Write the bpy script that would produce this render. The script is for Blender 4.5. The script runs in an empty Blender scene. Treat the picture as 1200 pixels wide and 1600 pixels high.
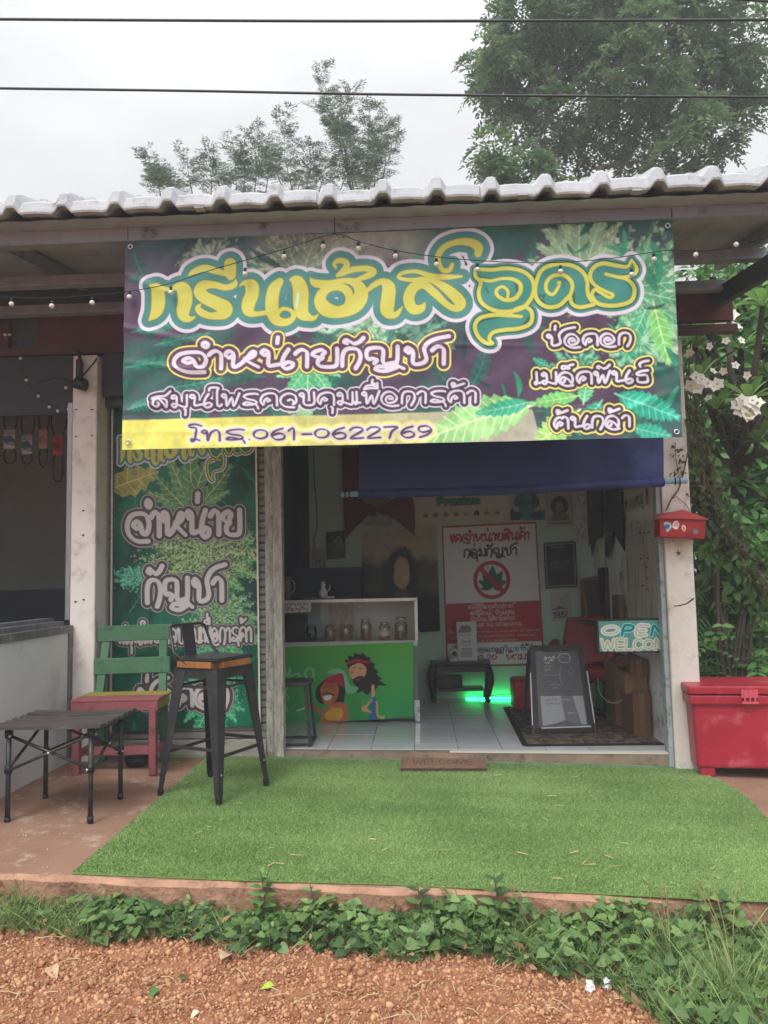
import bpy, bmesh, math, random
import numpy as np
from mathutils import Vector, Matrix
random.seed(7)
RNG = np.random.default_rng(11)
SC = bpy.context.scene
COL = SC.collection

# ---------------------------------------------------------------- camera
CAM_H = 1.26
YAW, PITCH, ROLL = 2.5, 4.8, -1.2
def _rot():
    y, p, r = np.radians([YAW, PITCH, ROLL]); a = math.pi/2 + p
    Rz = np.array([[math.cos(y), -math.sin(y), 0], [math.sin(y), math.cos(y), 0], [0, 0, 1]])
    Rx = np.array([[1, 0, 0], [0, math.cos(a), -math.sin(a)], [0, math.sin(a), math.cos(a)]])
    Rr = np.array([[math.cos(r), -math.sin(r), 0], [math.sin(r), math.cos(r), 0], [0, 0, 1]])
    return Rz @ Rx @ Rr
RC = _rot()
cam_d = bpy.data.cameras.new('camera')
cam_d.sensor_fit = 'VERTICAL'; cam_d.sensor_height = 32; cam_d.lens = 24
cam_d.clip_start = 0.05; cam_d.clip_end = 500
cam = bpy.data.objects.new('camera', cam_d); COL.objects.link(cam)
cam.matrix_world = Matrix.Translation((0, 0, CAM_H)) @ Matrix(RC.tolist()).to_4x4()
SC.camera = cam

# ---------------------------------------------------------------- light
SUN_EL, SUN_AZ = math.radians(54), math.radians(200)
SC.view_settings.view_transform = 'Standard'; SC.view_settings.look = 'None'
SC.view_settings.exposure = 0.86; SC.view_settings.gamma = 1.0
W = bpy.data.worlds.new('World'); SC.world = W; W.use_nodes = True
wt = W.node_tree; wt.nodes.clear()
def wn(t, **k):
    n = wt.nodes.new(t)
    for a, b in k.items(): setattr(n, a, b)
    return n
out = wn('ShaderNodeOutputWorld'); bg = wn('ShaderNodeBackground')
sky = wn('ShaderNodeTexSky', sky_type='NISHITA'); sky.sun_disc = False
sky.sun_elevation = SUN_EL; sky.sun_rotation = SUN_AZ; sky.dust_density = 4; sky.air_density = 1.0
hsv = wn('ShaderNodeHueSaturation'); hsv.inputs['Saturation'].default_value = 0.12
wt.links.new(sky.outputs[0], hsv.inputs['Color'])
# overcast: a cloud deck brighter towards the zenith, with soft cloud texture
tc = wn('ShaderNodeTexCoord'); sep = wn('ShaderNodeSeparateXYZ'); wt.links.new(tc.outputs['Generated'], sep.inputs[0])
mr = wn('ShaderNodeMapRange'); mr.inputs[1].default_value = 0.3; mr.inputs[2].default_value = 1.0
mr.inputs[3].default_value = 4.7; mr.inputs[4].default_value = 8.6
wt.links.new(sep.outputs['Z'], mr.inputs[0])
ns = wn('ShaderNodeTexNoise'); ns.inputs['Scale'].default_value = 2.0; ns.inputs['Detail'].default_value = 6; ns.inputs['Roughness'].default_value = 0.55
mp = wn('ShaderNodeMapping'); mp.inputs['Scale'].default_value = (1, 1, 2.2); wt.links.new(tc.outputs['Generated'], mp.inputs[0]); wt.links.new(mp.outputs[0], ns.inputs['Vector'])
mr2 = wn('ShaderNodeMapRange'); mr2.inputs[1].default_value = 0.3; mr2.inputs[2].default_value = 0.7; mr2.inputs[3].default_value = 0.78; mr2.inputs[4].default_value = 1.14
wt.links.new(ns.outputs[0], mr2.inputs[0])
mm = wn('ShaderNodeMath', operation='MULTIPLY'); wt.links.new(mr.outputs[0], mm.inputs[0]); wt.links.new(mr2.outputs[0], mm.inputs[1])
# the glow of the hidden sun spreads over the cloud behind and above the camera
dt = wn('ShaderNodeVectorMath', operation='DOT_PRODUCT'); wt.links.new(tc.outputs['Generated'], dt.inputs[0])
dt.inputs[1].default_value = (math.sin(SUN_AZ)*math.cos(SUN_EL), math.cos(SUN_AZ)*math.cos(SUN_EL), math.sin(SUN_EL))
gm = wn('ShaderNodeMath', operation='MAXIMUM'); gm.inputs[1].default_value = 0.0; wt.links.new(dt.outputs['Value'], gm.inputs[0])
gp = wn('ShaderNodeMath', operation='POWER'); gp.inputs[1].default_value = 3.0; wt.links.new(gm.outputs[0], gp.inputs[0])
gs = wn('ShaderNodeMath', operation='MULTIPLY'); gs.inputs[1].default_value = 10.0; wt.links.new(gp.outputs[0], gs.inputs[0])
gx0 = wn('ShaderNodeMath', operation='ADD'); wt.links.new(mm.outputs[0], gx0.inputs[0]); wt.links.new(gs.outputs[0], gx0.inputs[1])
hz = wn('ShaderNodeMapRange', interpolation_type='SMOOTHSTEP'); hz.inputs[1].default_value = 0.0; hz.inputs[2].default_value = 0.42; hz.inputs[3].default_value = 0.44; hz.inputs[4].default_value = 1.0   # thick cloud is dim near the horizon
wt.links.new(sep.outputs['Z'], hz.inputs[0])
ga = wn('ShaderNodeMath', operation='MULTIPLY'); wt.links.new(gx0.outputs[0], ga.inputs[0]); wt.links.new(hz.outputs[0], ga.inputs[1])
cc = wn('ShaderNodeCombineColor')
for i, k in enumerate((0.985, 0.995, 1.02)):
    m = wn('ShaderNodeMath', operation='MULTIPLY'); m.inputs[1].default_value = k
    wt.links.new(ga.outputs[0], m.inputs[0]); wt.links.new(m.outputs[0], cc.inputs[i])
mx = wn('ShaderNodeMix', data_type='RGBA'); mx.inputs[0].default_value = 0.8
wt.links.new(hsv.outputs[0], mx.inputs[6]); wt.links.new(cc.outputs[0], mx.inputs[7])
wt.links.new(mx.outputs[2], bg.inputs['Color']); bg.inputs['Strength'].default_value = 0.11
wt.links.new(bg.outputs[0], out.inputs['Surface'])
sun_d = bpy.data.lights.new('sun', 'SUN'); sun_d.energy = 1.15; sun_d.angle = math.radians(20); sun_d.color = (1, 0.97, 0.92)
sun = bpy.data.objects.new('sun', sun_d); COL.objects.link(sun)
# the sun stands behind and above the camera (azimuth measured like the sky's sun_rotation)
sd = Vector((math.sin(SUN_AZ)*math.cos(SUN_EL), math.cos(SUN_AZ)*math.cos(SUN_EL), math.sin(SUN_EL)))
sun.rotation_euler = sd.to_track_quat('Z', 'Y').to_euler(); sun.location = (0, -6, 12)
SC.cycles.caustics_reflective = False; SC.cycles.caustics_refractive = False
SC.cycles.max_bounces = 8; SC.cycles.transparent_max_bounces = 16

# ---------------------------------------------------------------- survey helpers: a sight line met with a real plane
CC = np.array([0, 0, CAM_H])
def ray(x, y): return RC @ np.array([(x-600)/1200, -(y-800)/1200, -1.0])
def PY(x, y, Y):
    d = ray(x, y); return Vector(CC + d*(Y/d[1]))
def PX(x, y, X):
    d = ray(x, y); return Vector(CC + d*(X/d[0]))
def PZ(x, y, Z):
    d = ray(x, y); return Vector(CC + d*((Z-CAM_H)/d[2]))
TILT = -0.035
def G(x): return TILT*x                                  # top of the sloping terrace slab
def PG(x, y):
    d = ray(x, y); t = -CAM_H/(d[2]-TILT*d[0]); return Vector(CC + d*t)
WALL = 5.38
_a, _b = PY(444, 1170, WALL), PY(1055, 1174, WALL)
FS = (_b.z-_a.z)/(_b.x-_a.x); F0 = _a.z-FS*_a.x
def F(x): return F0+FS*x                                  # tiled shop floor
def PF(x, y):
    d = ray(x, y); t = (F0-CAM_H)/(d[2]-FS*d[0]); return Vector(CC + d*t)

# ---------------------------------------------------------------- materials
def s2l(c): return c/12.92 if c <= 0.04045 else ((c+0.055)/1.055)**2.4
def S(h):
    h = h.lstrip('#'); h = ''.join(c*2 for c in h) if len(h) == 3 else h
    return tuple(s2l(int(h[i:i+2], 16)/255) for i in (0, 2, 4))
def S4(h): return S(h)+(1.0,)
def mat(name, col, rough=0.7, col2=None, scale=6.0, amt=0.6, bump=0.0, bscale=40.0, metal=0.0, spec=0.4, attr=None, emit=None, estr=0, col3=None, scale3=1.5, coord='Object', stretch=(1, 1, 1), detail=6.0, coat=0):
    m = bpy.data.materials.new(name); m.use_nodes = True
    t = m.node_tree; b = t.nodes['Principled BSDF']
    def N(ty, **k):
        n = t.nodes.new(ty)
        for a, v in k.items(): setattr(n, a, v)
        return n
    b.inputs['Roughness'].default_value = rough; b.inputs['Metallic'].default_value = metal
    b.inputs['Specular IOR Level'].default_value = spec; b.inputs['Coat Weight'].default_value = coat
    tcn = N('ShaderNodeTexCoord'); mpn = N('ShaderNodeMapping'); mpn.inputs['Scale'].default_value = stretch
    t.links.new(tcn.outputs[coord], mpn.inputs[0])
    src = None
    c1 = tuple(col)+(1.0,)
    if attr:
        a = N('ShaderNodeVertexColor', layer_name=attr); src = a.outputs['Color']
        if col2 is not None:                     # attribute used as a tint between the two colours
            x = N('ShaderNodeMix', data_type='RGBA'); x.inputs[6].default_value = c1; x.inputs[7].default_value = tuple(col2)+(1,)
            sp = N('ShaderNodeSeparateColor'); t.links.new(src, sp.inputs[0]); t.links.new(sp.outputs[0], x.inputs[0]); src = x.outputs[2]
    elif col2 is not None:
        n = N('ShaderNodeTexNoise'); n.inputs['Scale'].default_value = scale; n.inputs['Detail'].default_value = detail; n.inputs['Roughness'].default_value = 0.62
        t.links.new(mpn.outputs[0], n.inputs['Vector'])
        r = N('ShaderNodeMapRange'); r.inputs[1].default_value = 0.5-0.25*amt; r.inputs[2].default_value = 0.5+0.25*amt
        t.links.new(n.outputs[0], r.inputs[0])
        x = N('ShaderNodeMix', data_type='RGBA'); x.inputs[6].default_value = c1; x.inputs[7].default_value = tuple(col2)+(1,)
        t.links.new(r.outputs[0], x.inputs[0]); src = x.outputs[2]
    if col3 is not None:
        n = N('ShaderNodeTexNoise'); n.inputs['Scale'].default_value = scale3; n.inputs['Detail'].default_value = 8; n.inputs['Roughness'].default_value = 0.7
        t.links.new(mpn.outputs[0], n.inputs['Vector'])
        r = N('ShaderNodeMapRange'); r.inputs[1].default_value = 0.54; r.inputs[2].default_value = 0.68
        t.links.new(n.outputs[0], r.inputs[0])
        x = N('ShaderNodeMix', data_type='RGBA'); x.inputs[7].default_value = tuple(col3)+(1,)
        if src is not None: t.links.new(src, x.inputs[6])
        else: x.inputs[6].default_value = c1
        t.links.new(r.outputs[0], x.inputs[0]); src = x.outputs[2]
    if src is not None: t.links.new(src, b.inputs['Base Color'])
    else: b.inputs['Base Color'].default_value = c1
    if bump:
        n = N('ShaderNodeTexNoise'); n.inputs['Scale'].default_value = bscale; n.inputs['Detail'].default_value = 5
        t.links.new(mpn.outputs[0], n.inputs['Vector'])
        bp = N('ShaderNodeBump'); bp.inputs['Strength'].default_value = bump; bp.inputs['Distance'].default_value = 0.01
        t.links.new(n.outputs[0], bp.inputs['Height']); t.links.new(bp.outputs[0], b.inputs['Normal'])
    if emit:
        b.inputs['Emission Color'].default_value = tuple(emit)+(1,); b.inputs['Emission Strength'].default_value = estr
    return m
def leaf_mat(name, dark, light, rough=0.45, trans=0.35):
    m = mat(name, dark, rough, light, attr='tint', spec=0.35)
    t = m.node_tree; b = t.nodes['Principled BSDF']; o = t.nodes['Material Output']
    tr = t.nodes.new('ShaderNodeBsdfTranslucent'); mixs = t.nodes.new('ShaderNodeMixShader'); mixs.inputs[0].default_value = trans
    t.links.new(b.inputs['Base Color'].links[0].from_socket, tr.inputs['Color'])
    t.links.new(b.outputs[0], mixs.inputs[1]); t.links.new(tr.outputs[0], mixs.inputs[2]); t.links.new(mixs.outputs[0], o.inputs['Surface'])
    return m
def glass_mat(name, tint=(0.9, 0.96, 0.94), refl=0.12):
    m = bpy.data.materials.new(name); m.use_nodes = True; t = m.node_tree; o = t.nodes['Material Output']
    t.nodes.remove(t.nodes['Principled BSDF'])
    a = t.nodes.new('ShaderNodeBsdfTransparent'); a.inputs[0].default_value = tuple(tint)+(1,)
    g = t.nodes.new('ShaderNodeBsdfGlossy'); g.inputs['Roughness'].default_value = 0.03
    lw = t.nodes.new('ShaderNodeFresnel'); lw.inputs[0].default_value = 1.45
    mu = t.nodes.new('ShaderNodeMath'); mu.operation = 'MAXIMUM'; mu.inputs[1].default_value = refl*0.4
    t.links.new(lw.outputs[0], mu.inputs[0])
    x = t.nodes.new('ShaderNodeMixShader'); t.links.new(mu.outputs[0], x.inputs[0]); t.links.new(a.outputs[0], x.inputs[1]); t.links.new(g.outputs[0], x.inputs[2])
    t.links.new(x.outputs[0], o.inputs[0]); return m

# ---------------------------------------------------------------- object helpers
def tag(o, label=None, cat=None, group=None, kind=None):
    if label: o['label'] = label
    if cat: o['category'] = cat
    if group: o['group'] = group
    if kind: o['kind'] = kind
    return o
def thing(name, label, cat, loc=(0, 0, 0), rz=0.0, group=None):
    o = bpy.data.objects.new(name, None); COL.objects.link(o); o.empty_display_size = 0.1
    o.location = loc; o.rotation_euler = (0, 0, rz); return tag(o, label, cat, group)
def kids(o): return [c for c in COL.objects if c.parent == o]
def copy_tree(o, parent=None):
    c = o.copy(); COL.objects.link(c)
    if parent is not None: c.parent = parent
    for ch in kids(o): copy_tree(ch, c)
    return c
class MB:
    """collects shapes for ONE mesh object"""
    def __init__(s): s.bm = bmesh.new()
    def quad(s, pts):
        return s.bm.faces.new([s.bm.verts.new(p) for p in pts])
    def hexa(s, p):      # 8 corners, bottom 4 then top 4
        v = [s.bm.verts.new(q) for q in p]
        for f in ((3, 2, 1, 0), (4, 5, 6, 7), (0, 1, 5, 4), (1, 2, 6, 5), (2, 3, 7, 6), (3, 0, 4, 7)): s.bm.faces.new([v[i] for i in f])
        return s
    def box(s, c, d, M=None):
        x, y, z = c; a, b, e = d[0]/2, d[1]/2, d[2]/2
        p = [Vector((x+i*a, y+j*b, z+k*e)) for k in (-1, 1) for i, j in ((-1, -1), (1, -1), (1, 1), (-1, 1))]
        if M is not None: p = [M @ q for q in p]
        return s.hexa(p)
    def span(s, a, b):   # box from min corner to max corner
        return s.box([(a[i]+b[i])/2 for i in range(3)], [abs(b[i]-a[i]) for i in range(3)])
    def tube(s, pts, r, n=8, cap=True, closed=False):
        pts = [Vector(p) for p in pts]; rs = r if isinstance(r, (list, tuple)) else [r]*len(pts)
        rings = []; up = None; L = len(pts)
        for i, p in enumerate(pts):
            a = pts[(i-1) % L] if (i or closed) else pts[i]; b = pts[(i+1) % L] if (i < L-1 or closed) else pts[i]
            t = (b-a).normalized()
            if up is None:
                up = Vector((0, 0, 1)) if abs(t.z) < 0.9 else Vector((1, 0, 0))
            x = t.cross(up); 
            if x.length < 1e-5: x = t.orthogonal()
            x.normalize(); y = x.cross(t).normalized(); up = y
            rings.append([s.bm.verts.new(p + (x*math.cos(2*math.pi*k/n) + y*math.sin(2*math.pi*k/n))*rs[i]) for k in range(n)])
        R = range(L if closed else L-1)
        for i in R:
            A, B = rings[i], rings[(i+1) % L]
            for k in range(n): 
                f = s.bm.faces.new((A[k], A[(k+1) % n], B[(k+1) % n], B[k])); f.smooth = n > 5
        if cap and not closed:
            s.bm.faces.new(rings[0][::-1]); s.bm.faces.new(rings[-1])
        return s
    def bar(s, a, b, w, h, up=(0, 0, 1)):   # rectangular bar from a to b
        a, b = Vector(a), Vector(b); t = (b-a).normalized(); u = Vector(up)
        x = t.cross(u); 
        if x.length < 1e-4: x = t.cross(Vector((0, 1, 0)))
        x.normalize(); y = x.cross(t).normalized()
        p = []
        for q in (a, b): p += [q-x*w/2-y*h/2, q+x*w/2-y*h/2, q+x*w/2+y*h/2, q-x*w/2+y*h/2]
        return s.hexa(p)
    def taper(s, a, b, wa, ha, wb, hb, up=(0, 1, 0)):
        a, b = Vector(a), Vector(b); t = (b-a).normalized(); u = Vector(up)
        x = t.cross(u).normalized(); y = x.cross(t).normalized(); p = []
        for q, w, h in ((a, wa, ha), (b, wb, hb)): p += [q-x*w/2-y*h/2, q+x*w/2-y*h/2, q+x*w/2+y*h/2, q-x*w/2+y*h/2]
        return s.hexa(p)
    def lathe(s, prof, c=(0, 0, 0), n=16):
        c = Vector(c); rings = []
        for r, z in prof: rings.append([s.bm.verts.new(c+Vector((r*math.cos(2*math.pi*k/n), r*math.sin(2*math.pi*k/n), z))) for k in range(n)])
        for A, B in zip(rings, rings[1:]):
            for k in range(n):
                f = s.bm.faces.new((A[k], A[(k+1) % n], B[(k+1) % n], B[k])); f.smooth = True
        s.bm.faces.new(rings[0][::-1]); s.bm.faces.new(rings[-1]); return s
    def ball(s, c, r, n=10):
        c = Vector(c); m = n//2
        prof = [(max(1e-4, r*math.sin(math.pi*i/m)), -r*math.cos(math.pi*i/m)) for i in range(m+1)]
        return s.lathe(prof, c, n)
    def prism(s, pts, d):   # polygon extruded by vector d
        d = Vector(d); A = [s.bm.verts.new(Vector(p)) for p in pts]; B = [s.bm.verts.new(Vector(p)+d) for p in pts]; n = len(A)
        s.bm.faces.new(A[::-1]); s.bm.faces.new(B)
        for i in range(n): s.bm.faces.new((A[i], A[(i+1) % n], B[(i+1) % n], B[i]))
        return s
    def bevel(s, w, seg=2):
        bmesh.ops.bevel(s.bm, geom=s.bm.edges[:], offset=w, segments=seg, affect='EDGES', profile=0.6, clamp_overlap=True); return s
    def build(s, name, m, parent=None, world=False, smooth=False):
        bmesh.ops.recalc_face_normals(s.bm, faces=s.bm.faces[:])
        if world and parent is not None:
            bmesh.ops.transform(s.bm, matrix=root_matrix(parent).inverted(), verts=s.bm.verts[:])
        if smooth:
            for f in s.bm.faces: f.smooth = True
        me = bpy.data.meshes.new(name); s.bm.to_mesh(me); s.bm.free()
        if m is not None: me.materials.append(m)
        o = bpy.data.objects.new(name, me); COL.objects.link(o)
        if parent is not None: o.parent = parent
        return o
def root_matrix(o):
    M = Matrix.Translation(o.location) @ o.rotation_euler.to_matrix().to_4x4()
    return (root_matrix(o.parent) @ M) if o.parent else M
def np_mesh(name, verts, faces, m, parent=None, color=None, cname='tint', smooth=False, world=True):
    verts = np.asarray(verts, dtype=np.float32); faces = np.asarray(faces, dtype=np.int32)
    if parent is not None and world:
        M = np.array(root_matrix(parent).inverted()); verts = (verts @ M[:3, :3].T + M[:3, 3]).astype(np.float32)
    me = bpy.data.meshes.new(name); n, k = faces.shape
    me.vertices.add(len(verts)); me.vertices.foreach_set('co', verts.ravel())
    me.loops.add(n*k); me.loops.foreach_set('vertex_index', faces.ravel())
    me.polygons.add(n); me.polygons.foreach_set('loop_start', np.arange(0, n*k, k, dtype=np.int32))
    me.polygons.foreach_set('loop_total', np.full(n, k, dtype=np.int32))
    if smooth: me.polygons.foreach_set('use_smooth', np.ones(n, dtype=bool))
    me.update(calc_edges=True)
    if color is not None:
        a = me.color_attributes.new(cname, 'FLOAT_COLOR', 'POINT')
        c = np.ones((len(verts), 4), dtype=np.float32); c[:, :3] = color if color.ndim == 2 else color[:, None]
        a.data.foreach_set('color', c.ravel())
    if m is not None: me.materials.append(m)
    o = bpy.data.objects.new(name, me); COL.objects.link(o)
    if parent is not None: o.parent = parent
    return o
# leaf templates: x along the leaf, y across, z up
def T_leaf(n=3, wid=0.45, fold=0.12, droop=0.15, shape='ovate'):
    v = []; f = []
    xs = np.linspace(0, 1, n+1)
    for x in xs:
        if shape == 'ovate': w = wid*math.sin(math.pi*min(1, x**0.75*0.98+0.01))
        elif shape == 'obov': w = wid*(math.sin(math.pi*min(1, x**1.5*0.97+0.015)))
        elif shape == 'heart': w = wid*(1-x)**0.7*(1.0 if x > 0 else 0.55)*1.15 if x < 1 else 0.0
        else: w = wid*(1-x)
        z = -droop*x*x
        v += [(x, -w/2, z+fold*w), (x, 0, z), (x, w/2, z+fold*w)]
    for i in range(n):
        a = 3*i; f += [(a, a+3, a+4, a+1), (a+1, a+4, a+5, a+2)]
    return np.array(v), np.array(f)
T_diamond = (np.array([(0, 0, 0), (0.45, -0.28, 0.05), (1, 0, -0.06), (0.45, 0.28, 0.05)]), np.array([(0, 1, 2, 3)]))
T_heart = (np.array([(0.0, 0, 0), (-0.12, -0.28, 0.05), (0.12, -0.48, 0.07), (0.5, -0.36, 0.02), (1.0, 0, -0.12), (0.5, 0.36, 0.02), (0.12, 0.48, 0.07), (-0.12, 0.28, 0.05), (0.5, 0, -0.03)]),
           np.array([(0, 1, 2, 3), (0, 3, 4, 8), (0, 8, 4, 5), (0, 5, 6, 7)]))
T_blade = (np.array([(0, -0.5, 0), (0, 0.5, 0), (0.35, -0.42, 0.03), (0.35, 0.42, 0.03), (0.7, -0.28, -0.05), (0.7, 0.28, -0.05), (1, -0.03, -0.25), (1, 0.03, -0.25)]),
           np.array([(0, 2, 3, 1), (2, 4, 5, 3), (4, 6, 7, 5)]))
def nrm(a): return a/np.maximum(np.linalg.norm(a, axis=-1, keepdims=True), 1e-9)
def scatter(T, P, D, Nn, L, Wd=None, tint=None):
    """copies of a leaf template merged to arrays: P points, D directions, Nn approx normals, L lengths, Wd widths"""
    tv, tf = T; P = np.asarray(P, float); D = nrm(np.asarray(D, float)); Nn = np.asarray(Nn, float)
    L = np.broadcast_to(np.asarray(L, float), (len(P),)); Wd = L if Wd is None else np.broadcast_to(np.asarray(Wd, float), (len(P),))
    y = nrm(np.cross(Nn, D)); z = np.cross(D, y)
    v = P[:, None, :] + tv[None, :, 0, None]*(D*L[:, None])[:, None, :] + tv[None, :, 1, None]*(y*Wd[:, None])[:, None, :] + tv[None, :, 2, None]*(z*L[:, None])[:, None, :]
    f = tf[None] + (np.arange(len(P))*len(tv))[:, None, None]
    t = RNG.random(len(P)) if tint is None else np.asarray(tint)
    return v.reshape(-1, 3), f.reshape(-1, tf.shape[1]), np.repeat(t, len(tv))
def merge(parts):
    V_, F_, T_ = [], [], []; o = 0
    for v, f, t in parts:
        V_.append(v); F_.append(f+o); T_.append(t); o += len(v)
    return np.concatenate(V_), np.concatenate(F_), np.concatenate(T_)
def rdir(n, up=0.0):
    d = RNG.normal(size=(n, 3)); d[:, 2] += up; return nrm(d)
def fbm(h, w, cells, octv=4, seed=0, ratio=None):
    r = np.random.default_rng(seed); o = np.zeros((h, w)); a = 1.0; tot = 0
    for k in range(octv):
        cx = max(2, int(cells*2**k)); cy = max(2, int(cx*(ratio if ratio else h/w)))
        g = r.random((cy+2, cx+2)); ys = np.linspace(0, cy, h); xs = np.linspace(0, cx, w)
        yi = ys.astype(int); xi = xs.astype(int); fy = ys-yi; fx = xs-xi; fy = fy*fy*(3-2*fy); fx = fx*fx*(3-2*fx)
        A = g[yi][:, xi]; B = g[yi][:, xi+1]; C_ = g[yi+1][:, xi]; D_ = g[yi+1][:, xi+1]
        o += a*((A*(1-fx)+B*fx)*(1-fy)[:, None] + (C_*(1-fx)+D_*fx)*fy[:, None]); tot += a; a *= 0.55
    return o/tot
# ---------------------------------------------------------------- printed sheets: drawn with numpy, carried by a fine grid mesh
def homog(src, dst):
    A = []; b = []
    for (x, y), (u, v) in zip(src, dst):
        A.append([x, y, 1, 0, 0, 0, -u*x, -u*y]); b.append(u); A.append([0, 0, 0, x, y, 1, -v*x, -v*y]); b.append(v)
    h = np.linalg.solve(np.array(A, float), np.array(b, float)); return np.append(h, 1).reshape(3, 3)
def spline(p, k=6, closed=False):
    p = np.asarray(p, float)
    if len(p) < 3: return p
    q = np.vstack([p[-1], p, p[0], p[1]]) if closed else np.vstack([2*p[0]-p[1], p, 2*p[-1]-p[-2]])
    o = []
    for i in range(1, len(q)-2):
        a, b, c, d = q[i-1], q[i], q[i+1], q[i+2]
        for t in np.linspace(0, 1, k, endpoint=False):
            o.append(0.5*(2*b+(c-a)*t+(2*a-5*b+4*c-d)*t*t+(3*b-a-3*c+d)*t**3))
    if not closed: o.append(p[-1])
    return np.array(o)
class Canvas:
    def __init__(s, quad, w, h, bg=(0.8, 0.8, 0.8)):
        s.w, s.h, s.quad = w, h, quad
        s.H = homog(quad, [(0, 0), (w-1, 0), (w-1, h-1), (0, h-1)])
        s.img = np.ones((h, w, 3))*np.array(bg)
        s.k = (w-1)/math.dist(quad[0], quad[1])
    def m(s, p):
        p = np.asarray(p, float); q = np.c_[p[:, :2], np.ones(len(p))] @ s.H.T; r = q[:, :2]/q[:, 2:]
        return np.c_[r, p[:, 2:]*s.k] if p.shape[1] > 2 else r
    def sdf(s, strokes, R):
        D = np.full((s.h, s.w), 1e3)
        for st in strokes:
            q = s.m(st)
            for a, b in zip(q, q[1:]):
                s._seg(D, a, b, R)
            if len(q) == 1: s._seg(D, q[0], q[0], R)
        return D
    def _seg(s, D, a, b, R):
        r = R*s.k+max(a[2], b[2])/2+2
        x0 = int(max(0, min(a[0], b[0])-r)); x1 = int(min(s.w, max(a[0], b[0])+r+1)); y0 = int(max(0, min(a[1], b[1])-r)); y1 = int(min(s.h, max(a[1], b[1])+r+1))
        if x1 <= x0 or y1 <= y0: return
        X, Y = np.meshgrid(np.arange(x0, x1), np.arange(y0, y1))
        dx, dy = b[0]-a[0], b[1]-a[1]; L = dx*dx+dy*dy
        t = np.clip(((X-a[0])*dx+(Y-a[1])*dy)/L, 0, 1) if L > 1e-9 else np.zeros(X.shape)
        d = np.hypot(X-a[0]-t*dx, Y-a[1]-t*dy)-(a[2]+(b[2]-a[2])*t)/2
        v = D[y0:y1, x0:x1]; np.minimum(v, d, out=v)
    def paint(s, mask, col):
        c = np.asarray(col, float); s.img = s.img*(1-mask[..., None])+c*mask[..., None]
    def layers(s, strokes, lay):
        R = max(o for o, c in lay); D = s.sdf(strokes, R)
        for o, c in lay: s.paint(np.clip(0.5-(D-o*s.k), 0, 1), c)
    def inside(s, poly):
        q = s.m(np.asarray(poly, float)); m = np.zeros((s.h, s.w))
        for sub in (-0.25, 0.25):
            Y = np.arange(s.h)+sub; n = len(q); c = np.zeros((s.h, s.w+2))
            X = np.arange(s.w)
            acc = np.zeros((s.h, s.w))
            for i in range(n):
                a, b = q[i], q[(i+1) % n]
                if a[1] == b[1]: continue
                sg = 1 if b[1] > a[1] else -1; lo, hi = min(a[1], b[1]), max(a[1], b[1])
                ys = np.where((Y >= lo) & (Y < hi))[0]
                if len(ys) == 0: continue
                xi = a[0]+(Y[ys]-a[1])*(b[0]-a[0])/(b[1]-a[1])
                acc[ys] += sg*np.clip(X[None, :]-xi[:, None]+0.5, 0, 1)
            m += np.clip(np.abs(acc), 0, 1)/2
        return m
    def poly(s, p, col, smooth=0, alpha=1.0): s.paint(s.inside(spline(p, smooth, True) if smooth else p)*alpha, col)
    def line(s, p, w, col, smooth=True):
        p = np.asarray(p, float); p = spline(p) if smooth and len(p) > 2 else p
        st = np.c_[p[:, :2], np.full(len(p), w)] if np.isscalar(w) else p
        s.layers([st], [(0, col)])
    def sheet(s, name, corners, parent=None, rough=0.5, relief=None, spec=0.4, m=None, thick=0.002):
        """grid mesh over the four corners (TL, TR, BR, BL), relief(u,v) lifts it along its normal; closed at the back"""
        TL, TR, BR, BL = [np.array(c, float) for c in corners]
        u = np.linspace(0, 1, s.w)[None, :, None]; v = np.linspace(0, 1, s.h)[:, None, None]
        P = (TL*(1-u)+TR*u)*(1-v)+(BL*(1-u)+BR*u)*v
        n = np.cross(TR-TL, BL-TL); n = -n/np.linalg.norm(n)
        if n[1] > 0: n = -n
        if relief is not None: P = P+n*relief(u, v)
        idx = np.arange(s.w*s.h).reshape(s.h, s.w)
        f = np.stack([idx[:-1, :-1], idx[1:, :-1], idx[1:, 1:], idx[:-1, 1:]], -1).reshape(-1, 4)
        col = np.clip(s.img, 0, 1).reshape(-1, 3)
        mm_ = m or print_mat(rough, spec)
        return np_mesh(name, P.reshape(-1, 3), f, mm_, parent, col, 'print', smooth=relief is not None)
_pm = {}
def print_mat(rough, spec=0.4):
    if (rough, spec) not in _pm: _pm[(rough, spec)] = mat('printed_surface', (1, 1, 1), rough, attr='print', spec=spec, bump=0.05, bscale=60)
    return _pm[(rough, spec)]

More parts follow.
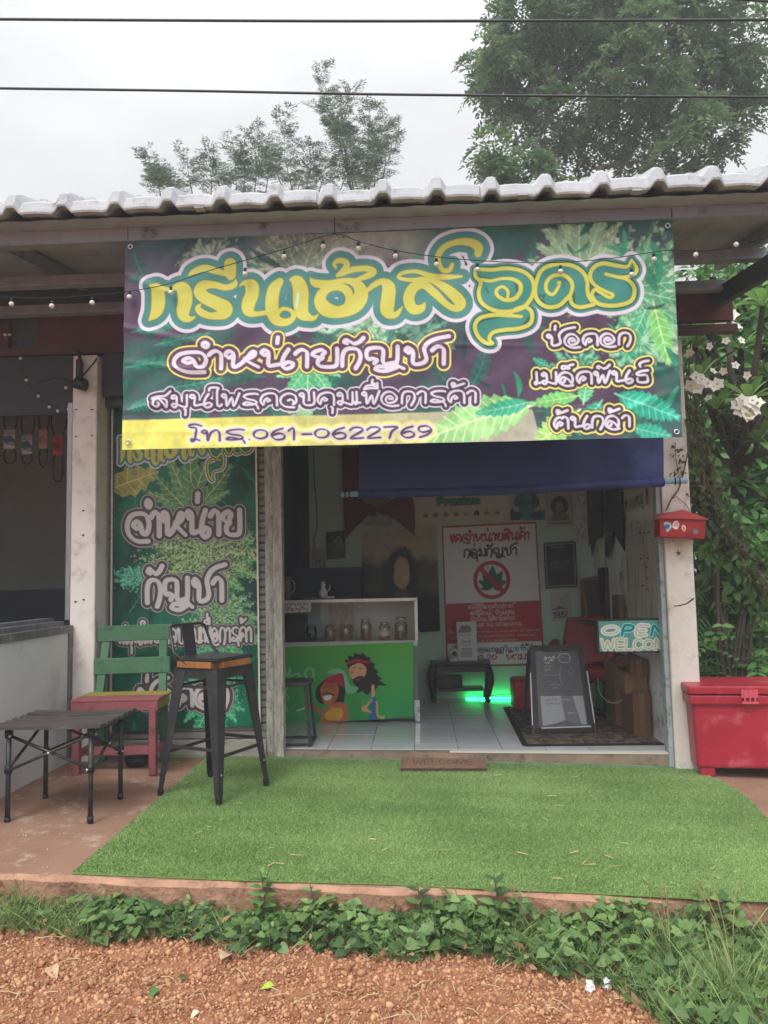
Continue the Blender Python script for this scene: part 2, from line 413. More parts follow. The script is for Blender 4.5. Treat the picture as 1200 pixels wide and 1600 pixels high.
# ---------------------------------------------------------------- brush lettering (one stroke list per letter; x-height 100, y down)
def ring(cx, cy, r, n=10): return [(cx+r*math.cos(2*math.pi*i/n), cy+r*0.85*math.sin(2*math.pi*i/n)) for i in range(n+1)]
GL = {
'จ': (205, [[(183,116),(93,114),(31,90),(14,52),(45,17),(107,7),(169,14),(193,48),(176,83),(141,86),(121,62),(86,65),(66,52),(93,38),(121,48),(140,84)]]),
'า': (88, [[(5,24),(22,10),(45,4),(68,18),(70,50),(68,96)]]),
'ห': (195, [[(40,32),(22,40),(7,25),(18,8),(40,8),(50,30),(47,88),(80,82),(120,48),(150,14),(168,12),(165,30),(140,45),(112,48),(140,70),(188,95)]]),
'น': (190, [[(40,25),(22,30),(10,16),(25,3),(45,12),(48,40),(46,86),(82,84),(122,78)], [(157,2),(132,38),(120,80),(138,105),(172,97),(180,76),(152,70),(122,86)]]),
'ย': (165, [[(68,34),(80,20),(62,8),(25,18),(12,34),(38,46),(68,50),(42,66),(46,92),(90,100),(136,96),(147,70),(148,4)]]),
'ก': (128, [[(10,96),(13,42),(28,12),(60,3),(98,12),(112,45),(104,80),(84,112)]]),
'ญ': (225, [[(60,86),(74,70),(52,62),(24,64),(17,32),(32,8),(85,4),(110,20),(110,88),(168,86)], [(190,0),(188,60),(184,98),(222,120)], [(182,112),(120,130),(66,122),(86,105),(140,110),(184,102)]]),
'ช': (150, [[(40,24),(22,34),(8,20),(22,6),(42,16),(50,40),(50,94),(100,92),(122,72),(116,40),(112,10),(140,-22),(185,-40),(250,-50)]]),
'ส': (150, [[(52,60),(62,76),(42,92),(18,80),(18,50),(48,30),(85,55),(115,96),(120,50),(100,33),(55,27),(18,36),(10,26),(60,12),(110,8),(150,-25)]]),
'ม': (142, [[(30,28),(12,30),(10,14),(30,5),(46,20),(46,80),(28,98),(10,84),(30,70),(100,95),(125,88),(127,4)]]),
'ไ': (66, [[(-28,-28),(-24,-44),(8,-50),(45,-44),(36,-20),(34,60),(38,92),(55,96),(68,84)]]),
'โ': (70, [[(74,-34),(35,-50),(0,-42),(2,-24),(40,-14),(36,40),(28,88),(10,98),(10,80),(40,82),(62,92)]]),
'พ': (150, [[(36,24),(20,32),(6,18),(20,5),(38,16),(42,95),(82,32),(98,95),(142,0)]]),
'ร': (150, [[(138,10),(112,4),(54,8),(27,26),(60,46),(116,60),(122,82),(62,92),(22,86),(48,70),(100,84),(128,96),(140,122)]]),
'ค': (156, [[(62,66),(82,58),(62,42),(38,62),(28,92),(8,62),(30,18),(88,2),(132,22),(136,98)]]),
'ว': (150, [[(66,60),(92,54),(112,72),(104,92),(130,70),(122,24),(72,5),(20,28),(8,72),(44,108),(115,116)]]),
'บ': (140, [[(38,24),(22,32),(7,18),(22,5),(40,16),(44,92),(118,90),(120,0)]]),
'เ': (54, [[(16,0),(18,84),(4,96),(4,80),(26,86),(46,86)]]),
'แ': (100, [[(16,0),(18,84),(40,90)], [(62,0),(64,84),(86,90)]]),
'อ': (158, [[(70,62),(96,58),(84,40),(56,44),(42,68),(62,92),(110,82),(128,48),(92,10),(42,10),(8,50),(22,94),(80,116),(140,112)]]),
'ท': (140, [[(38,24),(22,32),(7,18),(22,5),(40,16),(42,96),(62,32),(95,5),(118,25),(120,96)]]),
'ด': (150, [[(62,72),(82,58),(62,42),(38,62),(28,94),(8,60),(28,16),(84,2),(130,18),(134,98)]]),
'ต': (150, [[(62,72),(82,58),(62,42),(38,62),(28,94),(8,60),(28,16),(66,3),(80,14),(96,2),(130,18),(134,98)]]),
'ล': (152, [[(60,66),(42,92),(18,70),(45,45),(85,62),(116,96),(122,42),(82,8),(30,14),(2,55),(16,95),(70,118),(126,112)]]),
'ธ': (132, [[(122,2),(60,10),(28,28),(40,42),(104,42),(120,62),(114,96),(42,96),(32,68)]]),
'ง': (110, [[(30,30),(48,18),(30,6),(18,20),(40,60),(58,98),(88,60),(92,0)]]),
'ข': (120, [[(30,30),(14,36),(8,16),(30,8),(38,40),(34,95),(95,95),(104,50),(92,0)]]),
'ผ': (140, [[(30,30),(14,40),(10,10),(16,96),(66,50),(112,96),(116,0)]]),
'ศ': (150, [[(62,72),(60,42),(38,62),(28,94),(8,60),(28,16),(84,2),(130,18),(134,98)], [(105,20),(150,-20)]]),
'ษ': (150, [[(38,24),(22,32),(7,18),(22,5),(40,16),(44,92),(110,90),(116,0)], [(70,50),(140,40)]]),
'ณ': (200, [[(30,85),(15,70),(14,20),(60,5),(90,25),(88,95)], [(120,5),(122,80),(140,95),(180,80),(182,0)]]),
'ะ': (60, [[(5,20),(25,34),(50,15)], [(5,75),(25,90),(50,70)]]),
'ั': (0, [[(-24,-22),(-40,-30),(-28,-42),(-6,-32),(14,-22),(42,-30),(66,-52)]]),
'ำ': (88, [[(5,24),(22,10),(45,4),(68,18),(70,50),(68,96)], ring(-14,-30,15)]),
'่': (0, [[(6,-64),(2,-34)]]), '้': (0, [[(-38,-40),(-34,-56),(-14,-52),(-20,-34),(-30,-26),(20,-40),(58,-52)]]),
'ุ': (0, [[(34,114),(46,120),(44,160)]]), 'ู': (0, [[(20,114),(24,150),(60,150),(60,112)]]),
'ื': (0, [[(-52,-20),(-30,-44),(20,-46),(54,-24),(0,-26),(-52,-20)], [(52,-62),(52,-28)], [(30,-60),(30,-42)]]),
'ี': (0, [[(-52,-20),(-30,-44),(20,-46),(54,-24),(0,-26),(-52,-20)], [(52,-62),(52,-28)]]),
'ิ': (0, [[(-52,-20),(-30,-44),(20,-46),(54,-24),(0,-26),(-52,-20)]]),
'็': (0, [[(-20,-24),(-38,-24),(-34,-46),(8,-44),(20,-28),(-4,-30),(24,-50),(56,-58)]]),
'์': (0, [[(-6,-30),(-14,-46),(0,-62),(30,-72),(64,-76)]]),
'.': (40, [[(18,92),(20,94)]]), '-': (90, [[(18,55),(76,55)]]), ',': (30, [[(12,92),(6,112)]]), ' ': (60, []),
'0': (110, [ring(52,50,44,12)]), '6': (110, [[(84,4),(36,24),(12,64),(40,98),(84,92),(92,64),(62,46),(18,62)]]),
'9': (110, [[(20,98),(70,76),(94,36),(66,2),(22,8),(14,36),(42,56),(90,40)]]),
'1': (78, [[(10,22),(42,4),(42,98)]]), '2': (110, [[(12,24),(40,3),(84,8),(86,36),(14,94),(96,94)]]), '7': (108, [[(10,6),(94,6),(60,44),(44,98)]]),
'O': (105, [ring(50,50,44,14)]), 'P': (95, [[(12,98),(12,4),(66,6),(78,28),(60,52),(14,52)]]), 'E': (90, [[(74,4),(12,4),(12,96),(76,96)], [(12,50),(64,50)]]),
'N': (105, [[(12,98),(12,4),(84,96),(84,2)]]), 'W': (140, [[(6,2),(36,96),(64,20),(94,96),(124,2)]]), 'L': (85, [[(12,2),(12,96),(72,96)]]),
'C': (100, [[(84,22),(48,2),(12,30),(12,72),(48,98),(86,80)]]), 'M': (130, [[(10,98),(20,2),(62,80),(104,2),(114,98)]]), 'T': (90, [[(4,4),(80,4)], [(42,4),(42,98)]]),
'R': (100, [[(12,98),(12,4),(66,6),(76,28),(58,50),(14,50)], [(44,50),(84,98)]]), 'U': (100, [[(12,2),(12,70),(46,98),(80,72),(82,2)]]), 'S': (90, [[(72,12),(40,2),(12,22),(40,48),(74,70),(44,98),(8,86)]]),
'r': (60, [[(12,36),(12,98)], [(12,56),(36,36),(52,42)]]), 'e': (78, [[(12,68),(66,66),(60,42),(34,36),(10,66),(36,98),(64,88)]]), 'm': (118, [[(12,36),(12,98)], [(12,50),(38,36),(54,50),(54,98)], [(54,50),(82,36),(98,50),(98,98)]]),
'i': (34, [[(14,38),(14,98)], [(14,12),(14,14)]]), 'u': (82, [[(12,36),(12,80),(36,98),(64,80)], [(66,36),(66,98)]]),
'p': (80, [[(12,36),(12,128)], [(12,46),(48,36),(66,66),(44,98),(12,90)]]), 'o': (80, [ring(38,67,30,10)]), 'l': (34, [[(14,2),(14,98)]]), 'd': (80, [[(64,2),(64,98)], [(64,46),(30,36),(10,66),(30,98),(62,90)]]),
'n': (80, [[(12,36),(12,98)], [(12,52),(40,36),(62,50),(62,98)]]), 'a': (76, [[(14,46),(40,36),(60,50),(60,98)], [(58,62),(14,72),(24,98),(58,88)]]), 's': (66, [[(54,42),(20,40),(24,62),(52,76),(40,98),(10,92)]]),
't': (56, [[(22,14),(24,88),(48,96)], [(4,38),(46,38)]]), 'c': (72, [[(60,46),(34,36),(10,66),(32,98),(62,88)]]), 'g': (80, [[(64,40),(30,36),(10,64),(34,92),(62,80)], [(64,38),(64,120),(16,122)]]), 'y': (76, [[(8,36),(36,96)], [(64,36),(20,128)]]),
'h': (80, [[(12,2),(12,98)], [(12,54),(40,36),(62,50),(62,98)]]), 'w': (110, [[(6,36),(28,96),(50,44),(74,96),(96,36)]]), 'b': (80, [[(12,2),(12,98)], [(12,46),(46,36),(66,66),(44,98),(12,90)]]), 'f': (50, [[(44,8),(22,14),(22,98)], [(4,40),(42,40)]]),
}
def lettering(txt, p0, p1, xh, w=15, nib=35, thin=0.7, slant=0.0, gap=0, small=1.0):
    """strokes (x, y, width) for txt set between p0 and p1 (the baseline ends) with x-height xh"""
    pen = 0; last = 0; tone = 0; sts = []; prev = 0
    for ch in txt:
        if ch not in GL: pen += 60; continue
        adv, ss = GL[ch]
        mark = adv == 0
        ox = (last if mark else pen); oy = 0
        if mark and ch in '่้์' and prev in 'ีืิั': oy = -26; ox += 8
        for st in ss: sts.append([(x+ox, y+oy) for x, y in st])
        if not mark: last = pen+adv*0.5; pen += adv+gap
        prev = ch
    dx, dy = p1[0]-p0[0], p1[1]-p0[1]; sx = math.hypot(dx, dy)/pen; sy = xh/100; ca, sa = dx/math.hypot(dx, dy), dy/math.hypot(dx, dy)
    o = []
    for st in sts:
        p = spline(st, 4); yy = (p[:, 1]-100)*sy; xx = p[:, 0]*sx - yy*slant
        d = np.gradient(np.c_[xx, yy], axis=0) if len(p) > 1 else np.array([[1, 0]])
        a = np.arctan2(d[:, 1], d[:, 0]); k = thin+(1-thin)*np.abs(np.sin(a-math.radians(nib)))
        o.append(np.c_[p0[0]+xx*ca-yy*sa, p0[1]+xx*sa+yy*ca, w*sy*k])
    return o
def tr(st, x0, y0, k): # stroke traced on an enlargement -> sheet units
    p = np.array(st, float); return np.c_[x0+p[:, 0]/k, y0+p[:, 1]/k, p[:, 2]/k]
# the big heading, letter by letter (x, y, brush width on enlargements)
_hA = [ # k r ii n
 [(152,374,14),(172,382,36),(196,400,72),(203,460,84),(198,520,80),(180,560,58),(140,602,8)],
 [(196,388,44),(240,394,30),(300,398,20)], [(290,398,12),(330,380,46),(372,400,84),(382,470,88),(368,540,80),(376,580,58),(408,596,34),(448,582,8)],
 [(716,334,10),(706,366,36),(650,384,36),(570,366,42),(505,372,60),(478,410,72),(510,450,74),(590,490,78),(648,522,84),(636,558,66),(560,574,40),(496,556,44),(466,524,34),(484,496,8)],
 [(402,304,6),(440,278,36),(510,256,44),(590,276,38),(680,302,26)], [(680,228,72),(680,262,74),(684,300,60)],
 [(744,372,8),(774,352,26),(822,372,78),(822,430,82),(800,490,82),(800,536,66),(840,560,34),(930,548,26)],
 [(1008,342,46),(972,390,74),(958,460,80),(960,540,78),(986,598,60),(1050,612,44),(1100,578,32),(1082,534,22),(1030,522,22),(998,548,26)],
 [(1078,328,10),(1124,340,70),(1148,400,92),(1148,480,92),(1158,550,78),(1200,580,44),(1238,586,26),(1264,562,8)]]
_hB = [ # h (owl) with tone, aa, s, silencer
 [(305,510,8),(334,456,42),(312,408,48),(252,392,38),(184,412,50),(152,470,66),(186,528,80),(270,548,66),(366,508,86),(408,440,80),(384,376,56),(310,352,32),(206,372,42),(122,368,42),(92,340,8)],
 [(250,268,16),(240,248,18),(272,226,30),(318,240,32),(306,280,34),(262,318,22)], [(286,312,24),(350,284,34),(440,276,34),(484,296,40),(440,326,34),(360,352,12)],
 [(430,430,14),(486,380,32),(540,356,36),(580,390,70),(578,460,78),(570,530,76),(588,566,44),(628,562,32),(668,516,6)],
 [(1038,328,12),(950,330,30),(850,324,30),(750,294,22),(664,304,22),(646,332,20),(716,348,22),(820,342,28),(894,370,40),(974,430,58),(1030,492,62),(1004,526,40),(948,506,34),(868,430,44),(800,376,48),(736,396,58),(706,464,62),(732,528,58),(782,528,44),(808,492,8)],
 [(978,252,20),(962,284,26),(922,288,26),(896,250,30),(890,200,34),(930,142,34),(1010,112,36),(1096,116,46),(1142,146,52),(1140,186,40)]]
_hY = [ # outlined word: u-dr, the yellow contour
 [(80,202,14),(84,248,22),(116,286,22),(104,350,24),(122,412,24),(184,456,24),(270,470,24),(370,450,24),(430,390,24),(450,320,24),(430,258,24),(370,214,24),(280,198,24),(190,208,24),(116,205,22),(80,202,14)],
 [(112,268,20),(180,276,20),(250,262,18),(320,268,22),(364,300,26),(362,350,26),(326,390,26),(270,398,24),(222,370,22),(216,334,20),(252,314,18),(284,340,20),(286,386,16)],
 [(300,488,18),(330,456,20),(390,440,22),(434,470,24),(430,540,24),(360,574,24),(260,584,24),(192,600,24),(170,640,22),(190,668,20),(150,664,24),(100,620,24),(80,560,24),(112,510,24),(200,490,24),(300,494,22),(372,500,18)],
 [(600,288,12),(616,284,14),(600,322,18),(568,362,20),(532,342,22),(528,290,22),(568,246,22),(640,242,24),(688,290,24),(684,350,22),(650,394,24),(600,434,24),(530,440,24),(474,400,24),(458,330,24),(490,222,24),(562,180,24),(660,174,24),(740,208,24),(782,270,24),(788,350,24),(812,400,22)],
 [(676,366,20),(690,418,22),(740,440,24),(826,424,22)],
 [(1064,146,16),(1036,188,20),(960,180,24),(880,170,24),(824,196,24),(802,250,24),(830,300,20),(900,340,18),(946,362,20),(926,380,20),(872,350,20),(834,330,20),(816,370,22),(860,420,24),(960,430,24),(1060,400,24),(1082,330,24),(1040,270,22),(960,248,20),(900,234,18),(1000,252,18),(1080,236,20),(1096,196,20),(1064,146,14)]]
_hI = [ # the body of that word
 [(110,230,40),(220,236,60),(340,256,80),(400,320,80),(350,410,90),(220,430,90),(130,360,60),(150,290,40),(260,350,160)], [(380,480,80),(330,530,80),(200,550,70),(130,580,80),(150,640,50)],
 [(500,320,90),(560,240,100),(680,220,100),(740,300,90),(750,400,80)], [(560,390,90),(620,330,120)], [(850,210,70),(960,210,60),(1060,200,50)], [(860,260,90),(960,300,100),(1020,350,90),(940,400,70),(850,390,50)]]
HEAD_A = [spline(tr(s, 200, 360, 1200/280)) for s in _hA]+[spline(tr(s, 460, 350, 4)) for s in _hB]
for s_ in HEAD_A: s_[:, 2] *= 1.1
HEAD_Y = [spline(tr(s, 720, 370, 4)) for s in _hY]; HEAD_I = [spline(tr(s, 720, 370, 4)) for s in _hI]
def moved(sts, f): return [f(s) for s in sts]
# ---------------------------------------------------------------- printed leaf pictures
def leaflet(cv, base, tip, wid, col, vein, teeth=9, bend=0.0, alpha=1.0):
    b, t = np.array(base, float), np.array(tip, float); d = t-b; L = np.hypot(*d); n = np.array([-d[1], d[0]])/L; d = d/L
    def at(s, o): return b+d*s*L+n*(o+bend*L*math.sin(math.pi*s))
    Lf, Rt = [], []
    for i in range(teeth+1):
        s = i/teeth; w = wid*math.sin(math.pi*min(1, s**0.8))*(0.5)
        Lf += [at(s, w*0.82), at(min(1, s+0.05), w*1.12+0.01)]; Rt += [at(s, -w*0.82), at(min(1, s+0.05), -w*1.12-0.01)]
    m = cv.inside(Lf+Rt[::-1])*alpha
    sh = 0.72+0.56*fbm(cv.h, cv.w, 40, 3, seed=int(L*7) % 97)
    cv.img = cv.img*(1-m[..., None])+np.asarray(col)*sh[..., None]*m[..., None]
    ww = max(0.35, wid*0.045)
    cv.layers([np.c_[np.array([at(s, 0) for s in np.linspace(0, 0.97, 6)]), np.linspace(ww*1.5, ww*0.5, 6)]], [(0, vein)])
    for i in range(1, teeth):
        s = i/teeth; w = wid*math.sin(math.pi*min(1, s**0.8))*0.45
        for sg in (-1, 1):
            cv.layers([np.c_[np.array([at(s, 0), at(min(1, s+0.09), sg*w)]), [ww*0.7, ww*0.4]]], [(0, vein)])
def fan(cv, c, R, a0, a1, n, wid, col, vein, rnd=0.12, teeth=8, seed=1):
    r = random.Random(seed)
    for i in range(n):
        a = math.radians(a0+(a1-a0)*i/max(1, n-1)); L = R*(1-abs(i/max(1, n-1)-0.5)*0.7)*(1+r.uniform(-rnd, rnd))
        k = r.uniform(0.8, 1.2)
        leaflet(cv, c, (c[0]+L*math.cos(a), c[1]+L*math.sin(a)), wid*L/R, np.array(col)*k, vein, teeth, r.uniform(-0.06, 0.06))
def bud(cv, c, rx, ry, seed, cols, thr=0.0):
    """a frosty flower head: a ragged blot of pale and dark flecks"""
    Y, X = np.mgrid[0:cv.h, 0:cv.w]; q = cv.m(np.array([c]))[0]; d = np.hypot((X-q[0])/(rx*cv.k), (Y-q[1])/(ry*cv.k))
    ang = np.arctan2(Y-q[1], X-q[0]); n = fbm(cv.h, cv.w, 60, 4, seed); n2 = fbm(cv.h, cv.w, 130, 2, seed+1)
    streak = 0.5+0.5*np.sin(ang*17+n*9)
    m = np.clip((1.0-d-(n-0.5)*1.3-0.35*streak*d+thr)*5, 0, 1)
    t = np.clip((n2*0.8+streak*0.3-0.35)*2.2, 0, 1)[..., None]
    cv.img = cv.img*(1-m[..., None])+(np.array(cols[0])*(1-t)+np.array(cols[1])*t)*m[..., None]
# ================================================================ materials used in several places
M = {}
M['white_paint'] = mat('weathered_cream_paint', S('#cfc3b8'), 0.75, S('#bdb0a6'), 3, 0.9, 0.25, 60, col3=S('#8f857c'), scale3=9)
M['pillar'] = mat('pillar_plaster', S('#e4ddd6'), 0.8, S('#d8cfc8'), 2.5, 0.8, 0.3, 50, col3=S('#bab0a8'), scale3=5)
M['frame_old'] = mat('flaking_door_frame_paint', S('#bdb8ae'), 0.7, S('#8d887f'), 14, 0.6, 0.4, 70, col3=S('#5d5850'), scale3=22, stretch=(3, 3, 0.6))
M['alu'] = mat('aluminium', S('#9c9c9c'), 0.4, S('#7f7f80'), 20, 0.6, metal=0.6, stretch=(8, 8, 0.4))
M['tile_white'] = mat('white_painted_roof_tile', S('#b6b9bd'), 0.65, S('#a4a6aa'), 5, 0.8, 0.3, 40, col3=S('#7f7e7b'), scale3=8)
M['roof_under'] = mat('dark_roof_underside', S('#b9c1cb'), 0.7, S('#a1a9b3'), 3, 0.8, 0.2, 20)
M['fascia'] = mat('grey_fascia_steel', S('#b3c0d2'), 0.55, S('#a2afc1'), 3, 0.8, 0.1, 30, col3=S('#5a544e'), scale3=5)
M['purlin'] = mat('galvanised_purlin', S('#a9b0ba'), 0.5, S('#8d949d'), 8, 0.7, metal=0.3)
M['red_beam'] = mat('red_oxide_beam', S('#6a3c36'), 0.7, S('#553030'), 5, 0.8, 0.2, 40, col3=S('#45302e'), scale3=8)
M['soffit'] = mat('dark_soffit_board', S('#585c63'), 0.8, S('#4a4d54'), 3, 0.8)
M['green_wall'] = mat('pale_green_wall_paint', S('#bfd8c9'), 0.7, S('#b1ccbc'), 1.5, 0.8, 0.15, 20)
M['shutter'] = mat('grey_shutter_slats', S('#8d8b87'), 0.5, S('#74726e'), 6, 0.7, metal=0.2)
M['black_metal'] = mat('black_metal', S('#2c2d30'), 0.42, S('#3a3b3e'), 10, 0.7, 0.05, 60, metal=0.3, spec=0.5, col3=S('#4b4a49'), scale3=12)
M['black_plastic'] = mat('black_plastic', S('#1d1d1f'), 0.5)
M['white_plastic'] = mat('white_plastic', S('#d8d6d2'), 0.45)
M['dark_cloth'] = mat('dark_cloth', S('#17191f'), 0.9, S('#22252d'), 8, 0.8)
M['ply'] = mat('plywood', S('#7a5335'), 0.6, S('#5f3f29'), 5, 0.8, 0.1, 30, stretch=(6, 6, 0.7))
M['cardboard'] = mat('cardboard', S('#8a6a4a'), 0.85, S('#77593c'), 4, 0.7)
M['dark_wood'] = mat('dark_carved_wood', S('#2a2120'), 0.35, S('#1b1514'), 10, 0.7, 0.2, 50)
M['red_vinyl'] = mat('red_vinyl', S('#a01c22'), 0.45, S('#86161c'), 6, 0.7)
M['rivet'] = mat('steel_rivet', S('#d0d0d0'), 0.3, metal=0.9)
M['wire'] = mat('black_wire', S('#1c1c1d'), 0.6)
M['bulb'] = mat('frosted_bulb', S('#d9d4cc'), 0.35)
# ================================================================ ground, terrace
def ground_z(x, y): return -0.155+TILT*np.clip(x, -4, 4)-0.02*np.clip(3.2-y, 0, 2)+0.010*np.sin(x*5+y*3)*np.sin(y*7-x*2)*((np.abs(x) < 4) & (y > 1.4) & (y < 3.4))
gx = np.unique(np.r_[-120, -60, -25, -10, np.arange(-4, 4.01, 0.05), 10, 25, 60, 120]); gy = np.unique(np.r_[-120, -60, -20, -5, 0, 1, np.arange(1.6, 3.4, 0.04), 4, 6, 10, 20, 40, 80, 160])
X, Y = np.meshgrid(gx, gy)
Z = ground_z(X, Y)+np.where((np.abs(X) < 4) & (Y > 1.4) & (Y < 3.4), (np.random.default_rng(3).random(X.shape)-0.5)*0.007, 0)
idx = np.arange(X.size).reshape(X.shape)
f = np.stack([idx[:-1, :-1], idx[:-1, 1:], idx[1:, 1:], idx[1:, :-1]], -1).reshape(-1, 4)
M['laterite'] = mat('laterite_soil', S('#9a694c'), 0.95, S('#7c513a'), 9, 0.8, 0.9, 70, col3=S('#b08a6d'), scale3=14)
o = np_mesh('ground', np.c_[X.ravel(), Y.ravel(), Z.ravel()], f, M['laterite'], smooth=True); tag(o, kind='structure')
M['asphalt'] = mat('worn_asphalt', S('#5d5c5b'), 0.9, S('#4b4a4a'), 12, 0.8, 0.5, 90)
b = MB(); b.span((-60, -6.5, -0.22), (60, 1.15, -0.205)); b.span((-60, 1.15, -0.24), (60, 1.35, -0.206)); o = b.build('road', M['asphalt']); tag(o, kind='structure')
# gravel stones
n = 42000
tmpl = bmesh.new(); bmesh.ops.create_icosphere(tmpl, subdivisions=1, radius=1); tv = np.array([v.co[:] for v in tmpl.verts]); tf = np.array([[v.index for v in q.verts] for q in tmpl.faces]); tmpl.free()
px = RNG.uniform(-1.9, 1.75, n); py = RNG.uniform(2.22, 3.18, n)**1.0; sz = np.exp(RNG.normal(-5.55, 0.5, n)).clip(0.002, 0.019)
keep = RNG.random(n) < np.clip(1.3-(py-2.75)*1.6, 0.4, 1); px, py, sz = px[keep], py[keep], sz[keep]; n = len(px)
A = RNG.normal(size=(n, 3, 3)); Q = np.linalg.qr(A)[0]
v = tv[None]*(1+RNG.uniform(-0.32, 0.25, (n, len(tv), 1)))*sz[:, None, None]*np.array([1, 1, 0.75]); v = np.einsum('nij,nkj->nki', Q, v)
v += np.c_[px, py, ground_z(px, py)+sz*0.3][:, None, :]
col = RNG.random(n)
M['stone'] = mat('laterite_stone', S('#845338'), 0.9, S('#c79873'), attr='tint', bump=0.3, bscale=120)
o = np_mesh('gravel', v.reshape(-1, 3), (tf[None]+(np.arange(n)*len(tv))[:, None, None]).reshape(-1, 3), M['stone'], color=np.repeat(col, len(tv))); tag(o, kind='stuff')
# terrace slab
FRONT = 3.2
M['terrace'] = mat('worn_red_concrete', S('#967460'), 0.88, S('#7f604e'), 3, 1.0, 0.4, 40, col3=S('#ab9584'), scale3=7)
M['terrace_edge'] = mat('broken_slab_edge', S('#b58d73'), 0.95, S('#926d59'), 9, 0.9, 0.9, 45, col3=S('#6a564a'), scale3=12)
b = MB(); xs = np.linspace(-4.2, 2.9, 120); rr = random.Random(4)
rows = []
for x in xs:
    j = 0.012*math.sin(x*7)+rr.uniform(-0.006, 0.006)
    rows.append([b.bm.verts.new(p) for p in ((x, WALL+0.3, G(x)), (x, FRONT+0.03+j, G(x)), (x, FRONT+j, G(x)-0.012-rr.random()*0.006), (x, FRONT+0.01+j+rr.uniform(-0.01, 0.01), G(x)-0.08), (x, FRONT+0.03+j, G(x)-0.2))])
for a, c in zip(rows, rows[1:]):
    for i in range(4): b.bm.faces.new((a[i], a[i+1], c[i+1], c[i])).material_index = 0 if i == 0 else 1
o = b.build('terrace', M['terrace']); o.data.materials.append(M['terrace_edge']); tag(o, kind='structure')
# ================================================================ artificial turf
tp = [(112, 1367), (330, 1180), (700, 1184), (1062, 1196), (1132, 1224), (1172, 1252), (1215, 1300), (1262, 1414), (1120, 1408), (920, 1398), (600, 1384), (380, 1378)]
TP = np.array([PG(*p)[:2] for p in tp])
M['turf_base'] = mat('turf_backing', S('#648242'), 0.9, S('#779851'), 60, 0.7, 0.5, 150)
b = MB()
M['turf_blade'] = leaf_mat('turf_fibre', S('#66834a'), S('#a8c180'), 0.65, 0.2)
turf = thing('artificial_turf', 'green artificial grass mat covering the terrace before the shop door', 'turf mat', (0, 4.2, G(0)))
b.prism([(x, y, G(x)+0.003) for x, y in TP], (0, 0, 0.006)); b.build('backing', M['turf_base'], turf, world=True)
def in_poly(x, y, P):
    c = np.zeros(len(x), bool); j = len(P)-1
    for i in range(len(P)):
        a, d = P[i], P[j]
        hit = ((a[1] > y) != (d[1] > y)) & (x < (d[0]-a[0])*(y-a[1])/(d[1]-a[1]+1e-12)+a[0]); c ^= hit; j = i
    return c
n = 330000; tx = RNG.uniform(TP[:, 0].min(), min(2.35, TP[:, 0].max()), n); ty = RNG.uniform(TP[:, 1].min(), TP[:, 1].max(), n); k = in_poly(tx, ty, TP); tx, ty = tx[k], ty[k]; n = len(tx)
D = np.c_[RNG.normal(0.25, 0.5, n), RNG.normal(-0.1, 0.5, n), np.full(n, 0.75)]
T_fib = (np.array([(0, -0.5, 0), (0, 0.5, 0), (1, 0.0, -0.1)]), np.array([(0, 1, 2)]))
tn = fbm(200, 300, 7, 5, 123); patch = np.clip(0.42+1.5*(tn[((ty-TP[:, 1].min())/(TP[:, 1].max()-TP[:, 1].min())*199).astype(int).clip(0, 199), ((tx+2.4)/5*299).astype(int).clip(0, 299)]-0.5)+0.10*np.sin(tx*3.1+1.3*np.sin(ty*2.3))*np.sin(ty*4.1+tx)+0.07*np.sin(ty*19+0.3*np.sin(tx*3)), 0, 1)
v, f, t = scatter(T_fib, np.c_[tx, ty, G(tx)+0.008], D, rdir(n), RNG.uniform(0.007, 0.014, n), 0.0040, tint=np.clip(patch+RNG.normal(0, 0.34, n), 0, 1))
tag(np_mesh('pile', v, f, M['turf_blade'], turf, t), kind='stuff')
# ================================================================ the shop building
shop = thing('shop_building', 'single storey shop under a white tiled roof with an open front', 'shop', (0.3, WALL, 0))
def part(mb, name, m, parent=None, **k): return mb.build(name, m, parent or shop, world=True, **k)
XL, XR, YB = PY(424, 1000, 6.25).x, PY(1043, 960, 5.4).x, 7.58      # inside of the room
CEIL = 2.62
# floor with tiles
M['floor_tile'] = mat('glossy_pale_floor_tile', S('#cdd1d4'), 0.10, S('#c0c4c7'), 2, 0.8, spec=0.5)
M['grout'] = mat('tile_grout', S('#6e6a66'), 0.9)
b = MB(); b.prism([(XL-0.05, WALL, F(XL)-0.004), (XR+0.05, WALL, F(XR)-0.004), (XR+0.05, YB, F(XR)-0.004), (XL-0.05, YB, F(XL)-0.004)], (0, 0, -0.08)); part(b, 'floor_bed', M['grout'])
b = MB(); g_ = 0.0022; tsz = 0.3; ang = 0.0
x = XL-0.05
y0 = WALL+0.002
ix = 0
while x < XR+0.05:
    x2 = min(x+tsz, XR+0.05); y = y0; first = 0.18
    while y < YB:
        y2 = min(y+(first if y == y0 else tsz), YB)
        zz = rr.uniform(-0.0006, 0.0006)
        b.prism([(x+g_, y+g_, F(x)+zz-0.003), (x2-g_, y+g_, F(x2)+zz-0.003), (x2-g_, y2-g_, F(x2)+zz-0.003), (x+g_, y2-g_, F(x)+zz-0.003)], (0, 0, 0.005)); y = y2
    x = x2
part(b, 'tiled_floor', M['floor_tile'])
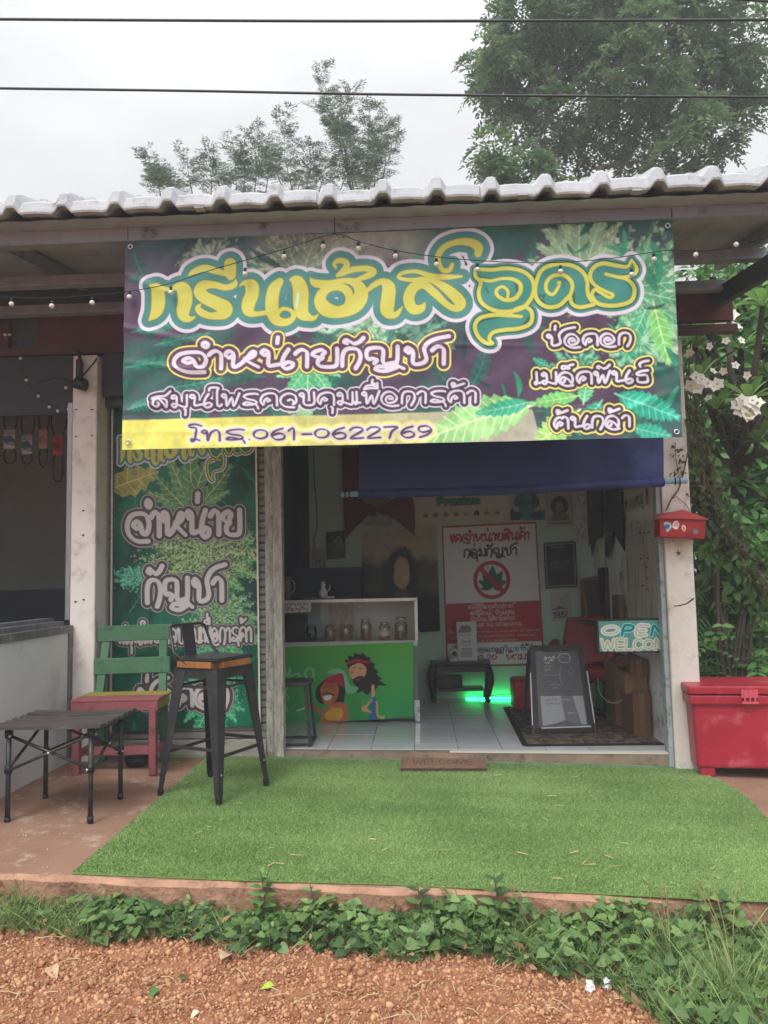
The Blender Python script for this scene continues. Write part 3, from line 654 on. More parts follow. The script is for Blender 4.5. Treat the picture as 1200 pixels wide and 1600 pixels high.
# door step: concrete riser in front of the tiles, white tile trim on top, green painted foot
M['step'] = mat('stained_step_plaster', S('#a08b78'), 0.9, S('#7c6a5c'), 6, 0.9, 0.4, 50, col3=S('#5b5348'), scale3=9)
b = MB(); b.hexa([(XL-0.1, WALL-0.045, G(XL)-0.02), (XR+0.02, WALL-0.045, G(XR)-0.02), (XR+0.02, WALL, G(XR)-0.02), (XL-0.1, WALL, G(XL)-0.02),
                  (XL-0.1, WALL-0.045, F(XL)-0.010), (XR+0.02, WALL-0.045, F(XR)-0.010), (XR+0.02, WALL, F(XR)-0.010), (XL-0.1, WALL, F(XL)-0.010)]); part(b, 'door_step', M['step'])
M['step_trim'] = mat('white_step_trim', S('#d8d2c6'), 0.4)
b = MB(); b.hexa([(0.18, WALL-0.05, F(0.18)-0.008), (XR-0.06, WALL-0.05, F(XR)-0.008), (XR-0.06, WALL-0.001, F(XR)-0.008), (0.18, WALL-0.001, F(0.18)-0.008), (0.18, WALL-0.05, F(0.18)+0.002), (XR-0.06, WALL-0.05, F(XR)+0.002), (XR-0.06, WALL-0.001, F(XR)+0.002), (0.18, WALL-0.001, F(0.18)+0.002)]); part(b, 'step_trim', M['step_trim'])
M['green_sill'] = mat('green_painted_kerb', S('#7d9c74'), 0.8, S('#5f7c5a'), 8, 0.8, 0.2, 50)
b = MB(); xx = [-1.75, XL, 0.3, XR+0.1]
for a, c in zip(xx, xx[1:]): b.hexa([(a, WALL-0.085, G(a)-0.02), (c, WALL-0.085, G(c)-0.02), (c, WALL-0.047, G(c)-0.02), (a, WALL-0.047, G(a)-0.02), (a, WALL-0.085, G(a)+0.018), (c, WALL-0.085, G(c)+0.018), (c, WALL-0.047, G(c)+0.018), (a, WALL-0.047, G(a)+0.018)])
part(b, 'sill', M['green_sill'])
# walls
M['ceil'] = mat('off_white_ceiling', S('#cfd2d2'), 0.8)
M['head'] = mat('dark_head_board', S('#3f4044'), 0.8, S('#34353a'), 3, 0.8)
b = MB(); b.span((XL-0.2, YB, -0.3), (XR+0.2, YB+0.12, 3.4)); part(b, 'back_wall', M['green_wall'])
M['navy'] = mat('dark_navy_panel', S('#1b2430'), 0.5, S('#141b25'), 3, 0.8)
b = MB(); b.span((XL-0.12, WALL+0.06, -0.3), (XL, YB, 3.3)); part(b, 'left_wall', M['navy'])
M['marble'] = mat('marble_pattern_wallpaper', S('#cfd1d1'), 0.5, S('#e4e5e4'), 3.5, 0.5, col3=S('#7d7c7a'), scale3=4.5, detail=9)
b = MB(); b.span((XR, WALL+0.08, -0.3), (XR+0.12, YB, 3.3)); part(b, 'right_wall', M['marble'])
b = MB(); b.span((XL-0.1, WALL+0.1, CEIL), (XR+0.1, YB, CEIL+0.05)); part(b, 'ceiling', M['ceil'])
b = MB(); b.span((-5.6, 9.6, -0.3), (XL-0.2, 9.7, 3.6)); part(b, 'back_wall', mat('neighbour_wall_paint', S('#cfd4cb'), 0.8, S('#bfc4bb'), 2, 0.8))
b = MB(); b.span((-5.8, 3.2, -0.3), (-5.65, 9.7, 3.55)); part(b, 'side_wall', mat('neighbour_side_paint', S('#b5bab3'), 0.8))
b = MB(); b.span((-5.7, 5.41, 3.55), (XL-0.2, 9.7, 3.61)); part(b, 'ceiling', M['soffit'])
b = MB(); b.span((-2.34, 5.31, -0.2), (-2.2, 9.6, 3.54)); part(b, 'partition', mat('partition_paint', S('#c0c6c0'), 0.8))
# wall above the openings, red beam boards
WF = WALL-0.14
BXR = PY(1140, 470, WF).x
b = MB(); b.span((-5.7, WALL-0.12, 2.50), (1.77, WALL+0.02, 3.9)); part(b, 'lintel_wall', M['soffit'])
p0, p1, p2, p3 = PY(62, 497, WF-0.02), PY(200, 487, WF-0.02), PY(200, 535, WF-0.02), PY(62, 545, WF-0.02)
b = MB(); b.hexa([(p0.x, WF-0.045, p3.z), (BXR, WF-0.045, p3.z+0.03), (BXR, WF+0.015, p3.z+0.03), (p0.x, WF+0.015, p3.z), (p0.x, WF-0.045, p0.z), (BXR, WF-0.045, p0.z+0.03), (BXR, WF+0.015, p0.z+0.03), (p0.x, WF+0.015, p0.z)]); part(b, 'red_board', M['red_beam'])
b = MB(); b.span((-5.5, WF-0.03, p3.z-0.01), (p0.x-0.22, WF+0.014, p0.z-0.03)); part(b, 'red_board', M['red_beam'])
b = MB(); b.span((-5.6, WF-0.06, p3.z-0.055), (BXR+0.02, WF+0.016, p3.z-0.003)); part(b, 'beam_rail', mat('brown_beam_rail', S('#5d4038'), 0.7, S('#463330'), 5, 0.8))
# dark head board across the shutter top / neighbour head board
zz = PY(170, 622, WF).z
b = MB(); b.span((-2.18, WF-0.05, zz), (-1.0, WF+0.02, p3.z-0.06)); part(b, 'shutter_box', M['head'])
b = MB(); b.span((-5.6, WF-0.045, PY(60, 650, WF).z), (-2.38, WF+0.01, p3.z-0.06)); part(b, 'head_board', M['head'])
# pillars
def pillar(xa, xb, ya, yb, zb, ztop, name='pillar'):
    b = MB(); b.span((xa, ya, zb), (xb, yb, ztop)); b.bevel(0.006, 1); return part(b, name, M['pillar'])
PLX = (PY(111, 800, 5.12).x, PY(149.5, 800, 5.12).x)
pl = pillar(PLX[0], PLX[1], 5.12, 5.30, -0.2, PY(130, 555, 5.12).z)
PRX = (PY(1041, 900, 5.29).x, PY(1085, 900, 5.29).x)
pr = pillar(PRX[0], PRX[1], 5.29, 5.45, -0.25, 2.86)
# screws / small holes on the left pillar, leaf sticker and cracks on the right one
for q in ((119, 682), (144, 681), (119, 640), (144, 640), (130, 798), (130, 836), (118, 940), (131, 937)):
    p = PY(q[0], q[1], 5.119); b = MB(); b.box((p.x, 5.118, p.z), (0.014, 0.006, 0.008)); b.build('fixing', M['black_plastic'], pl, world=True)
pl_o = pl.children
# door frame posts
def post(xa, xb, ya, yb, za, zb, m, name='door_frame'):
    b = MB(); b.span((xa, ya, za), (xb, yb, zb)); b.bevel(0.003, 1); return part(b, name, m)
fx = [PY(q, 900, 5.33).x for q in (414, 427, 441.5)]
post(fx[0], fx[1]-0.004, 5.34, 5.40, -0.05, 2.5, M['frame_old']); post(fx[1], fx[2], 5.315, 5.40, -0.05, 2.5, M['frame_old'])
fr = [PY(q, 960, 5.33).x for q in (1033.5, 1044, 1049)]
post(fr[0], fr[1], 5.32, 5.40, -0.05, 2.5, mat('pale_blue_grey_frame_paint', S('#aeb6bd'), 0.6, S('#989fa4'), 10, 0.7, 0.2, 50, col3=S('#6d675f'), scale3=14))
post(fr[1]+0.003, PRX[0]-0.002, 5.305, 5.39, -0.05, 2.5, M['frame_old'], 'door_stop')
# left jamb strip and shutter
jx = [PY(q, 900, 5.33).x for q in (151, 162)]
post(jx[0], jx[1], 5.32, 5.40, -0.05, 2.5, M['alu'], 'shutter_rail')
b = MB(); x0, x1 = jx[1], fx[0]; zb = G(-1.7)+0.10
z = zb
while z < 2.45:
    b.bm.faces.new([b.bm.verts.new(p) for p in ((x0, 5.385, z), (x1, 5.385, z), (x1, 5.372, z+0.012), (x0, 5.372, z+0.012))])
    b.bm.faces.new([b.bm.verts.new(p) for p in ((x0, 5.372, z+0.012), (x1, 5.372, z+0.012), (x1, 5.372, z+0.046), (x0, 5.372, z+0.046))])
    b.bm.faces.new([b.bm.verts.new(p) for p in ((x0, 5.372, z+0.046), (x1, 5.372, z+0.046), (x1, 5.385, z+0.052), (x0, 5.385, z+0.052))]); z += 0.052
part(b, 'roller_shutter', M['shutter'])
b = MB(); b.span((x0, 5.30, G(-1.7)-0.05), (x1, 5.40, zb)); part(b, 'shutter_kerb', mat('whitewashed_kerb', S('#b3aea5'), 0.85, S('#938d84'), 7, 0.9, 0.3, 50, col3=S('#6b655d'), scale3=10))
# ---------------------------------------------------------------- roof
EY = 3.88                                                    # eave
E0, E1 = PY(100, 333, EY), PY(1140, 292, EY)
def ez(x): return E0.z+(E1.z-E0.z)*(x-E0.x)/(E1.x-E0.x)
PER = 88*EY/1200*1.004; RX0 = PY(265, 300, EY).x
PITCHR = math.tan(math.radians(17))
prof = [(0.0, -0.002), (0.03, 0.002), (0.12, 0.044), (0.15, 0.050), (0.24, 0.052), (0.27, 0.047), (0.35, 0.004), (0.38, 0.0), (0.52, 0.005), (0.68, 0.007), (0.85, 0.003), (0.96, -0.004)]
rk = random.Random(9)
b = MB(); seq = []
for i in range(-12, 12):
    dz = rk.uniform(-0.006, 0.006); dy = rk.uniform(-0.012, 0.012); tlt = rk.uniform(-0.012, 0.012)
    for j, (u, h) in enumerate(prof):
        x = RX0+(i-0.22+u)*PER
        if x > 2.25: continue
        seq.append((x, h+dz+tlt*(u-0.5), dy-0.015*(h > 0.03)))
cols = []
for x, h, dy in seq:
    zb = ez(x)+h*0.62; hh = h*0.18
    y = EY+dy
    th = 0.070
    pts = [(x, y+0.05, zb+0.004), (x, y+0.004, zb), (x, y, zb+0.010), (x, y+0.004, zb+0.032), (x, y+0.016, zb+0.036), (x, y+0.018, zb+0.042+hh*0.5), (x, y+0.024, zb+th+hh), (x, y+0.07, zb+th+hh+0.030),
           (x, y+0.36, zb+th+0.036+0.33*PITCHR), (x, y+0.362, zb+th+0.06+0.33*PITCHR), (x, 9.8, zb+th+0.05+(9.8-EY)*PITCHR), (x, 9.8, zb+(9.8-EY)*PITCHR)]
    cols.append([b.bm.verts.new(p) for p in pts])
for a, c in zip(cols, cols[1:]):
    for i in range(len(a)): b.bm.faces.new((a[i], a[(i+1) % len(a)], c[(i+1) % len(a)], c[i]))
b.bm.faces.new(cols[0]); b.bm.faces.new(cols[-1][::-1])
for x in (RX0+PER*k for k in (0.17, 3.17, 6.15, 8.2)):        # cracked corner pieces below some ribs
    b.box((x+0.11, EY+0.02, ez(x)+0.004), (0.05, 0.05, 0.012), Matrix.Identity(4))
part(b, 'roof_tiles', M['tile_white'])
# underside sheet (corrugated), purlins, rafters
def uz(x, y): return ez(x)-0.02+(y-EY)*PITCHR*0.55
b = MB(); xs = np.linspace(-5.9, 2.2, 180); ya, yb = EY+0.05, 5.5
A = [b.bm.verts.new((x, ya, uz(x, ya)+0.003*math.sin(x*34))) for x in xs]; B = [b.bm.verts.new((x, yb, uz(x, yb)+0.008*math.sin(x*34))) for x in xs]
for i in range(len(xs)-1): b.bm.faces.new((A[i], A[i+1], B[i+1], B[i]))
part(b, 'roof_underside', M['roof_under'])
FY = 4.12                                                    # fascia / banner line
fz = [PY(0, 386, FY), PY(1050, 343, FY)]
def fzb(x): return fz[0].z+(fz[1].z-fz[0].z)*(x-fz[0].x)/(fz[1].x-fz[0].x)
b = MB()
for a, c in ((-5.9, PY(199, 380, FY).x), (PY(200.5, 380, FY).x, PY(1049, 340, FY).x), (PY(1051, 340, FY).x, 2.2)):
    b.hexa([(a, FY, fzb(a)), (c, FY, fzb(c)), (c, FY+0.05, fzb(c)), (a, FY+0.05, fzb(a)), (a, FY, ez(a)+0.02), (c, FY, ez(c)+0.02), (c, FY+0.05, ez(c)+0.03), (a, FY+0.05, ez(a)+0.03)])
part(b, 'fascia', M['fascia'])
b = MB(); b.hexa([(-5.9, FY-0.02, fzb(-5.9)-0.004), (2.2, FY-0.02, fzb(2.2)-0.004), (2.2, FY+0.05, fzb(2.2)-0.004), (-5.9, FY+0.05, fzb(-5.9)-0.004), (-5.9, FY-0.02, fzb(-5.9)-0.0005), (2.2, FY-0.02, fzb(2.2)-0.0005), (2.2, FY+0.05, fzb(2.2)-0.0005), (-5.9, FY+0.05, fzb(-5.9)-0.0005)]); part(b, 'fascia_lip', M['purlin'])
for py_, yy in ((448, 4.62), (492, 5.02)):
    pz = PY(60, py_, yy).z
    b = MB(); b.span((-5.8, yy, pz), (2.16, yy+0.05, pz+0.07)); b.span((-5.8, yy-0.025, pz-0.002), (2.16, yy, pz+0.012)); part(b, 'purlin', M['purlin'])
for xr in (-3.4, -2.35, -0.2, 1.3, 2.14):
    b = MB(); b.bar((xr, FY+0.06, uz(xr, FY+0.06)-0.05), (xr, 5.3, uz(xr, 5.3)-0.05), 0.05, 0.09); part(b, 'rafter', M['purlin'])
# end board under the right verge
b = MB(); b.bar(PY(1118, 468, 5.2), PY(1215, 408, 4.3), 0.05, 0.12); part(b, 'verge_board', M['soffit'])
# ================================================================ neighbour's counter with its window frame
p = PG(0, 1252); q = PG(104, 1189); CX = (p.x+q.x)/2
M['counter_white'] = mat('white_counter_panel', S('#d9dcdc'), 0.45, S('#cdd1d2'), 2, 0.8, 0.06, 30, col3=S('#b9bebf'), scale3=2.5)
M['counter_trim'] = mat('grey_metal_counter_trim', S('#757579'), 0.45, S('#5e5e62'), 9, 0.8, 0.1, 40, metal=0.3, col3=S('#9c9a98'), scale3=11)
zt0 = PX(4, 993.5, CX).z; zt1 = PX(4, 1005.5, CX).z
ctr = thing('shop_counter', 'long white counter with a grey metal top beside the left pillar', 'counter', (CX-0.3, 4.4, 0))
b = MB(); b.span((CX-0.62, 3.3, -0.05), (CX, 5.11, zt1)); b.build('panel', M['counter_white'], ctr, world=True)
b = MB(); b.span((CX-0.66, 3.28, zt1+0.001), (CX+0.012, 5.112, zt0+0.005)); b.span((CX-0.006, 5.06, 0.1), (CX+0.010, 5.112, zt1)); b.build('metal_top', M['counter_trim'], ctr, world=True)
b = MB(); b.span((CX-0.30, 3.3, zt0+0.006), (CX-0.05, 5.11, zt0+0.034)); b.span((CX-0.2, 3.3, zt0+0.034), (CX-0.12, 5.11, zt0+0.055)); b.build('sliding_rail', M['counter_trim'], ctr, world=True)
ax = PY(105, 800, 5.16).x
b = MB(); b.span((PLX[0]-0.035, 5.125, zt0+0.04), (PLX[0]-0.002, 5.20, 2.5)); part(b, 'window_frame', M['alu'])
# things in the neighbour's dark room
M['dark_stock'] = mat('dark_goods', S('#2a2d31'), 0.7, S('#1c1e22'), 4, 0.8)
sh = thing('display_shelf', 'dark low shelf of goods seen through the neighbour window', 'shelf', (-3.2, 7.2, 0))
b = MB(); b.span((-5.2, 7.2, 0), (-2.36, 7.6, 0.62)); b.span((-5.2, 7.18, 0.64), (-2.36, 7.65, 0.68)); b.build('cabinet', M['dark_stock'], sh, world=True)
b = MB(); b.span((-5.2, 7.55, 0.69), (-2.36, 7.6, 1.2)); b.build('back_panel', M['navy'], sh, world=True)
b = MB(); b.span((-3.6, 7.2, 0.69), (-3.05, 7.4, 0.73)); b.span((-3.0, 7.2, 0.40), (-2.7, 7.19, 0.55)); b.build('tray', M['alu'], sh, world=True)
# ================================================================ fan belts
BY = 6.0
def belt(px_, w, ytop, ycard, ch, ybot, cw, paper, ink, label, tw=0):
    a = PY(px_, ytop, BY); k = BY/1200
    t = thing('fan_belt', label, 'fan belt', a, 0, 'fan belts hung in the neighbour window')
    hw = w*k/2; H = (ybot-ytop)*k; cz = -(ycard-ytop)*k; hc = ch*k
    cwk = cw*k/2
    pts = [(-hw, 0, 0), (-hw*0.95, 0, cz*0.6), (-cwk*0.8, 0, cz-hc*0.1), (-cwk*0.75, 0, cz-hc*0.9), (-cwk*1.0, 0, cz-hc-0.04), (-cwk*0.9, 0, -H+0.03), (0, 0, -H), (cwk*0.9, 0, -H+0.03), (cwk*1.0, 0, cz-hc-0.04), (cwk*0.75, 0, cz-hc*0.9), (cwk*0.8, 0, cz-hc*0.1), (hw*0.95+tw*0.3, 0, cz*0.6), (hw+tw, 0, 0)]
    b = MB(); b.tube(spline(pts, 3), 0.0065, 6); b.build('belt', M['wire'], t)
    cv = Canvas([(0, 0), (10, 0), (10, 14), (0, 14)], 40, 56, paper)
    cv.poly([(0, 5), (6, 4), (10, 8), (10, 12), (3, 11), (0, 9)], ink, 0)
    for yy in (1.2, 2.2, 3.2): cv.line([(1, yy), (8.5, yy)], 0.5, np.array(ink)*0.8)
    for yy in (9.6, 10.6): cv.line([(4, yy), (9, yy)], 0.4, paper)
    o = cv.sheet('card', [(-cwk, -0.012, cz), (cwk, -0.012, cz), (cwk, -0.012, cz-hc), (-cwk, -0.012, cz-hc)]); o.parent = t
    return t
belt(16.5, 22, 648, 673, 31, 728, 19, S('#c9cfd2'), S('#3f6f8f'), 'leftmost hanging fan belt with a white and blue card')
belt(44, 22, 648, 682, 31, 729, 17, S('#bfc8cc'), S('#2d5a7d'), 'second hanging fan belt with a white and blue card')
belt(69, 17, 648, 672, 32, 733, 13, S('#c9a590'), S('#a9705a'), 'narrow hanging fan belt with a pale orange card')
belt(92, 25, 646, 682, 32, 757, 15, S('#c04a4a'), S('#8f2026'), 'longest hanging fan belt with a red card')
b = MB(); a, c = PY(-10, 647, BY), PY(108, 645, BY); b.tube([a, c], 0.006, 6); part(b, 'hanging_rail', M['alu'])
# ================================================================ main banner
C_PUR, C_WHT, C_YEL, C_GRN, C_DGR = S('#5c4760'), S('#d9d1de'), S('#cbc75a'), S('#468580'), S('#24594f')
C_TEAL, C_TEAL2, C_LEAF, C_PALE, C_PINK = S('#167a66'), S('#2aa98a'), S('#7fd08a'), S('#cfe3c4'), S('#7d4b70')
BQ = [(196, 377), (1050, 344), (1067, 683), (191, 703)]
cv = Canvas(BQ, 940, 362, C_PUR)
h, w = cv.h, cv.w
n1 = fbm(h, w, 5, 5, 1)[..., None]; n2 = fbm(h, w, 9, 5, 2)[..., None]; n3 = fbm(h, w, 26, 4, 3)[..., None]
cv.img = cv.img*(0.75+0.5*n1)
U, Vv = np.meshgrid(np.linspace(0, 1, w), np.linspace(0, 1, h)); 
def blot(mask, col): cv.img = cv.img*(1-mask[..., None])+np.asarray(col)*mask[..., None]
blot(np.clip((n2[..., 0]-0.50)*7, 0, 1)*0.7, S('#1d6b5c')); blot(np.clip((n1[..., 0]-0.60)*7, 0, 1)*0.5, S('#2b2336'))
blot(np.clip(1.35-Vv*6.5+(n2[..., 0]-0.5)*2.2, 0, 1)*np.clip((0.2-np.abs(U-0.12))*9, 0, 1)*0.7, S('#3c6a6a'))
blot(np.clip(1.2-Vv*5+(n2[..., 0]-0.5)*3, 0, 1)*np.clip((0.20-np.abs(U-0.42))*9, 0, 1)*0.8, S('#b5b6a6'))
blot(np.clip(1.2-Vv*6.5+(n1[..., 0]-0.5)*3, 0, 1)*np.clip((U-0.50)*6, 0, 1)*0.85, S('#1d6a5a'))
rq = random.Random(5)
for i in range(44):            # dim leaves behind everything
    x, y = rq.uniform(200, 1050), rq.uniform(380, 690); a = rq.uniform(0, 6.28); L = rq.uniform(40, 110)
    leaflet(cv, (x, y), (x+L*math.cos(a), y+L*0.8*math.sin(a)), L*0.26, np.array(C_TEAL)*rq.uniform(0.4, 1.1), np.array(C_TEAL2)*0.7, 7, rq.uniform(-0.1, 0.1), 0.5)
bud(cv, (480, 410), 100, 44, 21, (S('#aeb3a2'), S('#46594e')), 0.1); fan(cv, (470, 440), 100, 190, 350, 9, 22, S('#7f8f7a'), S('#c3cbb0'), seed=21); bud(cv, (330, 405), 60, 40, 22, (S('#a9b3a6'), S('#4b6a66')))
fan(cv, (905, 425), 120, 190, 350, 9, 26, S('#8fae8a'), S('#dfe9cc'), seed=4); fan(cv, (975, 470), 150, -75, 100, 8, 30, S('#3f9a70'), S('#bfe3b0'), seed=5)
bud(cv, (915, 425), 80, 50, 23, (S('#c9d6b8'), S('#3f7560')), 0.2); bud(cv, (1015, 455), 60, 100, 24, (S('#bcd6b6'), S('#2c7059')), 0.1); fan(cv, (910, 440), 118, 185, 355, 11, 24, S('#8fb08c'), S('#e0ebd0'), seed=22, teeth=6); fan(cv, (985, 450), 120, -70, 95, 9, 24, S('#5fa880'), S('#cfe8c4'), seed=23, teeth=7); bud(cv, (930, 440), 50, 30, 29, (S('#d3dfc6'), S('#5d8f78')), 0.2)
bud(cv, (1000, 530), 50, 50, 25, (S('#a9d8b0'), S('#2b8a6c')), 0.1); bud(cv, (570, 505), 70, 40, 26, (S('#b9dcb8'), S('#3a7a68')), 0.1); bud(cv, (655, 520), 60, 36, 27, (S('#79ab92'), S('#3a5a60')), 0)
leaflet(cv, (1020, 470), (1046, 572), 34, S('#86cf7a'), S('#d9f0b8'), 8); leaflet(cv, (1010, 480), (970, 570), 26, S('#4fae86'), S('#bfe6bb'), 8)
fan(cv, (480, 570), 90, 20, 160, 5, 24, S('#5fbf8a'), S('#c5eec0'), seed=8); bud(cv, (905, 580), 46, 30, 28, (S('#8ad0a8'), S('#1d6f5c')), 0.1)
dg = [S('#17594c'), S('#1f7a62'), S('#2a936f'), S('#123f3c'), S('#3a9d7a')]
for i in range(130):           # dense foliage, thickest at the top and on the right
    x, y = rq.uniform(195, 1065), rq.uniform(350, 690); wt_ = 0.15+0.85*max(0, (x-560)/500)+0.5*max(0, (430-y)/80)
    if rq.random() > wt_: continue
    a = rq.uniform(0, 6.28); L = rq.uniform(22, 75); c_ = np.array(dg[rq.randrange(5)])
    leaflet(cv, (x, y), (x+L*math.cos(a), y+L*math.sin(a)), L*rq.uniform(0.16, 0.26), c_, c_*1.6+0.02, rq.randint(6, 10), rq.uniform(-0.12, 0.12), 0.85)
# left spray
for (a, c, wd) in (((196, 575), (300, 556), 20), ((200, 640), (250, 625), 22), ((250, 610), (350, 590), 22), ((205, 520), (290, 500), 20), ((240, 540), (330, 520), 16), ((360, 640), (470, 620), 20)): leaflet(cv, a, c, wd, S('#2a8f78'), S('#5fb89c'), 8, alpha=0.5)
# yellow foot strip, fading out to the right
m = cv.inside([(180, 657), (830, 640), (850, 712), (180, 712)]); fade = np.clip((0.86-U)*1.6, 0, 1)*np.clip(1.05-U*0.75, 0, 1)
fa = np.clip(1.1-U*1.25, 0.0, 1); blot(m*(0.35+0.65*np.clip(1-U*1.1, 0, 1)), np.array(S('#e6e16c'))*1.0); blot(m*np.clip((U-0.25)*1.6, 0, 0.55), S('#b9b2bd'))
bud(cv, (470, 640), 40, 26, 31, (S('#a9d8a8'), S('#6f9a78')), -0.2)
# big pale leaves bottom right
leaflet(cv, (835, 632), (655, 690), 66, S('#9fd98c'), S('#e6f6c4'), 12, 0.03); leaflet(cv, (830, 628), (740, 646), 26, S('#39b08c'), S('#9fe0c0'), 8)
leaflet(cv, (905, 640), (830, 700), 44, S('#a7db78'), S('#e8f4b0'), 9); leaflet(cv, (910, 632), (918, 580), 26, S('#5fc08f'), S('#c8edc0'), 8)
leaflet(cv, (960, 615), (1064, 654), 40, S('#23a98c'), S('#8fe3c8'), 10); leaflet(cv, (985, 668), (1050, 682), 26, S('#2aa98a'), S('#8fe3c8'), 8); leaflet(cv, (905, 618), (825, 632), 24, S('#7cc97a'), S('#d4efb4'), 8)
leaflet(cv, (940, 625), (900, 680), 30, S('#2f9f80'), S('#9be0bc'), 8); leaflet(cv, (858, 575), (830, 560), 14, S('#2f9f80'), S('#9be0bc'), 6)
cv.img = cv.img*(0.86+0.28*n3)
soft = cv.img.copy()
for dy_, dx_ in ((0, 1), (1, 0), (0, -1), (-1, 0), (1, 1), (-1, -1), (1, -1), (-1, 1)): soft += np.roll(cv.img, (dy_, dx_), (0, 1))
cv.img = (0.75*soft/9+0.25*cv.img)*(0.82+0.36*fbm(h, w, 90, 3, 7)[..., None])
cv.img[:int(h*0.84)] = np.power(np.clip(cv.img[:int(h*0.84)], 0, 1), 1.12)
# heading
HY = HEAD_Y+HEAD_I
def heading(c, f, ky, white=True):
    A_ = moved(HEAD_A, f); Y_ = moved(HEAD_Y, f); I_ = moved(HEAD_I, f)
    D1 = np.minimum(c.sdf(A_, 22*ky), c.sdf(Y_+I_, 22*ky)+5*ky*c.k)
    c.paint(np.clip(0.5-(D1-16.5*ky*c.k), 0, 1), C_WHT); c.paint(np.clip(0.5-(D1-11*ky*c.k), 0, 1), C_GRN)
    D2 = c.sdf(Y_+I_, 5); c.paint(np.clip(0.5-(D2-2.6*ky*c.k), 0, 1), C_DGR*np.array(1.0) if not isinstance(C_DGR, tuple) else C_DGR); c.paint(np.clip(0.5-(c.sdf(I_, 3)+0.3*c.k), 0, 1), S('#3a857a'))
    c.layers(A_, [(1.0*ky, S('#7d7a2e')), (0, C_YEL)]); c.layers(Y_, [(0.8*ky, S('#5d7a2e')), (0, C_YEL)])
heading(cv, lambda s: s, 1.0)
cv.line([(464, 459), (461, 478)], 4, S('#bfe6dc')); 
L1 = lettering('จำหน่ายกัญชา', (267, 578), (697, 569), 29, 24, thin=0.6)
cv.layers(L1, [(9.2, S('#4a3a30')), (8.0, S('#e3da78')), (5.4, S('#5b3a52')), (0, C_WHT)])
L2 = lettering('สมุนไพรควบคุมเพื่อการค้า', (236, 637), (745, 629), 20, 19, thin=0.6)
cv.layers(L2, [(6.6, C_WHT), (4.7, S('#4c3850')), (0, C_WHT)])
L3 = lettering('โทร.061-0622769', (296, 690), (676, 683), 18, 23, thin=0.5)
m = cv.sdf(L3, 9); cv.paint(np.clip(0.5-(m-7*cv.k)*0.25, 0, 1)*0.8, S('#f0ec8a')); cv.layers(L3, [(2.6, C_WHT), (0, S('#5b4458'))])
for t_, a_, b_, xh in (('ช่อดอก', (852, 541), (988, 538), 19), ('เมล็ดพันธ์', (834, 601), (1014, 597), 19), ('ต้นกล้า', (863, 671), (986, 667), 19)):
    cv.layers(lettering(t_, a_, b_, xh, 22, thin=0.6), [(8.0, S('#33303a')), (6.9, S('#e6dd7c')), (4.4, S('#43303f')), (0, C_WHT)])
def wave(u, v):
    crease = sum(a_*np.exp(-((v-v0-k_*(u-u0))/w_)**2)*np.exp(-((u-u0)/l_)**2) for u0, v0, k_, w_, l_, a_ in ((0.05, 0.45, 0.6, 0.018, 0.10, 0.006), (0.1, 0.62, 0.35, 0.015, 0.12, 0.005), (0.04, 0.8, -0.4, 0.02, 0.08, 0.006), (0.93, 0.85, -0.9, 0.02, 0.08, 0.007), (0.96, 0.7, -0.6, 0.016, 0.06, 0.005), (0.6, 0.55, 0.12, 0.012, 0.2, 0.003), (0.3, 0.93, 0.05, 0.014, 0.25, 0.004), (0.03, 0.2, 1.2, 0.02, 0.06, 0.005), (0.97, 0.15, -1.0, 0.02, 0.06, 0.005)))
    return crease+0.006*np.sin(u*9+v*3)*np.sin(v*3.1+1)+0.0035*np.sin(v*22+u*40+3*np.sin(u*7))*np.clip(0.9-u*2.2, 0.15, 1)+0.004*np.sin(u*23-v*5)*np.clip(v, 0, 1)+0.002*np.sin(u*60+v*31)
Bc = [PY(*q, FY-0.035) for q in BQ]
ban = thing('shop_banner', 'wide purple and green vinyl banner with big yellow Thai heading under the eave', 'banner', Bc[3])
M['vinyl'] = mat('banner_vinyl', (1, 1, 1), 0.42, attr='print', spec=0.35, bump=0.12, bscale=14)
cv.sheet('printed_sheet', Bc, ban, relief=wave, m=M['vinyl'])
def eyelet(q, Y_, par):
    p = PY(*q, Y_); b = MB(); b.tube([(p.x+0.012*math.cos(a), Y_-0.004, p.z+0.012*math.sin(a)) for a in np.linspace(0, 6.283, 13)[:-1]], 0.004, 6, closed=True); b.build('eyelet', M['rivet'], par, world=True)
for q in ((201, 691), (1057, 675), (1043, 353), (204, 386)): eyelet(q, FY-0.045, ban)
# ================================================================ tall banner on the shutter
VQ = [(180, 560), (397, 560), (405, 1134), (177, 1143)]
cv = Canvas(VQ, 290, 760, C_TEAL); h, w = cv.h, cv.w
U, Vv = np.meshgrid(np.linspace(0, 1, w), np.linspace(0, 1, h)); n1 = fbm(h, w, 3, 5, 41); n2 = fbm(h, w, 7, 5, 42); n3 = fbm(h, w, 22, 4, 43)
cv.img = cv.img*(0.25+0.75*n1[..., None])
blot(np.clip((n2-0.52)*6, 0, 1)*0.6, S('#23283c')); blot(np.clip((n1-0.55)*6, 0, 1)*0.4, S('#1f9070'))
for i in range(30):
    x, y = rq.uniform(180, 400), rq.uniform(640, 1140); a = rq.uniform(0, 6.28); L = rq.uniform(30, 90)
    leaflet(cv, (x, y), (x+L*math.cos(a), y+L*math.sin(a)), L*0.25, np.array(C_TEAL)*rq.uniform(0.5, 1.5), np.array(C_TEAL2), 7, 0, 0.4)
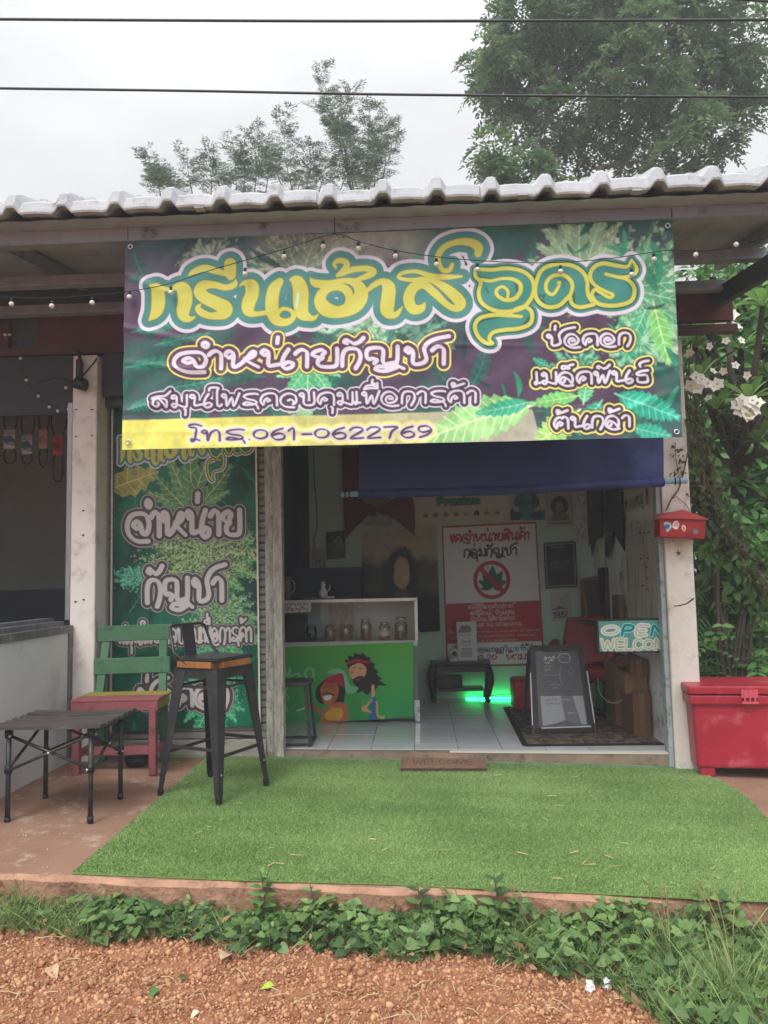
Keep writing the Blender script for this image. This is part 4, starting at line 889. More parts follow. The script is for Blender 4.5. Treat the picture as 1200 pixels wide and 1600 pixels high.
leaflet(cv, (165, 765), (250, 735), 46, S('#a7a65e'), S('#cfc98a'), 5); fan(cv, (300, 800), 120, 205, 330, 7, 30, S('#6a9a6a'), S('#cdd9a0'), seed=12); fan(cv, (330, 880), 90, -50, 60, 6, 28, S('#4fa86a'), S('#bfdc9a'), seed=13); fan(cv, (330, 980), 90, -40, 100, 6, 26, S('#4fae78'), S('#cfe8b8'), seed=14)
bud(cv, (318, 862), 88, 58, 44, (S('#b9c898'), S('#2f6045')), 0.12); bud(cv, (350, 960), 60, 48, 45, (S('#a9c79a'), S('#236a50')), 0.0); bud(cv, (340, 1060), 50, 80, 46, (S('#7fbf98'), S('#146a55')), -0.1); bud(cv, (215, 900), 46, 20, 47, (S('#7fc8ae'), S('#1d6a60')), 0)
fan(cv, (330, 1090), 80, 20, 160, 7, 24, S('#3fae80'), S('#b8e6bb'), seed=15)
cv.img = np.power(np.clip(cv.img*(0.85+0.3*n3[..., None]), 0, 1), 1.22)
heading(cv, lambda s: np.c_[183+(s[:, 0]-215)*0.272, 722+(s[:, 1]-500)*0.72, s[:, 2]*0.34], 0.34)
V_D = S('#45413f'); V_W = S('#c6bebe')
def vt(t_, a_, b_, xh, k=1.0, w_=21): cv.layers(lettering(t_, a_, b_, xh, w_, thin=0.65), [(9*k, V_D), (7.4*k, V_W), (6.2*k, V_D), (0, V_W)])
vt('จำหน่าย', (197, 839), (379, 834), 40, 0.75); vt('กัญชา', (229, 942), (352, 938), 38, 0.75)
vt('สมุนไพรควบคุมเพื่อการค้า', (184, 1006), (394, 1002), 24, 0.5, 15); vt('ช่อดอก', (216, 1104), (360, 1102), 30, 0.8)
vb = thing('tall_banner', 'tall green vinyl banner with white Thai lettering hung on the roller shutter', 'banner', PY(290, 1140, 5.36))
cv.sheet('printed_sheet', [PY(*q, 5.352) for q in VQ], vb, relief=lambda u, v: 0.004*np.sin(u*7+v*13)+0.003*np.sin(v*40+u*6)*0.5, m=M['vinyl'])
M['hem'] = mat('white_banner_hem', S('#d9d4cc'), 0.6)
b = MB()
for a_, c_ in (((176, 560), (173, 1145)), ((398, 560), (406, 1135))):
    p, q = PY(*a_, 5.350), PY(*c_, 5.350); b.bar(p, q, 0.012, 0.005, (0, 1, 0))
b.build('hem', M['hem'], vb, world=True)
# ================================================================ blue rolled awning
aw = thing('blue_tarp', 'dark blue tarpaulin awning rolled down on a pipe under the banner', 'awning', PY(800, 770, 5.06))
TQ = [(561, 672), (1034, 640), (1037, 757), (561, 776)]
M['tarp'] = mat('blue_tarp', S('#22346f'), 0.5, S('#1c2a5e'), 2.5, 0.8, 0.12, 12, col3=S('#3a4a86'), scale3=1.8)
gx_, gy_ = 60, 24; c4 = [np.array(PY(*q, 5.04)) for q in TQ]
uu = np.linspace(0, 1, gx_)[None, :, None]; vv = np.linspace(0, 1, gy_)[:, None, None]
P = (c4[0]*(1-uu)+c4[1]*uu)*(1-vv)+(c4[3]*(1-uu)+c4[2]*uu)*vv
P[..., 1] += (0.010*np.sin(uu*11+vv*2)*(1-vv)+0.006*np.sin(uu*29-vv*4)-0.02*vv*(1-vv)*4)[..., 0]
P[..., 2] -= (0.010*np.sin(uu*math.pi)*vv)[..., 0]
idx = np.arange(gx_*gy_).reshape(gy_, gx_); f = np.stack([idx[:-1, :-1], idx[1:, :-1], idx[1:, 1:], idx[:-1, 1:]], -1).reshape(-1, 4)
np_mesh('tarp', P.reshape(-1, 3), f, M['tarp'], aw, smooth=True)
pa, pb = PY(533, 773, 5.055), PY(1073, 751, 5.055); ra, rb = PY(560, 772, 5.05), PY(1037, 753, 5.05)
b = MB(); b.tube([ra, (ra+rb)/2+Vector((0, 0, -0.012)), rb], 0.032, 12); b.build('rolled_edge', M['tarp'], aw, world=True)
b = MB(); b.tube([pa, pb], 0.019, 12); b.build('pipe', mat('light_blue_pvc_pipe', S('#8fb3c9'), 0.4, S('#7fa2b8'), 6, 0.7), aw, world=True)
for q in ((540, 773), (547, 773), (1055, 752), (1062, 752)):
    p = PY(*q, 5.055); b = MB(); b.tube([(p.x+0.004*math.cos(a), p.y+0.022*math.cos(a), p.z+0.022*math.sin(a)) for a in np.linspace(0, 6.28, 11)[:-1]], 0.004, 5, closed=True); b.build('tie', M['wire'], aw, world=True)
# ================================================================ red letter box on the right pillar
mb = thing('letter_box', 'small red metal letter box with stickers fixed to the right pillar', 'mailbox', PY(1067, 842, 5.2))
f0, f1, f2, f3 = PY(1031, 810, 5.15), PY(1103, 812, 5.15), PY(1101, 842, 5.15), PY(1031, 838, 5.15)
M['box_red'] = mat('worn_red_enamel', S('#b1232a'), 0.45, S('#9a1b22'), 6, 0.8, 0.05, 40, col3=S('#7a1a1e'), scale3=7)
dp = Vector((0.0, 0.125, 0))
b = MB(); b.hexa([f3, f2, f2+dp, f3+dp, f0, f1, f1+dp, f0+dp]); b.bevel(0.004, 2); b.build('box', M['box_red'], mb, world=True)
fo = Vector((0, -0.018, 0)); pk = PY(1066, 796, 5.14); up = Vector((0, 0, 0.006))
b = MB(); e0, e1 = f0+fo+Vector((-0.008, 0, 0))+up, f1+fo+Vector((0.008, 0, 0))+up
pkb = Vector((pk.x, 5.28, pk.z)); b0, b1 = Vector((e0.x-0.01, 5.28, e0.z+0.028)), Vector((e1.x+0.01, 5.28, e1.z+0.028))
vs = [b.bm.verts.new(p) for p in (e0, e1, pk, b0, b1, pkb, e0-Vector((0, 0, 0.008)), e1-Vector((0, 0, 0.008)))]
for q in ((0, 1, 2), (0, 2, 5, 3), (1, 4, 5, 2), (6, 7, 1, 0), (3, 5, 4)): b.bm.faces.new([vs[i] for i in q])
b.build('lid', mat('faded_red_lid', S('#b5383a'), 0.5, S('#a82e31'), 5, 0.8), mb, world=True)
for (x0, y0, x1, y1, c1, c2, sd) in ((1036, 814, 1051, 831, '#e9eef2', '#2f6f95', 3), (1050, 812, 1063, 827, '#f2f2ee', '#d8a0a0', 4), (1065, 820, 1072, 831, '#f0e6d8', '#d07a3a', 5)):
    p = PY((x0+x1)/2, (y0+y1)/2, 5.144); r_ = random.Random(sd); hw, hh = (x1-x0)*5.144/2400, (y1-y0)*5.144/2400
    sts = [[p.x+hw*math.cos(a)*k, 5.1465, p.z+hh*math.sin(a)*k] for a, k in ((i*math.pi/5, r_.uniform(0.72, 1.1)) for i in range(10))]
    b = MB(); b.prism(sts, (0, -0.0012, 0)); s_ = b.build('sticker', mat('sticker', S(c1), 0.5, S(c2), 34, 0.5), mb, world=True)
    b = MB(); b.prism([(p.x+(q[0]-p.x)*0.5, 5.1450, p.z+(q[2]-p.z)*0.45) for q in sts], (0, -0.0012, 0)); b.build('sticker_print', mat('sticker_print', S(c2), 0.5), s_, world=True)
b = MB(); p = PY(1087, 831, 5.1485); b.tube([(p.x+0.018*math.cos(a), 5.1485, p.z+0.018*math.sin(a)) for a in np.linspace(0, 6.28, 13)[:-1]], 0.003, 6, closed=True); b.box((p.x, 5.149, p.z), (0.02, 0.004, 0.02)); b.build('lock', M['alu'], mb, world=True)
# dark marks on the right pillar: dead leaf decal and scratches
M['mark'] = mat('dark_scuff', S('#4b423b'), 0.9)
b = MB(); p = PY(1060, 864, 5.289); pts = []
for i in range(10):
    a = math.pi/2+i*math.pi/5; r_ = 0.022 if i % 2 == 0 else 0.008; pts.append((p.x+r_*math.cos(a), 5.2885, p.z+r_*math.sin(a)))
b.prism(pts, (0, -0.001, 0)); b.build('leaf_sticker', M['mark'], pr, world=True)
b = MB(); a_ = [PY(*q, 5.2885) for q in ((1053, 947), (1062, 946), (1073, 943), (1084, 935))]; b.tube(a_, [0.002, 0.004, 0.004, 0.006], 5); b.build('scratch', M['mark'], pr, world=True)
# dried climber stem on the pillar
b = MB(); b.tube(spline([PY(*q, 5.275) for q in ((1041, 797), (1050, 778), (1060, 765), (1066, 745), (1072, 720), (1076, 690), (1070, 655))], 4), 0.005, 5)
b.tube(spline([PY(*q, 5.27) for q in ((1052, 772), (1062, 780), (1073, 790), (1078, 800))], 4), 0.0025, 5); b.tube(spline([PY(*q, 5.27) for q in ((1060, 740), (1056, 715), (1055, 690))], 4), 0.0025, 5)
dv = thing('dried_vine', 'thin dry brown climber stem clinging to the right pillar above the letter box', 'vine', PY(1041, 800, 5.27)); M['dry'] = mat('dry_brown_stem', S('#54443a'), 0.9, S('#6f5d4e'), 20, 0.7)
b.build('stem', M['dry'], dv, world=True)
n = 26; base = [PY(RNG.uniform(1050, 1072), RNG.uniform(690, 775), 5.265) for _ in range(n)]
v, f, t = scatter(T_leaf(2, 0.5, 0.3, 0.4), base, rdir(n, -0.8), rdir(n)+np.array([0, -1, 0]), RNG.uniform(0.025, 0.05, n)); np_mesh('dry_leaves', v, f, leaf_mat('dry_leaf', S('#5d4a36'), S('#8f7a5c')), dv, t)
# ================================================================ back wall prints
BW = YB-0.012
def poster(name, label, cat, quad, cw, ch, draw, bg, Y=BW, frame=None, rough=0.55):
    c = Canvas(quad, cw, ch, bg); draw(c); cs = [PY(*q, Y) for q in quad]
    t = thing(name, label, cat, cs[3]); c.sheet('print', cs, t, rough=rough)
    if frame:
        b = MB(); n = len(cs)
        for i in range(4): b.bar(cs[i]+Vector((0, -0.004, 0)), cs[(i+1) % 4]+Vector((0, -0.004, 0)), frame[0], 0.02, (0, 1, 0))
        b.build('frame', frame[1], t, world=True)
    return t
RS, WS, BS = S('#b3232e'), S('#dadbdc'), S('#22252c')
def weed(c, x, y, r, col, n=7, rot=-90, lob=0.30):
    for i in range(n):
        a = math.radians(rot+(i-(n-1)/2)*(200/(n-1))); L = r*(1-0.42*(abs(i-(n-1)/2)/((n-1)/2))**1.2); w_ = L*lob
        d = np.array([math.cos(a), math.sin(a)]); nn = np.array([-d[1], d[0]]); b_ = np.array([x, y])
        L_, R_ = [], []
        for s in np.linspace(0, 1, 7): ww = w_*math.sin(math.pi*min(1, s**0.85))*0.5; L_.append(b_+d*L*s+nn*ww); R_.append(b_+d*L*s-nn*ww)
        c.poly(L_+R_[::-1], col)
def d_red(c):
    q = [(690, 822), (838, 815), (851, 1039), (698, 1043)]
    def P(u, v): 
        a = np.array(q[0])*(1-u)+np.array(q[1])*u; b_ = np.array(q[3])*(1-u)+np.array(q[2])*u; return tuple(a*(1-v)+b_*v)
    for a, b_ in (((0.005, 0.006), (0.995, 0.006)), ((0.995, 0.006), (0.995, 0.994)), ((0.995, 0.994), (0.005, 0.994)), ((0.005, 0.994), (0.005, 0.006))): c.line([P(*a), P(*b_)], 3.2, RS)
    c.poly([P(0, 0.545), P(1, 0.545), P(1, 0.83), P(0, 0.83)], RS)
    def tx(t_, u0, u1, v, xh, col, w_=18): c.layers(lettering(t_, P(u0, v), P(u1, v), xh, w_, thin=0.85), [(0, col)])
    tx('งดจำหน่ายสินค้า', 0.08, 0.92, 0.118, 12, RS, 26); tx('กลุ่มกัญชา', 0.22, 0.78, 0.222, 12, BS, 24)
    cx, cy = P(0.5, 0.39)
    weed(c, cx+1, cy+11, 34, S('#175c3c'), 7, -90, 0.42)
    c.line([(cx-17, cy-17), (cx+18, cy+18)], 7.5, RS); c.layers([np.c_[[(cx+26*math.cos(a), cy+27*math.sin(a)) for a in np.linspace(0, 6.29, 40)], np.full(40, 6)]], [(0, RS)])
    for t_, u0, u1, v in (('แก่ผู้ที่มีอายุต่ำกว่า 20 ปี', 0.24, 0.74, 0.588), ('สตรีมีครรภ์ ให้นมบุตร', 0.26, 0.72, 0.632), ('นักเรียน นิสิต นักศึกษา', 0.26, 0.72, 0.675), ('อยู่ในสถานประกอบการ', 0.2, 0.79, 0.715)): tx(t_, u0, u1, v, 5.2, S('#e6c9c6'), 18)
    for t_, u0, u1, v in (('The sale of cannabis product to people under 20 years old', 0.04, 0.97, 0.757), ('pregnant women, and breastfeeding women, students and', 0.06, 0.92, 0.79), ('smoking in this establishment', 0.2, 0.74, 0.822)): tx(t_, u0, u1, v, 3.4, S('#dcb9b6'), 16)
    tx('บัตรตรวจและขอดูกัน ณ ที่นี้ด้วย', 0.08, 0.98, 0.895, 6.5, BS, 18); tx('ต่ำกว่า 20 ปี ห้ามขาย', 0.08, 1.0, 0.955, 8.5, RS, 22)
poster('age_sign', 'large red and white sign with a crossed out green leaf on the back wall', 'sign', [(690, 822), (838, 815), (851, 1039), (698, 1043)], 250, 366, d_red, WS)
def d_prem(c):
    L = lettering('Premium', (684, 789), (750, 786), 10, 26, thin=0.8); c.layers(L, [(1.6, S('#1f3a30')), (0, S('#3f9a74'))])
    for i in range(8): weed(c, 665+i*16, 808-i*0.75, 8.5, S('#27302c') if i != 4 else S('#5f8f6f'), 5 if i > 5 else 7, -90, 0.22 if i != 5 else 0.4)
poster('strain_poster', 'long pale poster with a green heading and a row of small leaf symbols', 'poster', [(643, 776), (796, 770), (797, 813), (645, 819)], 230, 66, d_prem, S('#c5c2b8'))
def d_teal(c):
    n = fbm(c.h, c.w, 6, 4, 61); c.img = c.img*(0.8+0.4*n[..., None])
    for x, y, rx, ry, col in ((823, 784, 20, 14, '#2b5f78'), (823, 800, 13, 14, '#3a8f9c'), (823, 778, 8, 7, '#5f93a8'), (808, 806, 9, 7, '#27466a'), (838, 806, 9, 7, '#27466a')): c.poly([(x+rx*math.cos(a), y+ry*math.sin(a)*(1+0.12*math.sin(5*a))) for a in np.linspace(0, 6.28, 22)[:-1]], S(col), 3)
    fan(c, (804, 812), 22, 200, 280, 5, 7, S('#24415f'), S('#39607f'), seed=2); fan(c, (842, 812), 22, 260, 340, 5, 7, S('#24415f'), S('#39607f'), seed=3)
poster('abstract_print', 'small teal and blue abstract print pinned beside the pale poster', 'poster', [(797, 770), (851, 768), (852, 812), (798, 813)], 110, 90, d_teal, S('#b9b9ae'))
def d_girl(c):
    c.poly([(874+14*math.cos(a), 790+15*math.sin(a)) for a in np.linspace(0, 6.28, 20)[:-1]], S('#2c2a2c'), 3); c.poly([(874+6*math.cos(a), 791+8*math.sin(a)) for a in np.linspace(0, 6.28, 16)[:-1]], S('#8f8781'), 3)
    c.poly([(862, 812), (866, 802), (882, 801), (888, 812)], S('#6a6564'), 3); fan(c, (865, 814), 10, 200, 330, 5, 4, S('#3a393a'), S('#777'), seed=6); fan(c, (884, 812), 12, 210, 330, 5, 4, S('#3a393a'), S('#777'), seed=7)
    for i in range(8): c.line([(858+i*4.4, 818-0.2*i), (860.5+i*4.4, 817.5-0.2*i)], 2.4, S('#2a2829'))
    for a, b_ in (((853.6, 771), (853.6, 824)), ((893, 769), (896, 822))): c.line([a, b_], 1, S('#7d5a58'))
poster('portrait_poster', 'small monochrome poster of a long haired figure with leaves below', 'poster', [(853, 770), (893, 768), (896, 823), (854, 825)], 90, 120, d_girl, S('#b7b0ac'))
def d_black(c):
    n = fbm(c.h, c.w, 8, 4, 66); c.img = c.img*(0.7+0.7*n[..., None])
    for a, b_, w_, col in (((865, 856), (880, 855), 2.5, '#6a6a66'), ((866, 862), (882, 861), 1.6, '#4c4c4a'), ((866, 865), (882, 864), 1.2, '#4c4c4a'), ((862, 903), (888, 901), 1.2, '#4a4a46'), ((864, 908), (890, 906), 1.2, '#4a4a46')): c.line([a, b_], w_, S(col))
    for x, y in ((861, 882), (868, 879), (874, 881), (882, 880), (888, 878)): c.poly([(x+2*math.cos(a), y+3*math.sin(a)) for a in np.linspace(0, 6.28, 9)[:-1]], S('#6b6a63'), 2)
    for p in (((852, 852), (896.5, 848.5)), ((896.5, 848.5), (899, 914)), ((899, 914), (855, 916.5)), ((855, 916.5), (852, 852))): c.line(p, 1.4, S('#a9a79e'))
poster('framed_poster', 'black framed dark poster hanging right of the red and white sign', 'picture frame', [(850, 849), (898, 846), (901, 916), (853, 919)], 110, 150, d_black, S('#1c1e1f'), frame=(0.012, M['black_plastic']))
def d_trust(c):
    c.line([(863, 952), (888, 950)], 1.6, S('#3a3a3a')); c.layers(lettering('TRUST', (865, 966), (888, 964), 9, 20), [(0, S('#3b3b3b'))])
    for i in range(6): c.line([(878, 930+i*2.8), (889-(i % 3)*2, 929.5+i*2.8)], 0.7, S('#777'))
    c.line([(879, 932), (874, 947)], 0.8, S('#777')); c.poly([(868, 952), (872, 947), (878, 947), (882, 951)], S('#4a4a4a'))
poster('paper_notice', 'white paper notice with a dark printed word below the framed poster', 'notice', [(859, 926), (892, 923), (895, 969), (862, 972)], 80, 105, d_trust, S('#b7b5b0'))
def d_tap(c):
    h, w = c.h, c.w; U, V_ = np.meshgrid(np.linspace(0, 1, w), np.linspace(0, 1, h)); n = fbm(h, w, 5, 5, 71); n2 = fbm(h, w, 14, 4, 72)
    sky_ = np.array(S('#a49a82')); land = np.array(S('#4a473a')); low = np.array(S('#12151b'))
    t1 = np.clip((V_-0.24+(n-0.5)*0.25)*9, 0, 1)[..., None]; t2 = np.clip((V_-0.58+(n-0.5)*0.3)*7, 0, 1)[..., None]
    c.img = (sky_*(0.8+0.5*n2[..., None]))*(1-t1)+land*(0.6+0.9*n2[..., None])*t1; c.img = c.img*(1-t2)+low*t2
    for cx, cy, rx, ry, col, k in ((0.5, 0.55, 0.27, 0.42, '#14110f', 5), (0.5, 0.86, 0.40, 0.30, '#1a1410', 4), (0.52, 0.80, 0.18, 0.22, '#6a5430', 4), (0.52, 0.44, 0.115, 0.17, '#c4a878', 7)):
        d = np.hypot((U-cx)/rx, (V_-cy)/ry)+(n2-0.5)*0.35; m = np.clip((1-d)*k, 0, 1); c.img = c.img*(1-m[..., None])+np.array(S(col))*(0.75+0.5*n2[..., None])*m[..., None]
poster('wall_tapestry', 'dark brown painted cloth tapestry hanging behind the glass display case', 'tapestry', [(565, 832), (682, 820), (688, 985), (568, 985)], 130, 180, d_tap, S('#3a3428'), Y=BW-0.02)
b = MB(); q = [PY(*p, BW-0.03) for p in ((652, 940), (684, 930), (687, 986), (655, 988))]; b.prism(q, (0, 0.006, 0)); o = b.build('hanging_cloth', M['dark_cloth']); tag(o, 'dark navy cloth hanging between the display case and the red sign', 'cloth')
# maroon swag with cut outs
sw = thing('maroon_flag', 'maroon cloth flag with pointed ends draped high on the back wall', 'flag', PY(592, 780, BW-0.03)); M['maroon'] = mat('maroon_cloth', S('#742232'), 0.85, S('#5f1b2a'), 5, 0.8, 0.1, 60)
pts = [(534, 700), (560, 700), (560, 768), (600, 786), (642, 768), (646, 785), (643, 790), (648, 796), (645, 803), (649, 812), (648, 838), (625, 818), (606, 805), (590, 800), (575, 806), (558, 822), (540, 842), (537, 800)]
b = MB(); b.prism([PY(*p, BW-0.035) for p in pts], (0, 0.006, 0)); bmesh.ops.triangulate(b.bm, faces=[f_ for f_ in b.bm.faces if len(f_.verts) > 4]); b.build('cloth', M['maroon'], sw, world=True)
b = MB(); b.prism([PY(*p, BW-0.045) for p in ((556, 766), (618, 772), (606, 786), (590, 791), (570, 786))], (0, 0.006, 0)); b.build('gold_emblem', mat('gold_print', S('#8a7440'), 0.8, S('#6a5a30'), 40, 0.6), sw, world=True)
b = MB(); b.prism([PY(*p, BW-0.03) for p in ((568, 821), (590, 801), (614, 810), (612, 822), (585, 822))], (0, 0.006, 0)); o = b.build('paper_scrap', mat('crumpled_paper', S('#b5b3ac'), 0.9, S('#7d7c77'), 30, 0.6)); tag(o, 'crumpled pale paper showing under the maroon flag', 'paper')
def d_photo(c):
    n = fbm(c.h, c.w, 6, 4, 81); c.img = c.img*(0.6+0.8*n[..., None])
    c.poly([(520, 873), (524, 850), (530, 846), (538, 872)], S('#4a4a66'), 3); c.line([(522, 848), (530, 840), (536, 856)], 3, S('#8a8478'))
poster('small_print', 'small dark purple picture on the green wall left of the flag', 'poster', [(509, 831), (539, 829), (540, 872), (510, 874)], 70, 95, d_photo, S('#2c2b38'))
wb = thing('socket_box', 'beige wall socket box with a cable running up the green wall', 'socket', PY(497, 886, BW)); M['beige'] = mat('beige_plastic', S('#a8997c'), 0.6)
b = MB(); a_, c_ = PY(487, 857, BW-0.05), PY(507, 886, BW-0.05); b.span((a_.x, BW-0.05, c_.z), (c_.x, BW+0.01, a_.z)); b.bevel(0.006, 2); b.build('case', M['beige'], wb, world=True)
b = MB()
for q in ((494, 877), (499, 877)): p = PY(*q, BW-0.051); b.box(p, (0.012, 0.004, 0.02))
b.build('socket_hole', M['black_plastic'], wb, world=True)
b = MB(); b.tube(spline([PY(*q, BW) for q in ((493, 856), (491, 845), (496, 820), (494, 780), (491, 740), (491, 700))], 4), 0.008, 6); b.build('cable', mat('grey_cable', S('#7f8a80'), 0.7), wb, world=True)
dd = thing('dark_door', 'dark navy door leaf filling the left end of the back wall', 'door', (XL+0.1, BW, F(-1.2))); b = MB(); b.span((XL+0.005, BW-0.03, F(-1.2)+0.005), (PY(484, 850, BW).x, BW+0.008, CEIL-0.01)); b.build('leaf', M['navy'], dd, world=True); b = MB(); b.span((PY(484, 850, BW).x+0.002, BW-0.035, F(-1.2)+0.005), (PY(487, 850, BW).x+0.002, BW+0.008, CEIL-0.01)); b.build('frame', M['green_wall'], dd, world=True)
# dark sideboard behind the display case, with objects
cab = thing('back_cabinet', 'dark navy cabinet against the back wall behind the display case', 'cabinet', PF(530, 1080))
a_ = PY(486, 888, YB-0.03); c_ = PY(568, 888, YB-0.03)
b = MB(); b.span((XL+0.01, YB-0.40, F(-0.8)), (c_.x, YB-0.02, a_.z-0.02)); b.build('carcass', M['navy'], cab, world=True)
b = MB(); b.span((XL+0.008, YB-0.42, a_.z-0.018), (c_.x+0.02, YB-0.018, a_.z)); b.build('top', M['dark_wood'], cab, world=True)
# ================================================================ glass display case with green cloth
DZ = PF(560, 1128); dl, dr = PF(425, 1132), PF(652, 1125)
CY = (dl.y+dr.y)/2
x0, x1 = XL+0.01, PY(651, 1000, CY).x
zt = PY(560, 938, CY).z; zg = PY(560, 1002, CY).z; zf = F(-0.4)
dc = thing('display_case', 'glass display case with an aluminium edge holding jars of herbs', 'display case', (x0, CY, zf))
M['glass'] = glass_mat('clear_glass', (0.95, 0.98, 0.97), 0.0); M['chrome'] = mat('bright_aluminium', S('#e0dfd8'), 0.3, S('#c6c4bc'), 12, 0.6, metal=0.3)
D_ = 0.42
b = MB(); b.span((x0, CY+0.01, zf+0.02), (x1, CY+D_, zg-0.02)); b.build('base', mat('grey_melamine', S('#6a6e70'), 0.5), dc, world=True)
M['melamine'] = mat('white_melamine', S('#b9bcba'), 0.4)
b = MB(); b.span((x0, CY-0.006, zg-0.045), (x1+0.006, CY+D_+0.005, zg)); b.build('shelf', M['melamine'], dc, world=True)
b = MB()
for (p, q) in (((x0, CY, zt), (x1, CY, zt)), ((x0, CY+D_, zt), (x1, CY+D_, zt)), ((x1, CY, zt), (x1, CY+D_, zt)), ((x1, CY, zg), (x1, CY, zt)), ((x1, CY+D_, zg), (x1, CY+D_, zt))): b.bar(p, q, 0.024, 0.024)
b.build('frame', M['chrome'], dc, world=True)
b = MB(); b.span((x0+0.01, CY-0.002, zg+0.002), (x1-0.012, CY+0.002, zt-0.012)); b.build('front_pane', M['glass'], dc, world=True)
b = MB(); b.span((x1-0.002, CY+0.013, zg+0.002), (x1+0.002, CY+D_-0.013, zt-0.012)); b.build('side_pane', M['glass'], dc, world=True)
b = MB(); b.span((x0, CY-0.01, zt+0.0125), (x1+0.01, CY+D_+0.01, zt+0.018)); b.build('top_pane', mat('dark_glass_top', S('#22282c'), 0.08), dc, world=True)
b = MB(); b.span((x0, CY+D_-0.01, zg), (x1-0.013, CY+D_-0.004, zt-0.012)); b.build('back_pane', mat('grey_green_back_panel', S('#c6d4d4'), 0.4), dc, world=True)
M['foil'] = mat('silver_foil_tape', S('#d5d5d2'), 0.25, S('#8f8f8c'), 20, 0.6, 0.5, 40, metal=0.9)
b = MB(); p = PY(646, 1095, CY); b.span((x1-0.03, CY-0.001, zf+0.002), (x1+0.012, CY+0.12, PY(650, 1094, CY).z)); b.build('foil_corner', M['foil'], dc, world=True)
# green cloth with two painted figures (plain generic ones)
GQ = [(436, 1012), (646, 1003), (645, 1120), (436, 1133)]
cv = Canvas(GQ, 330, 190, S('#3f9a4a')); U, V_ = np.meshgrid(np.linspace(0, 1, 330), np.linspace(0, 1, 190)); n = fbm(190, 330, 5, 4, 91)
gcol = np.array(S('#2f9a52'))*(V_[..., None])+np.array(S('#55a83f'))*(1-V_[..., None]); cv.img = gcol*(0.9+0.2*n[..., None])
smk = S('#7cc08e')
cv.line([(446, 1058), (450, 1042), (454, 1056), (459, 1044), (458, 1058)], 3.2, smk); cv.line([(486, 1062), (482, 1052), (488, 1045), (495, 1048), (494, 1064), (486, 1070), (482, 1062)], 4, smk); cv.line([(461, 1056), (470, 1053), (475, 1056)], 4, smk); cv.line([(456, 1072), (452, 1082), (457, 1092), (450, 1098), (456, 1112)], 2, smk)
cv.poly([(516, 1052), (522, 1046), (534, 1045), (542, 1048), (548, 1060), (552, 1072), (566, 1072), (560, 1082), (546, 1082), (540, 1062), (530, 1054)], smk, 4)
BK, SK, SK2, RD = S('#2a2527'), S('#b9693c'), S('#d9a075'), S('#a8283a')
# seated man: dark hair, red cap, orange vest
cv.poly([(500, 1092), (499, 1078), (506, 1068), (516, 1060), (536, 1058), (544, 1072), (543, 1092), (537, 1108), (528, 1104), (520, 1096), (508, 1100)], BK, 4)
cv.poly([(507, 1086), (507, 1074), (514, 1066), (526, 1064), (534, 1072), (533, 1088), (524, 1099), (512, 1098)], SK, 4)
cv.poly([(512, 1068), (514, 1060), (524, 1056), (539, 1052), (543, 1064), (542, 1074), (530, 1068)], RD, 3)
cv.poly([(508, 1130), (514, 1106), (526, 1098), (542, 1098), (548, 1110), (544, 1130)], SK, 4); cv.poly([(513, 1121), (518, 1107), (528, 1105), (540, 1108), (538, 1122), (524, 1125)], S('#d9a63a'), 3)
cv.line([(520, 1106), (508, 1112), (494, 1106)], 5, SK); cv.poly([(487, 1104), (491, 1098), (498, 1101), (499, 1108), (491, 1110)], SK, 3); cv.line([(470, 1110), (487, 1105)], 1.8, S('#d9e2cf'), False)
cv.poly([(511, 1088), (524, 1086), (521, 1093), (514, 1094)], S('#e9e2da'), 3); cv.line([(509, 1085), (517, 1083), (526, 1086)], 2.2, BK); cv.line([(509, 1072), (513, 1070), (518, 1072)], 1.2, BK); cv.line([(520, 1072), (525, 1071), (529, 1074)], 1.2, BK); cv.line([(512, 1075), (516, 1074)], 1.3, BK); cv.line([(521, 1075), (526, 1075)], 1.3, BK); cv.line([(516, 1078), (513, 1082), (518, 1082)], 1.2, S('#8a4a2a'))
# standing man: long dark hair and beard, red band, blue shirt
cv.poly([(543, 1030), (550, 1031), (548, 1024), (557, 1026), (558, 1020), (566, 1023), (572, 1020), (576, 1026), (583, 1027), (582, 1033), (590, 1038), (587, 1043), (595, 1050), (591, 1053), (600, 1061), (595, 1063), (608, 1071), (594, 1071), (590, 1078), (584, 1080), (578, 1086), (570, 1080), (560, 1083), (566, 1073), (557, 1066), (552, 1056), (548, 1042)], BK, 0)
cv.poly([(552, 1042), (566, 1036), (576, 1044), (574, 1056), (566, 1064), (554, 1060), (550, 1050)], SK2, 4); cv.line([(548, 1037), (560, 1032), (580, 1035)], 4.4, RD); cv.line([(556, 1044), (560, 1043)], 1.2, BK); cv.line([(565, 1044), (570, 1045)], 1.2, BK); cv.poly([(552, 1050), (555, 1048), (557, 1052), (553, 1054)], S('#c87858'), 2); cv.poly([(556, 1062), (568, 1056), (576, 1062), (570, 1074), (560, 1072)], BK, 3); cv.line([(561, 1063), (567, 1062)], 1.6, S('#b2404a'))
cv.line([(586, 1072), (587, 1092)], 5, SK2); cv.poly([(580, 1128), (581, 1106), (584, 1091), (592, 1091), (592, 1128)], S('#2f6f9a'), 3); cv.line([(584, 1094), (574, 1106), (582, 1112)], 3.2, SK2); cv.line([(592, 1096), (593, 1116), (600, 1120)], 3, SK2); cv.poly([(569, 1104), (576, 1102), (578, 1110), (571, 1111)], SK2, 2); cv.poly([(597, 1119), (604, 1117), (601, 1123)], SK2, 2)
cs = [PY(*q, CY-0.016) for q in GQ]; cs[0].x = cs[3].x = x0+0.005
gc = thing('painted_cloth', 'green cloth with two painted cartoon men draped over the display case front', 'cloth', cs[3])
